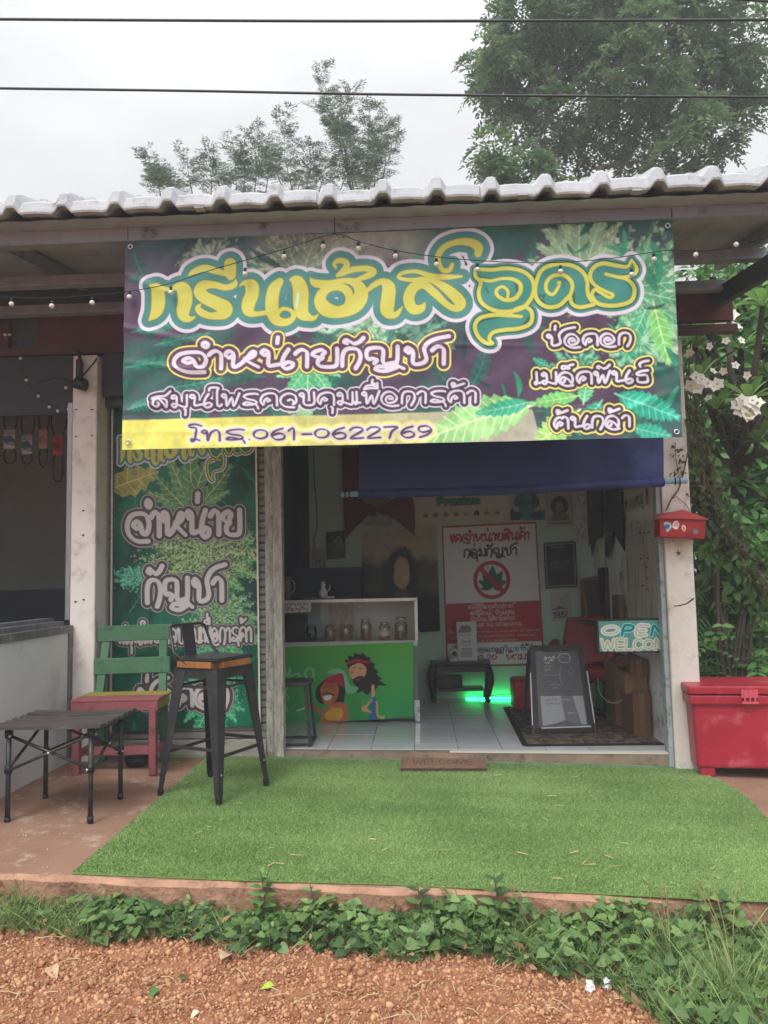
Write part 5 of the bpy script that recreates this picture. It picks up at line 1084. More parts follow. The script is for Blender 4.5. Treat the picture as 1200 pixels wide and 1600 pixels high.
cv.sheet('cloth', cs, gc, rough=0.8, relief=lambda u, v: 0.012*v**2*(np.sin(u*19)+0.6*np.sin(u*41+1))+0.006*v*np.sin(u*9+2)+0.014*v)
st = thing('price_notice', 'small white notice taped to the top left of the glass case', 'notice', PY(457, 956, CY)); c = Canvas([(441, 938), (486, 937), (486, 956), (441, 958)], 80, 36, S('#cfccc8'))
c.layers(lettering('จำหน่ายเฉพาะ', (445, 946.5), (482, 945.5), 4.2, 20), [(0, S('#30406a'))]); c.layers(lettering('ผู้มีอายุเกิน', (445, 954.5), (482, 953.5), 4.2, 20), [(0, S('#8a2a2a'))])
c.sheet('print', [PY(*q, CY-0.008) for q in c.quad], st)
# jars and things in the case
M['herb'] = mat('dried_herb', S('#4c5138'), 0.95, S('#2f3323'), 40, 0.7, 0.8, 60); M['jar_glass'] = glass_mat('jar_glass', (0.82, 0.87, 0.85), 0.3); M['jar_lid'] = mat('silver_jar_lid', S('#b5b5b0'), 0.35, metal=0.6)
def jar(px_, pyt, w_, label, lidc='jar_lid', fill=0.6, paper=False, shape=0, dy=0.12):
    Yj = CY+dy; base = PY(px_, 1000, Yj); base.z = zg; top = PY(px_, pyt, Yj).z; H = top-zg; r = w_*Yj/2400
    t = thing('herb_jar', label, 'jar', base, 0, 'herb jars in the display case')
    pr_ = [(r*0.9, 0.001), (r, 0.01), (r, H*0.72), (r*0.72, H*0.84), (r*0.7, H*0.88)] if shape == 0 else [(r*0.92, 0.001), (r, 0.008), (r, H*0.66), (r*0.8, H*0.74), (r*0.78, H*0.8)]
    b = MB(); b.lathe(pr_, n=16); b.build('glass_body', M['jar_glass'], t)
    b = MB(); b.lathe([(r*0.86, 0.006), (r*0.9, 0.012), (r*0.9, H*fill*0.7), (r*0.5, H*fill*0.74)], n=14); b.build('herb', M['herb'], t)
    b = MB(); b.lathe([(r*0.8, H*0.86), (r*0.84, H*0.87), (r*0.84, H*0.97), (r*0.7, H)], n=16); b.build('lid', M[lidc], t)
    if paper: b = MB(); b.lathe([(r*1.01, H*0.2), (r*1.015, H*0.2), (r*1.015, H*0.55), (r*1.01, H*0.55)], n=16); b.build('paper_label', M['white_plastic'], t)
jar(487, 975, 16, 'first herb jar from the left, squat with a pale screw lid'); jar(516, 976, 17, 'second herb jar, short with a dark lid', 'black_plastic', 0.8); jar(541, 971, 20, 'third herb jar, wide and tall, filled to the shoulder', fill=0.85)
jar(572, 966, 17, 'tall slim herb jar left of the jar with a white label', fill=0.7); jar(601, 972, 17, 'herb jar with a square white paper label', paper=True, fill=0.6); jar(627, 964, 20, 'tallest herb jar at the right end of the case', shape=1, fill=0.5)
b = MB(); a_ = PY(446, 960, CY+0.2); b.span((x0+0.01, CY+0.15, zg), (PY(478, 960, CY+0.2).x, CY+0.3, PY(478, 958, CY+0.2).z)); o = b.build('dark_carton', M['dark_wood']); tag(o, 'dark brown carton inside the left end of the glass case', 'box')
b = MB(); a_, c_ = PY(514, 940, CY+0.35), PY(553, 985, CY+0.35); b.span((a_.x, CY+0.345, c_.z), (c_.x, CY+0.352, a_.z)); o = b.build('framed_card', mat('mottled_pink_paper', S('#b3acab'), 0.7, S('#8d898a'), 25, 0.6)); tag(o, 'greyish pink sheet stuck inside the back of the glass case', 'paper')
# objects on the case
def on_case(px_, w_, h_, name, label, cat, m, shape='lathe', dy=0.2):
    p = PY(px_, 930, CY+dy); k = (CY+dy)/1200; p.z = zt+0.0185; t = thing(name, label, cat, p); return t, w_*k/2, h_*k
t, r, H = on_case(449, 14, 34, 'drink_cup', 'brown printed cup at the left end of the case top', 'cup', None); b = MB(); b.lathe([(r*0.75, 0), (r, H*0.95), (r*1.05, H), (r*0.9, H)], n=14); b.build('cup', mat('brown_cup', S('#6a5b48'), 0.6, S('#8f8468'), 30, 0.6), t); b = MB(); b.tube([(r*0.95, 0, H*0.25), (r*1.6, 0, H*0.4), (r*1.6, 0, H*0.75), (r*0.95, 0, H*0.85)], 0.006, 6); b.build('handle', mat('cream_handle', S('#b3a98f'), 0.5), t)
t, r, H = on_case(505, 13, 26, 'white_figurine', 'small white figurine standing on the glass case', 'ornament', None); b = MB(); b.lathe([(r, 0), (r*1.1, H*0.25), (r*0.7, H*0.55), (r*0.45, H*0.62), (r*0.62, H*0.8), (r*0.3, H)], n=12); b.build('body', M['white_plastic'], t); b = MB(); b.tube([(r*0.6, 0, H*0.3), (r*1.5, 0, H*0.5), (r*1.7, 0, H*0.8)], [0.008, 0.006, 0.004], 6); b.build('arm', M['white_plastic'], t)
b = MB(); p = PY(517, 930, CY+0.1); b.box((p.x, CY+0.1, zt+0.027), (0.06, 0.04, 0.016)); b.bevel(0.003, 1); o = b.build('white_soap_box', M['white_plastic']); tag(o, 'tiny white box lying on the glass case top', 'box')
b = MB(); p = PY(487, 931, CY+0.06); b.box((p.x, CY+0.06, zt+0.024), (0.13, 0.05, 0.010)); b.bevel(0.003, 1); o = b.build('tablet_case', M['alu']); tag(o, 'flat silver edged case lying on the glass case top', 'case')
# ================================================================ small black square stool by the left door post
sp = [PF(470, 1161), PF(487, 1154)]; sy = PF(455, 1168).y
sx0, sx1 = PF(433, 1168).x, PF(475, 1168).x
iz = PY(470, 1066, sy+0.05).z-F(-0.9)
ms = thing('metal_stool', 'small black square tube stool just inside the left door post', 'stool', ((sx0+sx1)/2+0.0, sy+0.15, F(-0.95)))
hw, hd = 0.135, 0.13; tp_ = 0.10
b = MB(); b.box((0, 0, iz-0.015), (0.26, 0.25, 0.03)); b.bevel(0.006, 2); b.build('seat', M['black_metal'], ms)
for sx in (-1, 1):
    for sy_ in (-1, 1):
        b = MB(); b.bar((sx*tp_, sy_*tp_, iz-0.03), (sx*hw, sy_*hd, 0), 0.022 if sy_ < 0 else 0.018, 0.022, (0, 1, 0)); b.build('leg', M['black_metal'], ms)
b = MB()
for (p, q) in (((-hw, -hd, 0.014), (hw, -hd, 0.014)), ((hw, -hd, 0.014), (hw, hd, 0.014)), ((-hw, hd, 0.014), (hw, hd, 0.014)), ((-hw, -hd, 0.014), (-hw, hd, 0.014))): b.bar(p, q, 0.016, 0.016)
b.build('stretcher', M['black_metal'], ms)
# ================================================================ dark carved bench with webcam and paper stand, green strip light
bf0, bf1 = PF(676, 1100), PF(766, 1098); by = (bf0.y+bf1.y)/2
bz = PY(720, 1034, by).z; fz0 = F(0.5)
bt = thing('carved_bench', 'low dark carved wooden table with bowed legs against the back wall', 'low table', ((bf0.x+bf1.x)/2, by, fz0))
bw = (PY(762, 1030, by).x-PY(668, 1030, by).x)/2; H = bz-fz0; dpt = min(0.36, YB-by-0.03)
b = MB(); b.box((0, dpt/2, H-0.02), (bw*2, dpt, 0.035)); b.bevel(0.01, 2); b.build('top', M['dark_wood'], bt)
b = MB(); b.box((0, 0.02, H-0.07), (bw*1.8, 0.03, 0.05)); b.build('apron', M['dark_wood'], bt)
b = MB(); b.box((0, dpt/2, H*0.32), (bw*1.5, dpt*0.8, 0.025)); b.build('shelf', M['dark_wood'], bt)
for sx in (-1, 1):
    for y_ in (0.03, dpt-0.03):
        b = MB(); b.tube(spline([(sx*bw*0.86, y_, H-0.04), (sx*bw*0.99, y_, H*0.62), (sx*bw*0.94, y_, H*0.3), (sx*bw*0.86, y_, H*0.1), (sx*bw*0.95, y_-0.01, 0.012)], 4), [0.04]*3+[0.036]*4+[0.03]*4+[0.024]*3+[0.022]*2+[0.03], 8); b.build('leg', M['dark_wood'], bt)
b = MB(); b.box((-bw*0.4, dpt*0.4, H*0.32+0.07), (bw*0.9, dpt*0.6, 0.10)); b.bevel(0.01, 2); o = b.build('black_case', M['black_plastic']); o.location = bt.location; tag(o, 'black case stored on the shelf of the carved table', 'case')
def d_paper(c):
    c.poly([(715, 985), (720, 976), (735, 976), (736, 984)], S('#6f7274')); c.line([(719, 988), (736, 987)], 1, S('#888')); c.layers([np.c_[[(728+7*math.cos(a), 995+5*math.sin(a)) for a in np.linspace(0, 6.3, 20)], np.full(20, 0.8)]], [(0, S('#77797c'))]); c.line([(723, 995), (733, 995)], 3, S('#9a9c9e'))
    for i in range(6): c.line([(720, 1003+i*1.8), (737, 1002.5+i*1.8)], 1.0, S('#75777a'))
pq = [(713, 972), (744, 971), (746, 1016), (716, 1017)]; ys = by+0.08
c = Canvas(pq, 66, 92, S('#c9cbcb')); d_paper(c); cs = [PY(*q, ys) for q in pq]; pt = thing('menu_stand', 'white printed card standing on the dark carved table', 'card stand', (cs[3].x, ys, bz)); 
for q in cs[2:]: q.z = bz-0.002+0.001
c.sheet('card', cs, pt); b = MB(); b.span((cs[3].x, ys+0.003, bz-0.002), (cs[2].x, ys+0.05, bz+0.004)); b.build('foot', M['glass'], pt, world=True)
wc = thing('webcam', 'small white camera with a black lens on the dark carved table', 'camera', PY(709, 1018, by+0.05)); wc.location.z = bz-0.002
b = MB(); b.lathe([(0.045, 0), (0.05, 0.02), (0.04, 0.035)], n=16); b.build('foot', M['white_plastic'], wc); b = MB(); b.ball((0, 0, 0.075), 0.045, 14); b.build('head', M['white_plastic'], wc); b = MB(); b.tube([(0.004, -0.035, 0.077), (0.004, -0.05, 0.077)], 0.024, 14); b.build('lens', M['black_plastic'], wc); b = MB(); b.tube([(-0.035, 0, 0.1), (-0.045, 0, 0.17)], 0.004, 6); b.build('antenna', M['white_plastic'], wc)
gl = thing('strip_light', 'glowing green strip light on the floor along the back wall', 'strip light', (0.75, YB-0.05, F(0.75)))
M['green_glow'] = mat('green_led', S('#22c060'), 0.5, emit=(0.02, 1.0, 0.22), estr=9)
xa, xb = PY(728, 1084, YB-0.04).x, PY(812, 1084, YB-0.04).x
b = MB(); b.span((xa, YB-0.055, F(xa)+0.005), (xb, YB-0.04, F(xa)+0.014)); b.build('led_strip', M['green_glow'], gl, world=True)
b = MB(); b.tube(spline([(xb, YB-0.06, F(xb)+0.01), (xb-0.1, YB-0.09, F(xb)+0.06), (xb-0.25, YB-0.08, F(xb)+0.05), (xa+0.1, YB-0.1, F(xb)+0.03)], 4), 0.004, 6); b.build('lead', M['wire'], gl, world=True)
# ================================================================ rug, red seats, chalk board
M['rug'] = mat('patterned_brown_rug', S('#3a2c24'), 0.95, S('#7a6a58'), 14, 0.35, 0.5, 90, col3=S('#8f8272'), scale3=9, detail=3); M['rug_edge'] = mat('dark_rug_edge', S('#1f1a18'), 0.95)
rq_ = [(790, 1107), (821, 1166), (1041, 1164), (1030, 1100)]; rp = [PF(*q) for q in rq_]; rp[2].x = min(rp[2].x, XR-0.02); rp[3] = Vector((XR-0.03, rp[0].y, 0))
rg = thing('floor_rug', 'dark brown patterned rug on the tiles under the chalk board', 'rug', (rp[0].x, rp[0].y, F(rp[0].x)))
b = MB(); b.prism([(p.x, p.y, F(p.x)+0.003) for p in rp], (0, 0, 0.006)); b.build('pile', M['rug'], rg, world=True)
b = MB()
for p, q in ((0, 1), (1, 2), (3, 0)): b.bar(Vector((rp[p].x, rp[p].y, F(rp[p].x)+0.006)), Vector((rp[q].x, rp[q].y, F(rp[q].x)+0.006)), 0.04, 0.01)
b.build('edging', M['rug_edge'], rg, world=True)
def rod(t, name, pts, r, m, n=8): b = MB(); b.tube(pts, r, n); return b.build(name, m, t)
cb0, cb1 = PF(834, 1150), PF(927, 1146); cy = (cb0.y+cb1.y)/2
cbt = thing('chalk_board', 'black A frame chalk board with faint chalk writing and a lower sheet with sky sheen painted in', 'chalkboard', ((cb0.x+cb1.x)/2, cy, F(1.0)+0.010), math.atan2(cb1.y-cb0.y, cb1.x-cb0.x)*0.5)
wq = math.dist(cb0[:2], cb1[:2]); Hc = PY(870, 1012, cy+0.1).z-F(1.0)
tb = 0.12                                                     # lean back at the top
def CB(u, v): return Vector(((u-0.5)*wq*(0.86+0.14*v), tb*(1-v)-0.0, Hc*(1-v)))
cq = [(829, 1016), (915, 1019), (922, 1144), (834, 1136)]
c = Canvas([(0, 0), (100, 0), (100, 150), (0, 150)], 150, 220, S('#59585c')); n = fbm(220, 150, 6, 5, 95); c.img = c.img*(0.8+0.4*n[..., None])  # board grey lifted: sheen of the sky is put into the colour
c.poly([(6, 88), (98, 90), (98, 146), (70, 142), (55, 136), (36, 142), (8, 146)], S('#b0b1b3'), 0, 0.75); c.poly([(50, 89), (75, 89), (88, 146), (64, 140), (55, 137)], S('#66666a'), 0, 0.9)  # lower sheet: pale sky reflection painted on, darker band left between
CK = S('#b9b9b7'); rc = random.Random(3)
def scr(x, y, w_, h_, n_, lw=1.0, col=CK):
    pts = [(x+w_*i/n_+rc.uniform(-1, 1), y+rc.uniform(-h_, h_)) for i in range(n_+1)]; c.line(pts, lw, col)
scr(18, 14, 26, 5, 12, 1.4); scr(20, 20, 22, 4, 9, 1.2); c.line([(62+14*math.cos(a)+rc.uniform(-1, 1)+4, 14+9*math.sin(a)+rc.uniform(-1, 1)) for a in np.linspace(0, 6.3, 18)], 1.2, CK); scr(58, 14, 18, 3, 9, 0.9, S('#8a8a88'))
for yy, a_, b_ in ((30, 16, 24), (37, 20, 12), (48, 14, 40), (66, 28, 26), (73, 34, 12)): scr(a_, yy, b_, 2.0, 10, 0.8, S('#98978f'))
c.line([(58, 28), (54, 40), (52, 56), (56, 66)], 0.8, S('#9a9a94')); c.line([(74, 38), (80, 34), (84, 42), (77, 48), (74, 40)], 0.8, S('#8d8d88')); scr(62, 122, 14, 2, 6, 0.9); scr(16, 96, 26, 2, 12, 1.0, S('#4c4c4e')); scr(18, 104, 30, 3, 14, 1.0, S('#4c4c4e')); scr(54, 96, 14, 2, 6, 0.8)
fr_ = 0.06
o = c.sheet('writing_surface', [CB(0.1, 0.06)+Vector((0, -0.012, 0)), CB(0.9, 0.06)+Vector((0, -0.012, 0)), CB(0.9, 0.93)+Vector((0, -0.012, 0)), CB(0.1, 0.93)+Vector((0, -0.012, 0))], rough=0.35); o.parent = cbt
M['cb_frame'] = mat('dark_board_frame', S('#2b2b2d'), 0.5, S('#39393b'), 12, 0.8)
b = MB(); 
for p, q in (((0.04, 0.02), (0.96, 0.02)), ((0.04, 0.96), (0.96, 0.96)), ((0.05, 0.0), (0.05, 0.97)), ((0.95, 0.0), (0.95, 0.97))): b.bar(CB(*p), CB(*q), 0.045, 0.022, (0, 1, 0))
b.build('frame', M['cb_frame'], cbt)
for u in (0, 1):
    s_ = 1 if u else -1
    b = MB(); b.bar(CB(u, 0.28)+Vector((s_*0.004, -0.004, 0)), Vector((s_*wq*0.5, -0.012, 0)), 0.022, 0.022, (0, 1, 0)); b.build('leg', M['cb_frame'], cbt)
    b = MB(); b.bar(CB(u, 0.30)+Vector((s_*0.006, -0.018, 0)), CB(u, 0.93)+Vector((s_*0.004, -0.018, 0)), 0.008, 0.008, (0, 1, 0)); b.build('edge_strip', M['white_plastic'], cbt)
    b = MB(); b.bar(CB(u, 0.05)+Vector((0, 0.02, 0)), Vector((s_*wq*0.46, 0.36, 0)), 0.022, 0.018, (0, 1, 0)); b.build('leg', M['cb_frame'], cbt)
b = MB(); b.bar(Vector((-wq*0.36, -0.008, 0.045)), Vector((wq*0.44, -0.008, 0.045)), 0.008, 0.010, (0, 1, 0)); b.build('ground_bar', M['white_plastic'], cbt)
# red armchair behind the board
rc0 = PF(930, 1120); chy = 6.75
ac = thing('red_armchair', 'red upholstered armchair partly hidden behind the chalk board', 'armchair', (PY(912, 1090, chy).x, chy, F(1.2)+0.002), math.radians(-18))
b = MB(); b.hexa([(-0.22, -0.2, 0.30), (0.24, -0.2, 0.30), (0.24, 0.22, 0.30), (-0.22, 0.22, 0.30), (-0.22, -0.22, 0.42), (0.24, -0.22, 0.42), (0.24, 0.22, 0.40), (-0.22, 0.22, 0.40)]); b.bevel(0.04, 3); b.build('seat', M['red_vinyl'], ac, smooth=True)
b = MB(); b.hexa([(-0.22, 0.16, 0.38), (0.24, 0.16, 0.38), (0.24, 0.26, 0.38), (-0.22, 0.26, 0.38), (-0.16, 0.26, 0.80), (0.18, 0.26, 0.82), (0.18, 0.34, 0.82), (-0.16, 0.34, 0.80)]); b.bevel(0.04, 3); b.build('backrest', M['red_vinyl'], ac, smooth=True)
for s_ in (-1, 1):
    b = MB(); b.hexa([(s_*0.24-0.04, -0.2, 0.36), (s_*0.24+0.04, -0.2, 0.36), (s_*0.24+0.04, 0.2, 0.36), (s_*0.24-0.04, 0.2, 0.36), (s_*0.26-0.04, -0.18, 0.56), (s_*0.26+0.04, -0.18, 0.56), (s_*0.25+0.04, 0.24, 0.62), (s_*0.25-0.04, 0.24, 0.62)]); b.bevel(0.03, 3); b.build('armrest', M['red_vinyl'], ac, smooth=True)
    for y_ in (-0.18, 0.2): rod(ac, 'leg', [(s_*0.2, y_, 0.31), (s_*0.23, y_*1.1, 0)], 0.014, M['black_metal'])
ot = thing('red_pouffe', 'low red vinyl cube seat beside the green light', 'pouffe', (PY(818, 1090, 6.9).x, 6.9, F(0.9)))
b = MB(); b.box((0.05, 0, 0.16), (0.30, 0.3, 0.26)); b.bevel(0.03, 3); b.build('cushion', M['red_vinyl'], ot, smooth=True); b = MB(); b.box((0.05, 0, 0.015), (0.26, 0.26, 0.03)); b.build('base', M['black_plastic'], ot)
# ================================================================ right wall: clothes, calendar, planks, boxes, LED sign
RW = XR-0.012
def on_wall(q): return PX(q[0], q[1], RW)
def flat(name, label, cat, pts, m, off=0.0, th=0.006):
    P_ = [on_wall(q)+Vector((-off, 0, 0)) for q in pts]; b = MB(); b.prism(P_, (-th, 0, 0)); bmesh.ops.triangulate(b.bm, faces=[f_ for f_ in b.bm.faces if len(f_.verts) > 4]); o = b.build(name, m); return tag(o, label, cat)
flat('hanging_trousers', 'dark green black trousers hanging on the marble papered wall', 'trousers', [(915, 740), (945, 740), (945, 840), (934, 842), (929, 870), (926, 845), (918, 876), (914, 850)], mat('dark_green_cloth', S('#1d2624'), 0.95, S('#2b3330'), 6, 0.8), 0.02)
flat('hanging_trousers', 'dark purple trousers with a tan patch hanging nearest the planks', 'trousers', [(951, 740), (974, 740), (981, 862), (964, 832), (955, 872), (950, 868)], mat('dark_purple_cloth', S('#272130'), 0.95, S('#191520'), 6, 0.8, col3=S('#5f4a30'), scale3=4), 0.02)
flat('wall_calendar', 'white calendar with dark green blocks high on the right wall', 'calendar', [(976, 764), (1009, 752), (1012, 788), (978, 800)], mat('calendar_paper', S('#b5b2aa'), 0.7), 0.004)
for i, (xa_, ya_) in enumerate(((979, 784), (988, 780), (997, 776), (980, 793), (989, 789), (998, 785))): pass
o = flat('calendar_grid', 'dark green printed month blocks on the wall calendar', 'print', [(978, 783), (1006, 771), (1007, 787), (979, 796)], mat('dark_green_print', S('#2f4a3a'), 0.7, S('#b5b2aa'), 26, 0.4), 0.0115, 0.001); o.parent = bpy.data.objects['wall_calendar']
del o['category']; del o['label']
pkm = mat('weathered_plank_door', S('#b9b1a4'), 0.85, S('#a3998b'), 3, 0.8, 0.3, 40, col3=S('#6f665b'), scale3=6, stretch=(3, 3, 0.5))
pd = thing('plank_board', 'weathered wooden plank board leaning on the right wall inside the door', 'wooden board', on_wall((1020, 940)))
for xa_, xb_ in ((982, 1000), (1001, 1013), (1014, 1022), (1023, 1031)):
    P_ = [on_wall(q)+Vector((-0.004, 0, 0)) for q in ((xa_, 818), (xb_, 816), (xb_+1, 985), (xa_+1, 985))]; b = MB(); b.prism(P_, (-0.014, 0, 0)); b.build('plank', pkm, pd, world=True)
sb = thing('black_speaker', 'black loudspeaker box standing by the right wall', 'speaker', (XR-0.2, 6.6, F(1.5))); b = MB(); p = PX(946, 884, XR-0.15); b.span((PY(944, 900, 7.0).x, 7.0, PY(950, 945, 7.0).z), (PY(984, 900, 7.0).x, 7.25, PY(950, 886, 7.0).z)); b.span((PY(944, 900, 7.0).x, 7.0, F(1.4)), (PY(984, 900, 7.0).x, 7.25, PY(950, 945, 7.0).z-0.003)); b.bevel(0.01, 1); b.build('cabinet', M['black_plastic'], sb, world=True)
for z_, r_ in ((1.12, 0.1), (0.98, 0.06)): b = MB(); b.tube([(PY(964, 900, 7.0).x, 7.002, F(1.5)+z_), (PY(964, 900, 7.0).x, 6.99, F(1.5)+z_)], r_*0.7, 18); b.build('grille', M['black_metal'], sb, world=True)
lp = thing('leaning_panel', 'brown plywood panel leaning in the back right corner', 'panel', PF(925, 1085)); P_ = [PY(*q, 7.3) for q in ((909, 906), (939, 902), (945, 1060), (914, 1070))]; b = MB(); b.prism(P_, (0, 0.02, 0)); b.build('sheet', mat('old_brown_panel', S('#54402e'), 0.8, S('#463526'), 3, 0.8, stretch=(4, 4, 0.6)), lp, world=True); b = MB(); b.bar(P_[0], P_[1], 0.03, 0.04, (0, 1, 0)); b.bar(P_[1], P_[2], 0.03, 0.04, (0, 1, 0)); b.bar(P_[0], P_[3], 0.03, 0.04, (0, 1, 0)); b.build('border', M['ply'], lp, world=True)
b = MB(); b.tube([PY(914, 926, 7.2), PY(924, 1040, 6.9)], 0.010, 8); o = b.build('bamboo_pole', mat('yellow_bamboo', S('#a08a52'), 0.6, S('#86703f'), 12, 0.7)); tag(o, 'thin yellow bamboo pole leaning on the brown panel', 'pole')
def carton(xa_, ya_, xb_, yb_, Y_, dp_, label, m, name='cardboard_box', flap=False):
    a_, c_ = PY(xa_, ya_, Y_), PY(xb_, yb_, Y_); xr = min(c_.x, XR-0.02)
    t = thing(name, label, 'box', (a_.x, Y_, c_.z)); b = MB(); b.span((a_.x, Y_, c_.z), (xr, Y_+dp_, a_.z)); b.bevel(0.004, 1); b.build('carton', m, t, world=True)
    b = MB(); b.span(((a_.x+xr)/2-0.02, Y_-0.001, c_.z+0.004), ((a_.x+xr)/2+0.02, Y_, a_.z-0.004)); b.build('tape', mat('brown_tape', tuple(np.array(S('#7a5c3e'))), 0.3), t, world=True)
    if flap: b = MB(); b.hexa([(a_.x, Y_, a_.z-0.002), (a_.x+0.006, Y_, a_.z-0.002), (a_.x+0.006, Y_+dp_, a_.z-0.002), (a_.x, Y_+dp_, a_.z-0.002), (a_.x-0.05, Y_, a_.z-0.06), (a_.x-0.044, Y_, a_.z-0.06), (a_.x-0.044, Y_+dp_, a_.z-0.06), (a_.x-0.05, Y_+dp_, a_.z-0.06)]); b.build('flap', m, t, world=True)
    return t
ypl = PF(1010, 1152).y
z1 = 0
pb_ = carton(988, 1082, 1046, 1153, ypl, 0.32, 'upright wooden veneer box standing at the right end of the rug', M['ply'], 'veneer_box')
carton(975, 1052, 1046, 1083, ypl+0.05, 0.3, 'brown box lying between the veneer box and the open topped carton', M['cardboard'])
carton(984, 1030, 1046, 1056, ypl+0.02, 0.34, 'open topped small brown carton just under the lettered shop sign', M['ply'], flap=True)
carton(958, 1035, 990, 1142, ypl+0.38, 0.3, 'tall narrow brown carton behind the veneer box', M['cardboard'])
carton(940, 1040, 962, 1112, ypl+0.75, 0.3, 'dark brown carton furthest back beside the armchair', M['dark_wood'])
# shelf carrying the upper boxes
shf = thing('tool_shelf', 'dark shelf rack with tools behind the lettered shop sign', 'shelf', (XR-0.15, ypl+0.5, F(1.5)))
zs = PY(1000, 972, ypl+0.45).z
b = MB(); b.span((XR-0.36, ypl+0.42, zs-0.02), (XR-0.015, ypl+0.85, zs)); b.build('shelf', M['dark_wood'], shf, world=True)
for y_ in (ypl+0.44, ypl+0.83): b = MB(); b.span((XR-0.05, y_-0.015, F(1.5)), (XR-0.02, y_+0.015, zs-0.02)); b.build('leg', M['black_metal'], shf, world=True)
t = carton(965, 930, 1030, 972, ypl+0.62, 0.2, 'dark brown box on the shelf behind the smaller box', mat('dark_cardboard', S('#54392a'), 0.85)); 
t = carton(981, 946, 1032, 972, ypl+0.46, 0.14, 'small tan box on the front of the shelf', M['cardboard'])
tl = thing('clamp_tool', 'bright metal clamp tool standing on the shelf boxes', 'tool', PY(975, 925, ypl+0.7)); b = MB(); b.tube([PY(970, 893, ypl+0.7), PY(972, 918, ypl+0.7), PY(984, 930, ypl+0.7)], 0.016, 8); b.build('jaw', M['alu'], tl, world=True); b = MB(); b.tube([PY(988, 884, ypl+0.7), PY(990, 915, ypl+0.7)], 0.014, 8); b.build('handle', M['alu'], tl, world=True)
# LED sign
LQ = [(935, 969), (1036, 966), (1037, 1018), (937, 1019)]; LY = WALL+0.03
c = Canvas([(935, 971), (1060, 968), (1061, 1017), (937, 1018)], 250, 98, S('#5d9c94')); n = fbm(98, 250, 4, 4, 99); c.img = c.img*(0.9+0.2*n[..., None])
SB, SW, SO = S('#1c7f8a'), S('#e8e9df'), S('#8fe6e6')
for ch, xa_, xb_, col, oc in (('O', 938, 966, S('#d9dccf'), SW), ('P', 968, 989, SB, SO), ('E', 990, 1012, S('#dcd6c8'), SW), ('N', 1014, 1038, SB, SO)):
    c.layers(lettering(ch, (xa_, 993), (xb_, 993), 16, 26, thin=0.9, slant=0.28), [(1.4, oc), (0, col)])
L = lettering('WELCOME', (939, 1016), (1056, 1015), 17, 22, thin=0.9); c.layers(L, [(1.2, S('#e3e2cf')), (0, S('#cdccb8'))])
dk = S('#3c4a48')
for st in lettering('WELCOME', (939, 1016), (1056, 1015), 17, 22)+lettering('O', (938, 993), (966, 993), 16, 20, slant=0.28)+lettering('E', (990, 993), (1012, 993), 16, 20, slant=0.28):
    d = np.r_[0, np.cumsum(np.hypot(*np.diff(st[:, :2], axis=0).T))]; k_ = np.arange(1.2, d[-1], 3.0)
    for x_, y_ in zip(np.interp(k_, d, st[:, 0]), np.interp(k_, d, st[:, 1])): c.layers([np.array([(x_, y_, 1.3)])], [(0, dk)])
cs = [PY(*q, LY) for q in c.quad]
ls = thing('open_sign', 'teal dotted letter shop sign reading open and welcome behind the right door post', 'sign', cs[3])
c.sheet('sign_face', cs, ls, rough=0.3)
b = MB(); b.hexa([cs[3]+Vector((-0.012, 0.002, -0.012)), cs[2]+Vector((0.012, 0.002, -0.012)), cs[2]+Vector((0.012, 0.03, -0.012)), cs[3]+Vector((-0.012, 0.03, -0.012)), cs[0]+Vector((-0.012, 0.002, 0.012)), cs[1]+Vector((0.012, 0.002, 0.012)), cs[1]+Vector((0.012, 0.03, 0.012)), cs[0]+Vector((-0.012, 0.03, 0.012))]); b.build('frame', M['black_plastic'], ls, world=True)
b = MB(); b.tube([cs[0]+Vector((0.06, 0.015, 0.01)), Vector((cs[0].x+0.1, LY+0.02, 2.5))], 0.002, 5); b.tube([cs[1]+Vector((-0.06, 0.015, 0.01)), Vector((cs[1].x-0.06, LY+0.02, 2.5))], 0.002, 5); b.build('hanging_wire', M['wire'], ls, world=True)
b = MB(); b.tube(spline([PY(*q, ypl+0.3) for q in ((934, 1060), (936, 1080), (948, 1095), (962, 1098), (976, 1092), (990, 1088))], 5), 0.004, 6); o = b.build('power_cable', mat('white_cable', S('#a9aaa8'), 0.5)); tag(o, 'thin pale cable looping in front of the cartons', 'cable')
# extra clutter on the right: dark knots in the planks are modelled as nail heads and holes
for q in ((1004, 832), (1010, 832), (1018, 832), (1005, 873), (1016, 872), (1014, 886), (1015, 903), (1016, 921), (1008, 915)):
    p = on_wall(q); b = MB(); b.box((p.x-0.019, p.y, p.z), (0.003, 0.05, 0.014)); b.build('knot', M['dark_wood'], pd, world=True)
def d_sheet(c):
    n = fbm(c.h, c.w, 5, 5, 131); k_ = np.clip((n-0.52)*9, 0, 1)[..., None]; c.img = c.img*(1-k_*0.6)+np.array(S('#8a8782'))*k_*0.6
poster('patterned_sheet', 'pale marbled paper sheet taped in the back corner left of the hanging trousers', 'paper sheet', [(896, 770), (914, 768), (916, 850), (899, 852)], 40, 150, d_sheet, S('#d5d4d0'), Y=YB-0.02)
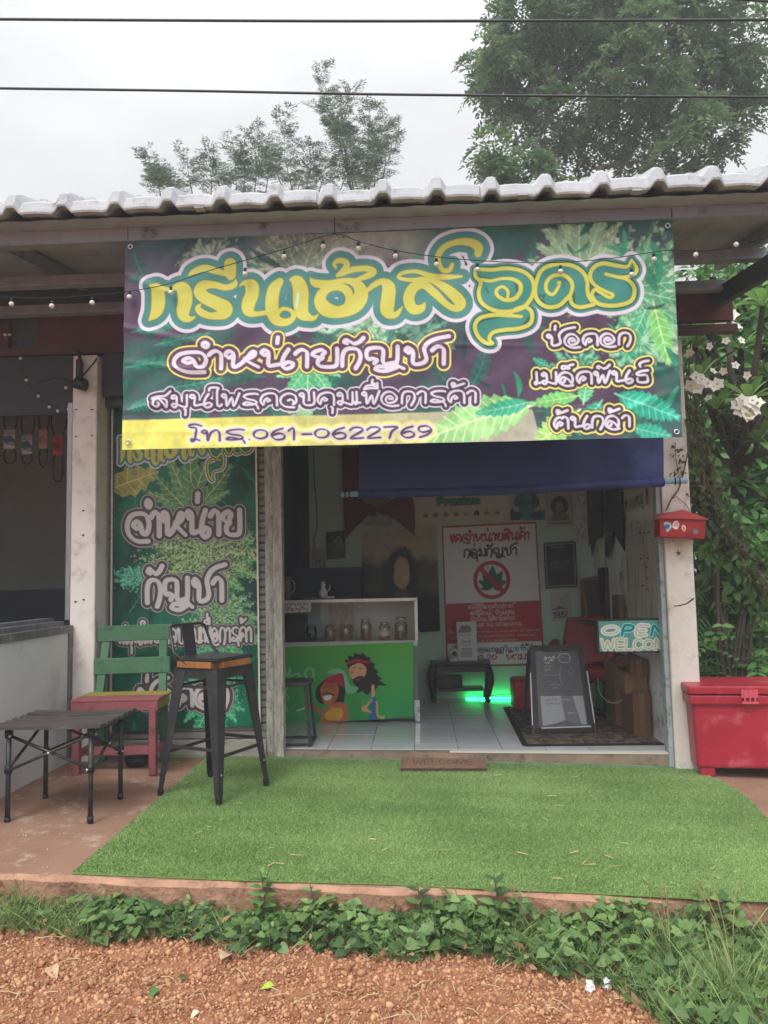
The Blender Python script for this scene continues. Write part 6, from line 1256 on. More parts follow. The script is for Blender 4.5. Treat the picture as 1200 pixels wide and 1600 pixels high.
# ================================================================ bar stool on the turf
fts = [PG(*p) for p in ((347, 1262), (414, 1231), (252, 1243), (325, 1216))]   # front, right, left, back feet
c0 = sum(fts, Vector())/4; SR = math.radians(64.5)
bs = thing('bar_stool', 'black metal bar stool with a wooden edged seat and low back standing on the turf', 'bar stool', (c0.x, c0.y, c0.z+0.004), SR)
Hs = PY(347, 1040, fts[0].y+0.08).z-c0.z
ft, tp = 0.222, 0.158
M['seat_wood'] = mat('orange_brown_seat_wood', S('#a5703f'), 0.45, S('#80512a'), 6, 0.7, 0.1, 30, stretch=(1, 8, 1))
for sx in (-1, 1):
    for sy in (-1, 1):
        b = MB(); a = Vector((sx*tp, sy*tp, Hs-0.03)); d = Vector((sx*ft, sy*ft, 0.03))
        # folded channel leg: an L of two tapering flanges meeting at the outer corner
        for ax in (0, 1):
            w0, w1 = 0.085, 0.032
            off0 = Vector((-sx*w0, 0, 0)) if ax == 0 else Vector((0, -sy*w0, 0)); off1 = Vector((-sx*w1, 0, 0)) if ax == 0 else Vector((0, -sy*w1, 0))
            nn = Vector((0, -sy*0.006, 0)) if ax == 0 else Vector((-sx*0.006, 0, 0))
            b.hexa([d, d+off1, d+off1+nn, d+nn, a, a+off0, a+off0+nn, a+nn])
        b.bevel(0.0022, 2)
        lg = b.build('leg', M['black_metal'], bs)
        b = MB(); b.taper(d+Vector((-sx*0.012, -sy*0.012, 0.012)), d+Vector((-sx*0.010, -sy*0.010, -0.030)), 0.030, 0.030, 0.026, 0.026); b.bevel(0.004, 1); b.build('foot_cap', M['black_plastic'], lg)
        b = MB()
        for hh in (0.18,): b.ball(a.lerp(d, 0.82)+Vector((-sx*0.02, sy*0.002, 0)), 0.006, 8)
        b.build('rivet', M['alu'], lg)
b = MB(); 
for s in (-1, 1):
    b.box((0, s*(tp-0.004), Hs-0.055), (2*tp-0.10, 0.006, 0.055)); b.box((s*(tp-0.004), 0, Hs-0.055), (0.006, 2*tp-0.10, 0.055))
b.box((0, 0, Hs-0.026), (2*tp+0.006, 2*tp+0.006, 0.008)); b.build('apron', M['black_metal'], bs)
b = MB(); zb = 0.245; k = (Hs-zb)/Hs; rr_ = tp+(ft-tp)*k-0.012
cs = [(-rr_, -rr_), (rr_, -rr_), (rr_, rr_), (-rr_, rr_)]
for (p, q), dz in zip(zip(cs, cs[1:]+cs[:1]), (0, 0.035, 0, 0.035)): b.bar((p[0], p[1], zb+dz), (q[0], q[1], zb+dz), 0.009, 0.018)
b.build('brace', M['black_metal'], bs)
b = MB(); zb = Hs-0.13; rr_ = tp+(ft-tp)*0.17-0.012
for s in (-1, 1): b.bar((-rr_, s*rr_, zb), (rr_, s*rr_, zb), 0.006, 0.014); b.bar((s*rr_, -rr_, zb), (s*rr_, rr_, zb), 0.006, 0.014)
b.build('upper_brace', M['black_metal'], bs)
b = MB(); b.box((0, 0, Hs-0.004), (0.345, 0.345, 0.034)); bmesh.ops.bevel(b.bm, geom=[e for e in b.bm.edges if abs((e.verts[0].co-e.verts[1].co).z) > 0.02], offset=0.05, segments=4, affect='EDGES'); b.build('seat', M['seat_wood'], bs)
b = MB(); b.box((0, 0, Hs+0.022), (0.335, 0.335, 0.022)); bmesh.ops.bevel(b.bm, geom=b.bm.edges[:], offset=0.0105, segments=3, affect='EDGES'); 
for v_ in b.bm.verts:
    if v_.co.z > Hs+0.022: v_.co.z -= 0.010*max(0, 1-(v_.co.x**2+v_.co.y**2)/0.035)
b.build('cushion', mat('black_vinyl_seat', S('#26272a'), 0.35, S('#34353a'), 7, 0.8, 0.08, 40), bs, smooth=False)
yb = 0.175
b = MB(); hb = PY(290, 977, c0.y+0.05).z-c0.z
b.tube([(-0.165, 0.05, Hs-0.01), (-0.168, yb-0.02, Hs+0.06), (-0.150, yb+0.03, hb-0.012), (-0.12, yb+0.036, hb), (0.12, yb+0.036, hb), (0.150, yb+0.03, hb-0.012), (0.168, yb-0.02, Hs+0.06), (0.165, 0.05, Hs-0.01)], 0.0085, 8); b.build('back_rail', M['black_metal'], bs)
b = MB(); b.hexa([(-0.045, yb-0.01, Hs-0.01), (0.045, yb-0.01, Hs-0.01), (0.045, yb-0.004, Hs-0.01), (-0.045, yb-0.004, Hs-0.01), (-0.052, yb+0.030, hb+0.004), (0.052, yb+0.030, hb+0.004), (0.052, yb+0.036, hb+0.004), (-0.052, yb+0.036, hb+0.004)]); b.build('back_plate', M['black_metal'], bs)
# ================================================================ green, yellow and red slatted chair
a0, a1 = PG(112, 1212), PG(246, 1211); mid = (a0+a1)/2
chr_ = thing('slatted_chair', 'wooden slatted chair painted green yellow and red beside the white counter', 'chair', (mid.x, mid.y, mid.z), math.atan2(a1.y-a0.y, a1.x-a0.x)*0.4)
W2 = math.dist(a0[:2], a1[:2])/2; Hc_ = PY(247, 1092, mid.y).z-mid.z; DP = 0.34
M['c_red'] = mat('faded_red_paint', S('#94545a'), 0.7, S('#804549'), 7, 0.8, 0.15, 50, col3=S('#5f3638'), scale3=10); M['c_yel'] = mat('faded_yellow_paint', S('#9a8f3c'), 0.7, S('#857a30'), 7, 0.8, 0.15, 50); M['c_grn'] = mat('faded_green_paint', S('#4f7a5a'), 0.7, S('#446c4e'), 5, 0.8, 0.15, 50, col3=S('#38553f'), scale3=9)
for s in (-1, 1):
    b = MB(); b.box((s*(W2-0.022), 0, Hc_/2-0.02), (0.044, 0.05, Hc_-0.04)); b.bevel(0.004, 1); b.build('leg', M['c_red'], chr_)
    b = MB(); b.bar((s*(W2-0.05), DP+0.03, 0), (s*(W2-0.05), DP-0.03, Hc_), 0.05, 0.045, (0, 1, 0)); b.bar((s*(W2-0.05), DP-0.03, Hc_), (s*(W2-0.07), DP+0.06, 0.86), 0.05, 0.03, (0, 1, 0)); b.build('back_post', M['c_grn'], chr_)
    b = MB(); b.box((s*(W2-0.02), DP/2, Hc_-0.05), (0.03, DP-0.06, 0.05)); b.build('side_rail', M['c_yel'], chr_)
    b = MB(); b.box((s*(W2-0.03), DP/2, 0.13), (0.03, DP-0.04, 0.04)); b.build('side_stretcher', M['c_red'], chr_)
b = MB(); b.box((0, -0.012, Hc_-0.04), (2*W2+0.02, 0.02, 0.055)); b.build('apron', M['c_red'], chr_)
b = MB(); b.box((0, 0.10, 0.13), (2*W2-0.09, 0.03, 0.05)); b.build('front_stretcher', M['c_red'], chr_)
for y_, m_ in ((0.02, 'c_red'), (0.105, 'c_red'), (0.19, 'c_yel'), (0.275, 'c_yel')):
    b = MB(); b.box((0, y_, Hc_-0.004), (2*W2+0.03, 0.078, 0.018)); b.bevel(0.004, 1); b.build('seat_slat', M[m_], chr_)
zA, zB = PY(210, 990, mid.y+DP).z-mid.z, PY(210, 1040, mid.y+DP).z-mid.z
for z_ in (zA, zB):
    y_ = DP-0.03+0.09*(z_-Hc_)/(0.86-Hc_)-0.024
    b = MB(); b.bar((-W2+0.005, y_, z_), (W2-0.005, y_, z_+0.006), 0.018, 0.105, (0, 0, 1)); b.bevel(0.004, 1); sl = b.build('back_slat', M['c_grn'], chr_)
    b = MB()
    for s in (-1, 1):
        for dz in (-0.03, 0.03): b.ball((s*(W2-0.06), y_-0.010, z_+dz), 0.005, 6)
    b.build('screw', M['black_metal'], sl)
b = MB(); b.box((0.06, 0.24, 0.065), (0.16, 0.12, 0.07)); 
# dark tray on the floor under the chair
tr_ = thing('floor_tray', 'small dark plastic tub on the concrete under the slatted chair', 'tub', PG(214, 1196)); b.bm.free(); b = MB(); b.lathe([(0.062, 0.0), (0.075, 0.055), (0.079, 0.055), (0.068, 0.008), (0.01, 0.008)], n=20); b.build('tub', M['black_plastic'], tr_)
# ================================================================ folding camp table
ct = [PG(*p) for p in ((18, 1286), (135, 1285), (70, 1249), (187, 1248))]; cc_ = sum(ct, Vector())/4
tb_ = thing('camp_table', 'small folding camp table with a dark slatted top and crossed black legs', 'folding table', (cc_.x, cc_.y, cc_.z), 0.02)
hx, hy = 0.21, 0.205; zt_ = PY(137, 1134, ct[1].y).z-cc_.z
for sx in (-1, 1):
    for sy in (-1, 1):
        b = MB(); b.tube([(sx*hx, sy*hy, 0.0), (sx*hx, sy*hy, zt_-0.035)], 0.0125, 10); lg = b.build('leg', M['black_metal'], tb_)
        for za_, zb_, r_, nm in ((0, 0.03, 0.0155, 'foot_cap'), (zt_*0.52, zt_*0.52+0.04, 0.019, 'joint'), (zt_-0.05, zt_-0.012, 0.020, 'joint')): b = MB(); b.tube([(sx*hx, sy*hy, za_), (sx*hx, sy*hy, zb_)], r_, 10); b.build(nm, M['black_plastic'], lg)
rv = []
def cross(p, q, off):
    za, zb = zt_*0.55, zt_-0.04
    for i, (u, v_) in enumerate(((za, zb), (zb, za))):
        o_ = Vector(off)*(i*2-1)*0.006
        b = MB(); b.tube([Vector((*p, u))+o_, Vector((*q, v_))+o_], 0.008, 8); b.build('cross_bar', M['black_metal'], tb_)
    m_ = (Vector((*p, (za+zb)/2))+Vector((*q, (za+zb)/2)))/2
    for c_ in (m_, Vector((*p, zb))*0.97+Vector((*q, zb))*0.03, Vector((*q, za))*0.97+Vector((*p, za))*0.03): rv.append(c_-Vector(off)*0.016)
cross((-hx, -hy), (hx, -hy), (0, 1, 0)); cross((-hx, hy), (hx, hy), (0, 1, 0)); cross((-hx, -hy), (-hx, hy), (1, 0, 0)); cross((hx, -hy), (hx, hy), (-1, 0, 0))
for c_ in rv: b = MB(); b.ball(c_, 0.0075, 8); b.build('rivet', M['rivet'], tb_)
M['slat_dark'] = mat('dark_slat_fabric', S('#4a4441'), 0.75, S('#3a3533'), 5, 0.8, 0.2, 40, stretch=(1, 6, 1), col3=S('#625a55'), scale3=6)
rs_ = random.Random(2)
b = MB(); ny = 7
for i in range(ny):
    y0_, y1_ = -0.265+i*0.53/ny, -0.265+(i+1)*0.53/ny-0.006
    q = []
    N_ = 10
    up_, lo_ = [], []
    h0, h1 = rs_.uniform(-0.004, 0.006), rs_.uniform(-0.006, 0.004); sl_ = rs_.uniform(-0.003, 0.003)
    for k_ in range(N_+1):
        x_ = -0.28+0.56*k_/N_; sag = -0.016*math.cos(x_/0.28*1.5)*(1-(y0_/0.3)**2)
        up_.append(((x_, y0_, zt_+sag+h0+0.012), (x_, (y0_+y1_)/2, zt_+sag+0.018), (x_, y1_, zt_+sag+h1+0.010))); lo_.append(((x_, y0_, zt_+sag+h0-0.004), (x_, (y0_+y1_)/2, zt_+sag-0.004), (x_, y1_, zt_+sag+h1-0.004)))
    vu = [[b.bm.verts.new(p) for p in r_] for r_ in up_]; vl = [[b.bm.verts.new(p) for p in r_] for r_ in lo_]
    for k_ in range(N_):
        for j_ in (0, 1):
            b.bm.faces.new((vu[k_][j_], vu[k_+1][j_], vu[k_+1][j_+1], vu[k_][j_+1])); b.bm.faces.new((vl[k_][j_], vl[k_][j_+1], vl[k_+1][j_+1], vl[k_+1][j_]))
        b.bm.faces.new((vu[k_][0], vl[k_][0], vl[k_+1][0], vu[k_+1][0])); b.bm.faces.new((vu[k_][2], vu[k_+1][2], vl[k_+1][2], vl[k_][2]))
    for e_ in (0, N_): b.bm.faces.new((vu[e_][0], vu[e_][1], vu[e_][2], vl[e_][2], vl[e_][1], vl[e_][0]))
b.build('slatted_top', M['slat_dark'], tb_)
# ================================================================ red ice chest
ic_rz = math.radians(-6)
k0 = PG(1084, 1216)                                         # front left foot region
ic = thing('ice_chest', 'large red plastic ice chest with a hinged lid at the right end of the terrace', 'ice chest', (k0.x, k0.y, k0.z), ic_rz)
lidz = PY(1087, 1072, k0.y).z-k0.z
M['ice_red'] = mat('red_fibreglass', S('#ab2438'), 0.36, S('#951c2f'), 2.2, 0.8, 0.08, 16, col3=S('#b5525e'), scale3=7, spec=0.5)
Wc, Dc = 0.95, 0.46
def slab(x0, x1, y0, y1, z0, z1, ix0=0, bv=0.02, sg=3):
    b = MB(); b.hexa([(x0+ix0, y0+ix0*0.7, z0), (x1-ix0, y0+ix0*0.7, z0), (x1-ix0, y1-ix0, z0), (x0+ix0, y1-ix0, z0), (x0, y0, z1), (x1, y0, z1), (x1, y1, z1), (x0, y1, z1)]); b.bevel(bv, sg); return b
slab(0.02, Wc-0.02, 0.02, Dc-0.02, 0.055, lidz-0.10, 0.012, 0.022).build('body', M['ice_red'], ic)
slab(0.0, Wc, 0.0, Dc, lidz-0.118, lidz-0.058, 0, 0.010, 2).build('rim', M['ice_red'], ic)
ld = slab(-0.008, Wc+0.008, -0.008, Dc+0.008, lidz-0.052, lidz, 0, 0.012, 3).build('lid', M['ice_red'], ic)
b = MB(); b.box((0.36, -0.016, lidz-0.045), (0.10, 0.012, 0.05)); b.box((0.36, -0.022, lidz-0.10), (0.10, 0.014, 0.014)); b.bar((0.33, -0.02, lidz-0.02), (0.33, -0.02, lidz-0.1), 0.01, 0.01, (0, 1, 0)); b.bar((0.36, -0.02, lidz-0.02), (0.36, -0.02, lidz-0.1), 0.01, 0.01, (0, 1, 0)); b.bar((0.39, -0.02, lidz-0.02), (0.39, -0.02, lidz-0.1), 0.01, 0.01, (0, 1, 0)); b.build('latch', mat('pink_red_latch', S('#c2505e'), 0.4), ic)
for x_ in (0.10, Wc-0.12):
    for y_ in (0.08, Dc-0.10): b = MB(); b.box((x_, y_, 0.028), (0.09, 0.07, 0.06)); b.bevel(0.008, 2); b.build('foot', M['ice_red'], ic)
# ================================================================ door mat
mq = [(629, 1190), (757, 1191), (761, 1208), (626, 1208)]
c = Canvas(mq, 230, 54, S('#7d6150')); n = fbm(54, 230, 12, 4, 55); c.img = c.img*(0.75+0.5*n[..., None])
c.poly([(640, 1191), (747, 1192), (752, 1206), (636, 1206)], S('#8a6d5a'), 0, 0.5); c.layers(lettering('WELCOME', (646, 1201.5), (742, 1201.5), 7.5, 20, thin=0.6), [(0, S('#4e3a2f'))]); n = fbm(54, 230, 40, 3, 56); c.img = c.img*(0.85+0.3*n[..., None])
cs = [PG(*q) for q in mq]; dm = thing('door_mat', 'brown coir door mat reading welcome on the turf by the step', 'door mat', cs[3])
for q in cs: q.z = G(q.x)+0.030
c.sheet('mat_top', cs, dm, rough=0.95, relief=None)
b = MB(); lo = [Vector((q.x, q.y, G(q.x)+0.008)) for q in cs]; hi = [q-Vector((0, 0, 0.002)) for q in cs]; b.hexa([lo[3], lo[2], lo[1], lo[0], hi[3], hi[2], hi[1], hi[0]]); b.build('mat_edge', mat('dark_mat_edge', S('#4e3d33'), 0.95), dm, world=True)
# ================================================================ bulbs on a wire
sl_ = thing('string_lights', 'string of small white bulbs on a black wire sagging across the banner top', 'string lights', PY(600, 400, FY-0.1))
YS = FY-0.075
w1 = [(-10, 462), (60, 466), (130, 462), (195, 456), (262, 444), (330, 422), (400, 402), (455, 386), (522, 366)]
w2 = [(522, 366), (560, 377), (610, 390), (680, 401), (745, 407), (810, 410), (880, 410), (960, 403), (1020, 394), (1052, 391), (1100, 392), (1150, 385), (1215, 366)]
b = MB(); b.tube(spline([PY(*p, YS) for p in w1[:-1]+w2], 4), 0.0024, 5); b.build('wire', M['wire'], sl_, world=True); b = MB(); b.tube([PY(523, 366, YS), PY(523, 330, YS+0.05)], 0.003, 5); b.build('hanger', M['wire'], sl_, world=True); b = MB()
w3 = [(30, 545), (32, 560), (40, 595), (60, 620), (76, 638), (92, 645), (108, 640), (120, 628)]
b.tube(spline([PY(*p, WF-0.10) for p in w3], 4), 0.0024, 5)
b.build('wire', M['wire'], sl_, world=True)
bl = [(18, 475, 466), (81, 478, 467), (144, 473, 461), (202, 464, 455), (267, 457, 443), (383, 428, 408), (444, 401, 389), (505, 385, 372), (560, 388, 377), (618, 400, 390), (682, 413, 401), (746, 421, 407), (876, 424, 410), (987, 429, 399), (1087, 398, 392), (1150, 382, 384), (1022, 405, 395)]
bl3 = [(8, 523, 519), (15, 523, 519), (32, 560, 556), (41, 594, 588), (60, 619, 614), (77, 636, 631), (90, 642, 638), (103, 606, 600), (107, 640, 634)]
for k_, (L_, Y_, r_) in enumerate(((bl, YS, 0.021), (bl3, WF-0.10, 0.017))):
    for x_, y_, yw in L_:
        p = PY(x_, y_, Y_-0.004); q = PY(x_, min(yw, y_-6), Y_)
        b = MB(); b.ball(p, r_*0.68, 12); bb = b.build('bulb', M['bulb'], sl_, world=True)
        b = MB(); b.tube([p+Vector((0, 0, r_*0.5)), p+Vector((0, 0, r_*1.5))], r_*0.4, 8); b.build('socket', M['wire'], bb, world=True)
# electric box and cables on the left pillar head
eb = thing('wall_lamp', 'small dark lamp fitting with wires on top of the left pillar', 'lamp', PY(125, 600, 5.08)); b = MB(); b.tube([PY(118, 598, 5.06), PY(134, 602, 5.06)], 0.04, 10); b.box(PY(124, 585, 5.08), (0.03, 0.05, 0.2)); b.build('fitting', M['black_plastic'], eb, world=True); b = MB(); b.tube(spline([PY(*q, 5.06) for q in ((60, 598), (90, 590), (118, 596), (140, 575), (152, 560))], 4), 0.006, 5); b.tube(spline([PY(*q, 5.06) for q in ((122, 548), (126, 570), (122, 590))], 4), 0.012, 6); b.build('cable', M['wire'], eb, world=True)
# ================================================================ power lines over the road side
pm = mat('power_cable', S('#3f4146'), 0.5)
def cable(pts, Y_, r_, label):
    P_ = [PY(*q, Y_) for q in pts]; d0 = (P_[0]-P_[1]).normalized(); d1 = (P_[-1]-P_[-2]).normalized()
    b = MB(); b.tube([P_[0]+d0*20]+spline_v(P_)+[P_[-1]+d1*20], r_, 8); o = b.build('power_line', pm); tag(o, label, 'cable', None)
def spline_v(P_): return [Vector(p) for p in spline([tuple(p) for p in P_], 5)]
cable([(0, 30), (300, 32), (640, 33), (1200, 31)], 2.9, 0.0055, 'upper of the two black power lines crossing the sky before the tree')
cable([(0, 138), (300, 142), (640, 148), (1200, 152)], 2.9, 0.005, 'lower of the two black power lines crossing the sky above the roof')
cable([(1130, -3), (1200, 2), (1260, 6)], 2.9, 0.005, 'short stretch of black power line in the top right corner')
# ================================================================ trees
M['bark'] = mat('grey_brown_bark', S('#5f564b'), 0.9, S('#4a4239'), 8, 0.8, 0.5, 30, stretch=(2, 2, 0.5))
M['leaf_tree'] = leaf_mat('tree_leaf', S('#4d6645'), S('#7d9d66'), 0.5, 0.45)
M['leaf_grey'] = leaf_mat('feathery_leaf', S('#4f624f'), S('#879a80'), 0.55, 0.35)
def sprays(P, D, n_pairs, L, lw, ll, tintb, droop=0.5):
    """pinnate leaves: paired leaflets along drooping stalks, merged"""
    P = np.asarray(P); D = nrm(np.asarray(D)); n = len(P); up = np.tile([0, 0, 1.0], (n, 1))
    side = nrm(np.cross(D, up)+1e-4); up2 = nrm(np.cross(side, D)); pts, dirs, nn, tt, LL = [], [], [], [], []
    for i in range(n_pairs):
        s = (i+0.6)/n_pairs
        c = P+D*(L*s)[:, None]; c[:, 2] -= droop*L*s*s
        for sg in (-1, 1):
            pts.append(c); d = side*sg+D*0.55; d[:, 2] -= 0.25*droop+RNG.normal(0, 0.15, n); dirs.append(d+RNG.normal(0, 0.15, (n, 3))); nn.append(up2+RNG.normal(0, 0.35, (n, 3))); tt.append(np.clip(tintb+RNG.normal(0, 0.12, n), 0, 1)); LL.append(L*ll*(0.75+0.5*math.sin(math.pi*s))*RNG.uniform(0.8, 1.15, n))
    pts.append(P+D*L[:, None]-np.c_[np.zeros(n), np.zeros(n), droop*L]); dirs.append(D-np.array([0, 0, droop])); nn.append(up2); tt.append(np.clip(tintb, 0, 1)); LL.append(L*ll)
    LL = np.concatenate(LL)
    return scatter(T_diamond, np.concatenate(pts), np.concatenate(dirs), np.concatenate(nn), LL, LL*lw, np.concatenate(tt))
def tree(name, label, base, forks, lobes, dens, Lr, m, npair=5, lw=0.75, ll=0.42, group=None, trunk_r=0.14, fill=0.75, droop=0.5, yj=1.3):
    t = thing(name, label, 'tree', base, 0, group); b = MB(); r0 = random.Random(len(lobes))
    top = Vector(forks[0]); b.tube(spline_v([Vector(base), Vector(base).lerp(top, 0.5)+Vector((0.05, 0, 0)), top]), [trunk_r*(1-0.4*i/10) for i in range(11)], 8)
    P, D, T = [], [], []
    for (c, rad) in lobes:
        c = Vector(c); f_ = min(forks, key=lambda q: (Vector(q)-c).length)
        f_ = Vector(f_); mid = f_.lerp(c, 0.5)+Vector((r0.uniform(-.15, .15), r0.uniform(-.2, .2), r0.uniform(-0.05, .15)))
        b.tube(spline_v([f_, mid, c]), [trunk_r*0.36*(1-0.8*i/10) for i in range(11)], 5)
        n_tw = max(4, int(dens*rad*rad*3))
        for _ in range(n_tw):
            d = Vector(rdir(1)[0]); e = c+Vector((d.x*rad, d.y*rad*yj, d.z*rad))*r0.uniform(0.45, 1.08)
            if r0.random() < 0.35: b.tube([c.lerp(e, 0.1), c.lerp(e, 0.6)+Vector((0, 0, 0.05)), e], [0.016, 0.010, 0.005], 3)
            k = r0.randint(4, 8); dd = (e-c).normalized(); tone = r0.uniform(-0.18, 0.22)
            for _i in range(k):
                q = e+Vector((r0.gauss(0, .13), r0.gauss(0, .13), r0.gauss(0, .11)))*rad/0.7*fill
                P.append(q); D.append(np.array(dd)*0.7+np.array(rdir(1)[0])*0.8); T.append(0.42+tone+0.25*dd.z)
    b.build('trunk', M['bark'], t, world=True)
    n = len(P); L = RNG.uniform(0.75, 1.25, n)*Lr
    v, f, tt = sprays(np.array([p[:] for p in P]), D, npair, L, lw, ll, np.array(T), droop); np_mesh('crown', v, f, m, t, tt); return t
YT = 13.5
lob = [(778, 75, 44), (758, 135, 26), (782, 140, 40), (815, 45, 58), (885, 30, 72), (965, 15, 80), (1050, 20, 70), (1125, 70, 52), (1165, 70, 40), (1170, 125, 42), (1150, 175, 46), (1095, 120, 70), (1010, 105, 82), (905, 110, 80), (830, 115, 52), (860, 180, 58), (800, 190, 32), (935, 195, 60), (1015, 195, 58), (1085, 205, 52), (1115, 240, 36), (900, 235, 34), (980, 250, 36), (1050, 250, 34), (910, -60, 95), (1030, -70, 95), (1105, -20, 60), (960, -130, 90), (1060, -140, 80), (835, -25, 45), (780, 95, 34)]
k = YT/1200
lobes = [(PY(x, y, YT+RNG.uniform(-0.9, 0.9)), r*k) for x, y, r in lob]
gb = PY(940, 900, YT); gb.z = -0.2
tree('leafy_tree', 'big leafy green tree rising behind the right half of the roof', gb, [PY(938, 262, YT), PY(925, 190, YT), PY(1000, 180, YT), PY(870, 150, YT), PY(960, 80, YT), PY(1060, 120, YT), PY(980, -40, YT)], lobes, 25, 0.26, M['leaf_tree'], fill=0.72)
lob = [(758, 224, 24), (776, 242, 32), (800, 255, 34), (835, 258, 34), (765, 272, 26), (800, 285, 34), (850, 285, 28)]
YT2 = 12.0; lobes = [(PY(x, y, YT2+RNG.uniform(-0.5, 0.5)), r*YT2/1200) for x, y, r in lob]; gb = PY(800, 900, YT2); gb.z = -0.2
tree('leafy_tree', 'smaller leafy tree just left below the big one behind the roof', gb, [PY(800, 330, YT2), PY(780, 290, YT2)], lobes, 30, 0.22, M['leaf_tree'], trunk_r=0.09)
# feathery saplings
def sapling(label, shoots, Y_, base_px):
    base = PY(base_px, 900, Y_); base.z = -0.2; t = thing('feathery_sapling', label, 'tree', base, 0, None); b = MB(); hub = PY(base_px, 380, Y_); b.tube([base, hub], [0.06, 0.03], 7); P, D, T = [], [], []; r0 = random.Random(base_px)
    for (x0, y0, x1, y1, wd) in shoots:
        a, e = PY(x0, y0, Y_+r0.uniform(-.3, .3)), PY(x1, y1, Y_+r0.uniform(-.3, .3)); bd = Vector((r0.uniform(-.08, .08), 0, 0)); pl_ = spline_v([hub, hub.lerp(a, 0.6), a, a.lerp(e, 0.5)+bd, e]); b.tube(pl_, [max(0.003, 0.015*(1-i/(len(pl_)-1))) for i in range(len(pl_))], 5)
        L = (e-a).length; n = int(L/0.055)+3
        for i in range(n):
            s = i/n; c = a.lerp(e, s)+bd*math.sin(math.pi*s)
            for _ in range(2):
                an = r0.uniform(0, 6.28); d = np.array([math.cos(an), math.sin(an)*0.8, 0.55+0.6*s]); P.append(c); D.append(d); T.append(0.4+r0.uniform(-.25, .25)); 
    b.build('trunk', M['bark'], t, world=True); n = len(P)
    # each leaf is twice divided: side stalks that carry many tiny leaflets
    P = np.array([p[:] for p in P]); D = nrm(np.array(D)); T = np.array(T); LP = RNG.uniform(0.12, 0.28, n)
    PP, DD, LL, TT = [], [], [], []
    for i in range(4):
        s = (i+1)/4.5; c = P+D*(LP*s)[:, None]; c[:, 2] -= 0.3*LP*s*s; side = nrm(np.cross(D, [0, 0, 1.0])+1e-4)
        for sg in (-1, 1): PP.append(c); DD.append(side*sg+D*0.8+RNG.normal(0, .2, (n, 3))); LL.append(LP*0.42); TT.append(T)
    keep = RNG.random(len(P)*8) < 0.6
    v, f, tt = sprays(np.concatenate(PP)[keep], np.concatenate(DD)[keep], 4, np.concatenate(LL)[keep], 0.42, 0.5, np.concatenate(TT)[keep], 0.3); np_mesh('crown', v, f, M['leaf_grey'], t, tt); return t
sapling('tall thin feathery sapling with a forked top behind the middle of the roof', [(560, 300, 500, 108, 1), (535, 220, 485, 165, 1), (530, 210, 548, 140, 1), (570, 290, 578, 158, 1), (585, 290, 612, 185, 1), (545, 250, 515, 190, 1), (600, 270, 618, 205, 1), (575, 300, 590, 220, 1)], 10.0, 565)
sapling('bushy feathery sapling left of the forked one behind the roof', [(455, 290, 447, 185, 1), (440, 290, 425, 225, 1), (480, 290, 482, 225, 1), (500, 295, 520, 245, 1), (530, 300, 548, 262, 1), (465, 300, 500, 255, 1)], 10.3, 470)
sapling('feathery sapling with three shoots behind the roof left of the bushy one', [(370, 300, 362, 215, 1), (398, 300, 392, 200, 1), (415, 300, 412, 235, 1), (380, 300, 378, 240, 1)], 9.6, 392)
sapling('low feathery sapling with two short shoots behind the left roof', [(300, 300, 292, 240, 1), (330, 300, 318, 245, 1), (345, 300, 336, 262, 1)], 9.3, 318)
sapling('small lone feathery shoot at the far left behind the roof', [(250, 300, 228, 240, 1), (258, 300, 240, 262, 1), (262, 300, 252, 275, 1)], 9.5, 252)
# ================================================================ plants beside the shop on the right
M['leaf_dark'] = leaf_mat('dark_shrub_leaf', S('#345c30'), S('#6f9f54'), 0.4, 0.25)
M['leaf_plum'] = leaf_mat('frangipani_leaf', S('#426b41'), S('#93bb66'), 0.32, 0.3)
M['leaf_fresh'] = leaf_mat('fresh_leaf', S('#44743a'), S('#86b463'), 0.42, 0.35)
M['petal'] = mat('white_petal', S('#e9e7dc'), 0.5); M['eye'] = mat('yellow_flower_centre', S('#d9c65a'), 0.5)
T_ov, T_ob = T_leaf(3, 0.5, 0.15, 0.15), T_leaf(5, 0.34, 0.12, 0.22, 'obov')
def bush(name, label, cat, boxes, n, Lf, m, T=T_ov, wd=1.0, stem=True, group=None, down=0.0):
    c0 = boxes[0][0]; base = Vector((c0[0], c0[1], -0.2)); t = thing(name, label, cat, base, 0, group); P = []; w_ = np.array([r[0]*r[1]*r[2] for c, r in boxes])**0.75; w_ = w_/w_.sum()
    for (c, r), k in zip(boxes, w_):
        q = rdir(int(n*k))*(RNG.random((int(n*k), 1))**0.45)*np.array(r)+np.array(c); P.append(q)
    P = np.concatenate(P); P = P[P[:, 2] > -0.15]; n = len(P); D = rdir(n, -0.25-down)*1.0; D[:, 1] -= 0.35; N_ = rdir(n)*0.6+np.array([0, -0.7, 0.7]); v, f, tt = scatter(T, P, D, N_, RNG.uniform(0.65, 1.3, n)*Lf, RNG.uniform(0.65, 1.3, n)*Lf*wd); np_mesh('foliage', v, f, m, t, tt)
    b = MB(); r0 = random.Random(n)
    for c, r in boxes:
        for _ in range(3): e = Vector(c)+Vector((r0.uniform(-.6, .6)*r[0], r0.uniform(-.6, .6)*r[1], r0.uniform(-.3, .8)*r[2])); b.tube(spline_v([base+Vector((r0.uniform(-.1, .1), 0, 0)), base.lerp(e, 0.5)+Vector((r0.uniform(-.1, .1), 0, 0.1)), e]), [0.022-0.0018*i for i in range(11)], 5)
    b.build('stem', M['bark'], t, world=True); return t
def pc(x, y, Y_): p = PY(x, y, Y_); return (p.x, p.y, p.z)
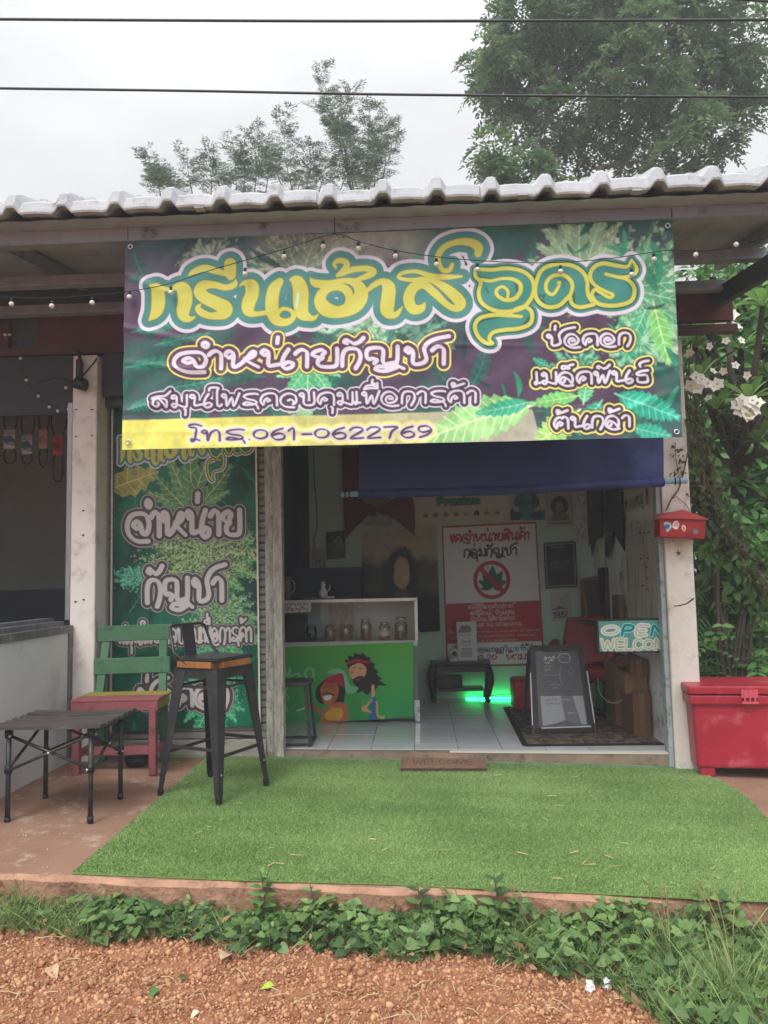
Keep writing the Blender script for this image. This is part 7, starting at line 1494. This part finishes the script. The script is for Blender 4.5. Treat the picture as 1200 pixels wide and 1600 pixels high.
bush('tall_shrub', 'dense dark green shrub wall filling the gap beyond the right pillar', 'shrub', [(pc(1100, 560, 8.6), (0.9, 0.5, 1.1)), (pc(1180, 480, 8.8), (0.9, 0.5, 0.9)), (pc(1130, 760, 8.4), (0.9, 0.5, 0.8)), (pc(1200, 700, 8.4), (0.9, 0.6, 1.0)), (pc(1130, 930, 8.2), (0.9, 0.5, 0.7)), (pc(1230, 900, 8.0), (0.9, 0.5, 0.8)), (pc(1130, 1010, 7.4), (0.7, 0.4, 0.5)), (pc(1220, 1000, 7.4), (0.7, 0.4, 0.6))], 15000, 0.14, M['leaf_dark'], down=0.2)
bush('tall_shrub', 'dark shrub continuing to the right edge behind the red ice chest', 'shrub', [(pc(1320, 560, 8.2), (1.2, 0.6, 1.6)), (pc(1330, 850, 7.8), (1.2, 0.6, 1.0)), (pc(1480, 700, 8.0), (1.2, 0.6, 1.6))], 5000, 0.16, M['leaf_dark'])
# frangipani: whorls of long leaves on thick branch tips
fp = thing('frangipani', 'frangipani tree with long glossy leaves and white flowers right of the shop', 'tree', (PY(1150, 900, 6.6).x, 6.6, -0.2))
b = MB(); base = Vector((PY(1150, 900, 6.6).x, 6.6, -0.2)); fork = PY(1150, 720, 6.5)
b.tube([base, fork], [0.07, 0.05], 8); P, D, N_, L_, T_ = [], [], [], [], []
wh = [(1192, 478, 6.0, 0.34, 0.5), (1158, 545, 6.4, 0.28, 0.25), (1108, 520, 6.5, 0.25, 0.3), (1095, 590, 6.3, 0.24, 0.35), (1120, 640, 6.3, 0.26, 0.3), (1170, 625, 6.0, 0.27, 0.5), (1205, 590, 6.2, 0.28, 0.3), (1135, 460, 6.9, 0.25, 0.3), (1185, 690, 6.2, 0.26, 0.25), (1110, 690, 6.5, 0.25, 0.2), (1150, 760, 6.4, 0.25, 0.2), (1200, 780, 6.3, 0.26, 0.2), (1085, 540, 6.6, 0.22, 0.45), (1090, 470, 6.8, 0.22, 0.35), (1240, 520, 6.1, 0.3, 0.4), (1260, 650, 6.2, 0.3, 0.3), (1230, 440, 6.2, 0.3, 0.4)]
for (x, y, Y_, L, tn) in wh:
    c = PY(x, y, Y_); b.tube(spline_v([fork, fork.lerp(c, 0.6)+Vector((0, 0, -0.1)), c]), [0.035-0.0012*i for i in range(11)], 6); n = 17
    for i in range(n):
        a = i*2.4; el = 0.95-1.35*(i/n); d = (math.cos(a)*math.cos(el), math.sin(a)*math.cos(el)*0.9-0.12, math.sin(el)+0.05); P.append(c[:]); D.append(d); N_.append((-d[0]*0.5, -d[1]*0.5-0.2, 1)); L_.append(L*RNG.uniform(0.75, 1.15)); T_.append(np.clip(tn+RNG.normal(0, .16)+0.25*(el > 0.3), 0, 1))
b.build('branches', M['bark'], fp, world=True)
v, f, tt = scatter(T_ob, np.array(P), np.array(D), np.array(N_), np.array(L_), np.array(L_)*0.85, T_); np_mesh('crown', v, f, M['leaf_plum'], fp, tt, smooth=True)
T_pet = T_leaf(2, 0.62, 0.1, 0.1, 'obov')
fl = [(1127, 502), (1144, 493), (1150, 509), (1088, 590), (1080, 602), (1090, 606), (1096, 594), (1106, 600), (1114, 604), (1121, 600), (1078, 551), (1108, 541), (1134, 533), (1158, 532), (1152, 632), (1160, 626), (1168, 630), (1176, 626), (1184, 630), (1156, 642), (1164, 638), (1172, 642), (1180, 640), (1166, 650), (1172, 651), (1167, 586), (1149, 571), (1114, 580), (1130, 580), (1107, 622)]
for i, (x, y) in enumerate(fl):
    c = np.array(PY(x, y, 5.52)); small = i in (10, 11, 12, 13, 25, 26, 27, 28, 29); Lp = 0.036 if small else 0.056
    face = nrm(np.array([RNG.normal(0, .4), -1, RNG.normal(0.35, .35)])); e1 = nrm(np.cross(face, [0, 0, 1.0])); e2 = np.cross(face, e1); a0_ = RNG.uniform(0, 6)
    D = np.array([e1*math.cos(a0_+k*1.2566)+e2*math.sin(a0_+k*1.2566)+face*0.25 for k in range(5)])
    v, f, tt = scatter(T_pet, np.tile(c, (5, 1)), D, np.tile(face, (5, 1)), Lp*0.95, Lp*1.55); o = np_mesh('flower', v, f, M['petal'], fp)
    b = MB(); b.ball(c+face*0.004, Lp*0.17, 8); b.build('flower_centre', M['eye'], o, world=True)
# climber curtain beside the pillar
cl = thing('hanging_climber', 'tangled brown and green climber hanging beside the right pillar', 'climber', PY(1085, 780, 5.6)); b = MB(); r0 = random.Random(21); P, T_ = [], []
path = [(1070, 470), (1072, 560), (1076, 640), (1088, 700), (1100, 760), (1120, 810), (1145, 850), (1175, 890), (1210, 930)]
for i in range(46):
    s0 = r0.uniform(0, 0.75); s1 = min(1, s0+r0.uniform(0.2, 0.5)); off = (r0.gauss(0, 10), r0.gauss(0, 10)); pts = []
    for s in np.linspace(s0, s1, 6):
        u = s*(len(path)-1); j = min(int(u), len(path)-2); f_ = u-j; pts.append(PY(path[j][0]*(1-f_)+path[j+1][0]*f_+off[0]+r0.gauss(0, 4), path[j][1]*(1-f_)+path[j+1][1]*f_+off[1]+r0.gauss(0, 4), 5.75+r0.uniform(-.08, .15)))
    b.tube(spline_v(pts), r0.uniform(0.003, 0.008), 4)
    for p in pts: 
        for _ in range(3): P.append(np.array(p)+RNG.normal(0, 0.045, 3)); 
b.build('stems', M['dry'], cl, world=True); n = len(P); v, f, tt = scatter(T_ov, np.array(P), rdir(n, -0.9), rdir(n)*0.5+np.array([0, -1, 0.3]), RNG.uniform(0.035, 0.085, n), None); np_mesh('leaves', v, f, leaf_mat('climber_leaf', S('#4d4a30'), S('#567a3c')), cl, tt)
bush('leafy_climber', 'mass of pale green heart leaved climber right of the letter box', 'climber', [(pc(1125, 830, 5.9), (0.17, 0.15, 0.30)), (pc(1165, 900, 5.9), (0.2, 0.15, 0.25)), (pc(1105, 760, 6.0), (0.10, 0.12, 0.25)), (pc(1200, 860, 6.0), (0.2, 0.15, 0.3))], 900, 0.085, M['leaf_fresh'], T_heart, 0.9, down=0.5)
# fern like clump
fn = thing('fern_clump', 'drooping narrow leaved fern clump behind the red ice chest', 'fern', (PY(1120, 1000, 6.3).x, 6.3, -0.2)); P, D, N_, L_, T_ = [], [], [], [], []; r0 = random.Random(8); b = MB()
for i in range(22):
    a = PY(1118+r0.uniform(-20, 24), 950+r0.uniform(-20, 40), 6.3); e = PY(1110+r0.uniform(-42, 70), 880+r0.uniform(0, 150), 6.0+r0.uniform(-.2, .2)); mid = a.lerp(e, 0.5)+Vector((0, 0, 0.14)); pl_ = spline_v([Vector((a.x, 6.3, -0.1)), a, mid, e]); b.tube(pl_, 0.004, 4)
    for j in range(6, len(pl_)-1):
        d = (pl_[j+1]-pl_[j]).normalized(); sd_ = d.cross(Vector((0, 0, 1))).normalized()
        for sg in (-1, 1): P.append(pl_[j][:]); D.append((sd_*sg+d*0.7+Vector((0, 0, -0.5)))[:]); N_.append((0, -0.3, 1)); L_.append(r0.uniform(0.09, 0.17)); T_.append(r0.uniform(0.1, 0.7))
b.build('stalks', M['dry'], fn, world=True); v, f, tt = scatter(T_ov, np.array(P), np.array(D), np.array(N_), np.array(L_), np.array(L_)*0.32, T_); np_mesh('fronds', v, f, M['leaf_dark'], fn, tt)
# low shrub with paired leaflets
ls_ = thing('low_shrub', 'low bright shrub with paired leaflets directly behind the ice chest lid', 'shrub', (PY(1175, 1030, 5.7).x, 5.7, -0.2)); P, D, T_ = [], [], []; b = MB()
for i in range(75):
    c = PY(r0.uniform(1105, 1290), r0.uniform(935, 1075), 5.75+r0.uniform(-.1, .45)); an = r0.uniform(0, 6.28); P.append(c[:]); D.append((math.cos(an), math.sin(an)*0.6-0.35, r0.uniform(-.1, .4))); T_.append(r0.uniform(0.15, 0.85))
    if i % 3 == 0: b.tube([(c.x, c.y+0.1, -0.2), c], 0.005, 4)
b.build('stalks', M['bark'], ls_, world=True); n = len(P); P = np.array(P); D = nrm(np.array(D)); L = RNG.uniform(0.20, 0.30, n); pts, dirs, LL, TT = [], [], [], []; side = nrm(np.cross(D, [0, 0, 1.0]))
for i in range(5):
    s = (i+0.6)/5; c = P+D*(L*s)[:, None]; c[:, 2] -= 0.25*L*s*s
    for sg in (-1, 1): pts.append(c); dirs.append(side*sg+D*0.5-np.array([0, 0, 0.2])); LL.append(L*RNG.uniform(0.28, 0.36, n)); TT.append(np.clip(np.array(T_)+RNG.normal(0, .08, n), 0, 1))
LL = np.concatenate(LL); v, f, tt = scatter(T_ov, np.concatenate(pts), np.concatenate(dirs), np.tile([0, -0.5, 1.0], (len(LL), 1))+RNG.normal(0, .25, (len(LL), 3)), LL, LL*0.85, np.concatenate(TT)); np_mesh('leaves', v, f, M['leaf_fresh'], ls_, tt)
b = MB(); xs = np.linspace(2.0, 4.2, 20); b.prism([(1.95, 5.0, -0.31), (12.5, 5.0, -0.31), (12.5, 19.6, -0.31), (1.95, 19.6, -0.31)], (0, 0, 0.1)); o = b.build('soil', mat('dark_leaf_litter_soil', S('#3a2f26'), 0.95, S('#4f4234'), 9, 0.8, 0.8, 40)); tag(o, kind='structure')
# ================================================================ weeds along the terrace
M['weed_leaf'] = leaf_mat('weed_leaf', S('#36562f'), S('#88a862'), 0.45, 0.3); M['grass'] = leaf_mat('grass_blade', S('#5f8048'), S('#a5ba78'), 0.5, 0.35); M['straw'] = mat('dry_straw', S('#c4b48c'), 0.9, S('#a39268'), 20, 0.7)
low = np.array([(0, 1452), (90, 1462), (150, 1480), (230, 1470), (300, 1466), (380, 1492), (470, 1480), (560, 1500), (640, 1508), (700, 1490), (790, 1506), (880, 1530), (950, 1545), (1010, 1585), (1100, 1640), (1220, 1700)])
upp = np.array([(0, 1415), (130, 1412), (160, 1408), (400, 1420), (640, 1428), (900, 1440), (1000, 1450), (1220, 1470)])
def weed_pts(n, bias=1.0, x0=0, x1=1240):
    x = RNG.uniform(x0, x1, n); a = np.interp(x, upp[:, 0], upp[:, 1]); c = np.interp(x, low[:, 0], low[:, 1]); y = a+(c-a)*RNG.random(n)**bias
    o = []
    for q, r_ in zip(x, y):
        p = PZ(q, r_, -0.17); p = PZ(q, r_, float(ground_z(np.array(p.x), np.array(p.y)))); o.append((p.x, min(p.y, FRONT-0.01), p.z))
    return np.array(o), x
P, xp = weed_pts(3600, 1.1, 120, 1240); keep = RNG.random(len(P)) < np.interp(xp, [120, 170, 420, 650, 900, 1240], [0.25, 0.8, 0.9, 1, 0.9, 0.75]); P, xp = P[keep], xp[keep]; n = len(P)
# clumped heights: mounds rather than an even carpet
hm = np.clip(0.5+0.5*np.sin(P[:, 0]*9+1.5*np.sin(P[:, 0]*3.1))*np.cos(P[:, 1]*8), 0.1, 1)
hgt = RNG.random(n)**0.8*(0.045+0.095*hm)*np.interp(xp, [120, 400, 900, 1240], [0.8, 1, 1.1, 1.35]); P2 = P+np.c_[RNG.normal(0, .02, n), RNG.normal(0, .02, n), hgt]
an = RNG.uniform(0, 6.28, n); D = np.c_[np.cos(an), np.sin(an)-0.5, RNG.normal(-0.15, 0.2, n)]; N_ = np.c_[RNG.normal(0, .3, n), RNG.normal(-0.45, .3, n), np.ones(n)]
sz = RNG.uniform(0.018, 0.056, n)*np.where(RNG.random(n) < 0.4, 0.6, 1); pa_ = scatter(T_heart, P2, D, N_, sz, sz*0.95, np.clip(0.05+hgt*4+RNG.normal(0, .22, n), 0, 1))  # lower leaves get a darker tint: shade inside the mounds, put into colour
n = 1500; Q_, xq = weed_pts(n, 1.0); Q_ = Q_+np.c_[RNG.normal(0, .02, n), RNG.normal(0, .02, n), RNG.uniform(0.005, 0.10, n)]
pb2 = scatter(T_ov, Q_, np.c_[RNG.normal(0, 1, n), RNG.normal(-0.3, 1, n), RNG.normal(0.1, .4, n)], rdir(n, 1.0), RNG.uniform(0.012, 0.045, n), None, np.clip(RNG.normal(0.45, .3, n), 0, 1))
n = 420; Q_, xq = weed_pts(n, 0.9); Q_ = Q_+np.c_[RNG.normal(0, .03, n), RNG.normal(-0.02, .04, n), RNG.uniform(0.003, 0.05, n)]; v, f, tt = scatter(T_ov, Q_, rdir(n), rdir(n, .8), RNG.uniform(0.015, 0.05, n)); tag(np_mesh('dead_leaves', v, f, leaf_mat('dead_leaf', S('#6d5236'), S('#b99a6e')), None, tt), kind='stuff')
n = 700; xk = RNG.uniform(560, 1230, n); bx = np.array([PZ(q, 1425, -0.17)[0] for q in xk]); mound = np.clip(np.sin(bx*7.3)+0.6*np.sin(bx*17+1), 0, 1.4)/1.4
Q3 = np.c_[bx, FRONT-RNG.uniform(0.0, 0.09, n), ground_z(bx, np.full(n, 3.15))+RNG.random(n)*(0.07+0.16*mound)]
an = RNG.uniform(0, 6.28, n); pc3 = scatter(T_heart, Q3, np.c_[np.cos(an), np.sin(an)-0.6, RNG.normal(-0.1, .25, n)], np.c_[RNG.normal(0, .3, n), RNG.normal(-0.5, .3, n), np.ones(n)], RNG.uniform(0.02, 0.05, n), None, np.clip(RNG.normal(0.45, .28, n), 0, 1)); pa_ = merge([pa_, pc3])
v, f, tt = pa_; tag(np_mesh('weeds', v, f, M['weed_leaf'], None, tt, smooth=False), kind='stuff')
n = 900; P, _ = weed_pts(n, 1.2); an = RNG.uniform(0, 6.28, n); hh = RNG.uniform(0.03, 0.11, n); sts = []
v1 = scatter(T_blade, P, np.c_[np.cos(an)*0.35, np.sin(an)*0.35, np.ones(n)], rdir(n), hh, 0.0022)
P, xg = weed_pts(7000, 1.1); kp = RNG.random(len(P)) < np.interp(xg, [0, 140, 260, 560, 700, 1000, 1240], [1, 0.9, 0.25, 0.4, 0.9, 0.8, 1]); P, xg = P[kp], xg[kp]; n = len(P); an = RNG.uniform(0, 6.28, n)
v2 = scatter(T_blade, P, np.c_[np.cos(an)*0.8, np.sin(an)*0.8, RNG.uniform(0.35, 1.3, n)], rdir(n, 0.3), RNG.uniform(0.04, 0.16, n)*np.interp(xg, [0, 200, 900, 1240], [1.0, 0.7, 1.1, 1.7]), RNG.uniform(0.003, 0.0055, n))
v, f, tt = merge([v1, v2]); tag(np_mesh('grass', v, f, M['grass'], None, tt), kind='stuff'); v, f, tt = pb2; tag(np_mesh('small_weeds', v, f, M['weed_leaf'], None, tt), kind='stuff')
# a few single plants one can point at
def stem_plant(x, y, h, n, Lf, label, m, name='weed_plant', spread=0.6):
    p = PZ(x, y, -0.17); p.y = min(p.y, FRONT-0.03); z0 = float(ground_z(np.array(p.x), np.array(p.y))); p.z = z0; t = thing(name, label, 'weed', p); b = MB(); b.tube([p, p+Vector((0.01, 0.0, h*0.6)), p+Vector((-0.005, 0, h))], [0.005, 0.004, 0.002], 5); b.build('stem', M['grass'] if False else M['dry'], t, world=True)
    P, D, L = [], [], []
    for i in range(n):
        s = 0.25+0.75*i/n; a = i*2.2; P.append((p.x, p.y, p.z+h*s)); D.append((math.cos(a)*spread, math.sin(a)*spread-0.2, 0.35-0.4*(1-s))); L.append(Lf*(0.7+0.5*math.sin(math.pi*s)))
    v, f, tt = scatter(T_ov, P, D, np.tile([0, -0.4, 1.0], (n, 1)), L, np.array(L)*0.95); np_mesh('leaves', v, f, m, t, tt); return t
stem_plant(430, 1420, 0.22, 16, 0.05, 'upright dark leaved seedling rising over the slab edge left of the middle', M['leaf_dark'])
stem_plant(332, 1412, 0.13, 3, 0.045, 'single pale heart leaf shoot standing up at the left of the slab edge', M['weed_leaf'])
stem_plant(655, 1432, 0.20, 9, 0.055, 'leafy shoot with long pale leaves near the middle of the slab edge', M['weed_leaf']); stem_plant(770, 1436, 0.24, 11, 0.065, 'tall leafy shoot reaching above the turf edge right of the middle', M['weed_leaf']); stem_plant(975, 1440, 0.15, 7, 0.055, 'short leafy shoot climbing the slab edge near the right', M['weed_leaf'])
stem_plant(495, 1440, 0.19, 9, 0.045, 'green leafy shoot right of the dark seedling at the slab edge', M['weed_leaf'])
def tuft(x, y, n, h, label):
    p = PZ(x, y, -0.17); p.y = min(p.y, FRONT-0.05); p.z = float(ground_z(np.array(p.x), np.array(p.y))); t = thing('grass_tuft', label, 'grass tuft', p); an = RNG.uniform(0, 6.28, n); P = np.array(p)+np.c_[RNG.normal(0, .025, n), RNG.normal(0, .025, n), np.zeros(n)]
    v, f, tt = scatter(T_blade, P, np.c_[np.cos(an)*0.6, np.sin(an)*0.6, RNG.uniform(0.6, 1.5, n)], rdir(n, .2), RNG.uniform(0.5, 1.1, n)*h, RNG.uniform(0.004, 0.007, n)); np_mesh('blades', v, f, M['grass'], t, tt)
    b = MB()
    for _ in range(4): a = random.uniform(-.5, .3); b.tube(spline_v([p, p+Vector((a*0.3*h, 0.0, h*0.8)), p+Vector((a*h, -0.05, h*1.45))]), [0.0010]*6+[0.0018]*5, 4)
    b.build('seed_stalk', M['straw'], t, world=True); return t
tuft(1150, 1560, 90, 0.30, 'tall grass tuft with pale seed stalks at the lower right corner'); tuft(1050, 1510, 60, 0.22, 'grass tuft with leaning stalks among the weeds left of the corner tuft'); tuft(720, 1460, 60, 0.15, 'drooping grass tuft below the slab edge right of the middle'); tuft(820, 1470, 55, 0.17, 'grass tuft between the tall leafy shoot and the white tissues'); tuft(60, 1445, 80, 0.13, 'low grass tuft at the left end of the slab edge')
# ground litter
def gpt(x, y): p = PZ(x, y, -0.17); return PZ(x, y, float(ground_z(np.array(p.x), np.array(p.y))))
def litter_leaf(x, y, L, col, label, name='fallen_leaf'):
    p = gpt(x, y); a = RNG.uniform(0, 6.28); v, f, _ = scatter(T_leaf(4, 0.6, 0.25, 0.35), [(p.x, p.y, p.z+0.014)], [(math.cos(a), math.sin(a), 0.1)], [(0.1, -0.4, 1)], [L], [L]); o = np_mesh(name, v, f, mat('fallen_leaf_surface', S(col), 0.7, tuple(np.array(S(col))*0.7), 30, 0.7)); tag(o, label, 'leaf')
litter_leaf(428, 1546, 0.045, '#a9c23c', 'small bright yellow green leaf lying alone on the red gravel'); litter_leaf(345, 1506, 0.085, '#c9ad8c', 'curled pale tan dead leaf on the gravel left of the middle'); litter_leaf(246, 1550, 0.05, '#4f7f3c', 'green fallen leaf on the gravel at the left'); litter_leaf(282, 1536, 0.04, '#3f6a35', 'dark green fallen leaf right of the green one'); litter_leaf(78, 1517, 0.08, '#c4a283', 'pale dead leaf on the gravel at the far left'); litter_leaf(310, 1586, 0.035, '#d9c9ae', 'tiny cream dead leaf near the bottom of the gravel')
for (x, y, lb) in ((921, 1549, 'crumpled white tissue on the gravel edge, left one of two'), (948, 1545, 'crumpled white tissue on the gravel edge, right one of two')):
    p = gpt(x, y); tmp = bmesh.new(); bmesh.ops.create_icosphere(tmp, subdivisions=3, radius=0.022); r0 = random.Random(x)
    for v_ in tmp.verts: v_.co *= 0.75+0.5*r0.random(); v_.co.z *= 0.9; v_.co.x *= 0.75
    b = MB(); b.bm.free(); b.bm = tmp; 
    for v_ in b.bm.verts: v_.co += Vector((p.x, p.y, p.z+0.016))
    o = b.build('paper_tissue', mat('white_tissue', S('#e6e4e4'), 0.9)); tag(o, lb, 'tissue')
b = MB(); r0 = random.Random(77)
for _ in range(130):
    x, y = r0.uniform(0, 1000), r0.uniform(1470, 1600); p = gpt(x, y); a = r0.uniform(0, 3.14); L = r0.uniform(0.015, 0.09)*(1.5 if r0.random() < .15 else 1); d = Vector((math.cos(a)*L/2, math.sin(a)*L/2, 0)); z = Vector((0, 0, 0.012)); b.tube([p-d+z, p+z+Vector((r0.uniform(-.006, .006), 0, 0.006)), p+d+z], r0.uniform(0.0007, 0.0019), 4)
o = b.build('straw_litter', M['straw']); tag(o, kind='stuff')
b = MB(); r0 = random.Random(5)
for _ in range(42):
    x, y = r0.uniform(300, 1130), r0.uniform(1215, 1385); p = PG(x, y); a = r0.uniform(0, 3.14); L = r0.uniform(0.01, 0.03); d = Vector((math.cos(a)*L, math.sin(a)*L, 0)); z = Vector((0, 0, 0.022)); b.tube([p-d+z, p+d+z], r0.uniform(0.001, 0.003), 4)
for _ in range(26):
    x, y = r0.uniform(10, 230), r0.uniform(1215, 1360); p = PG(x, y); b.ball(p+Vector((0, 0, 0.002)), r0.uniform(0.002, 0.006), 6)
o = b.build('dry_litter', M['straw']); tag(o, kind='stuff')
# little weeds growing on the step
stp = thing('step_weed', 'tiny green weed growing from the foot of the door step', 'weed', PG(976, 1192)); n = 26; P = np.array(PG(976, 1192))+np.c_[RNG.normal(0, .03, n), RNG.uniform(-0.06, -0.02, n), RNG.uniform(0.01, .05, n)]; v, f, tt = scatter(T_ov, P, rdir(n, .2), rdir(n, .5), RNG.uniform(0.015, 0.03, n)); np_mesh('leaves', v, f, M['weed_leaf'], stp, tt)

# ================================================================ damp overcast air
b = MB(); b.span((-124, -124, -1.6), (124, 164, 17.5)); hzm = bpy.data.materials.new('haze'); hzm.use_nodes = True; t_ = hzm.node_tree; t_.nodes.remove(t_.nodes['Principled BSDF'])
vp = t_.nodes.new('ShaderNodeVolumePrincipled'); vp.inputs['Color'].default_value = (0.93, 0.95, 1.0, 1); vp.inputs['Density'].default_value = 0.0062; t_.links.new(vp.outputs[0], t_.nodes['Material Output'].inputs['Volume'])
o = b.build('haze', hzm); tag(o, kind='stuff')
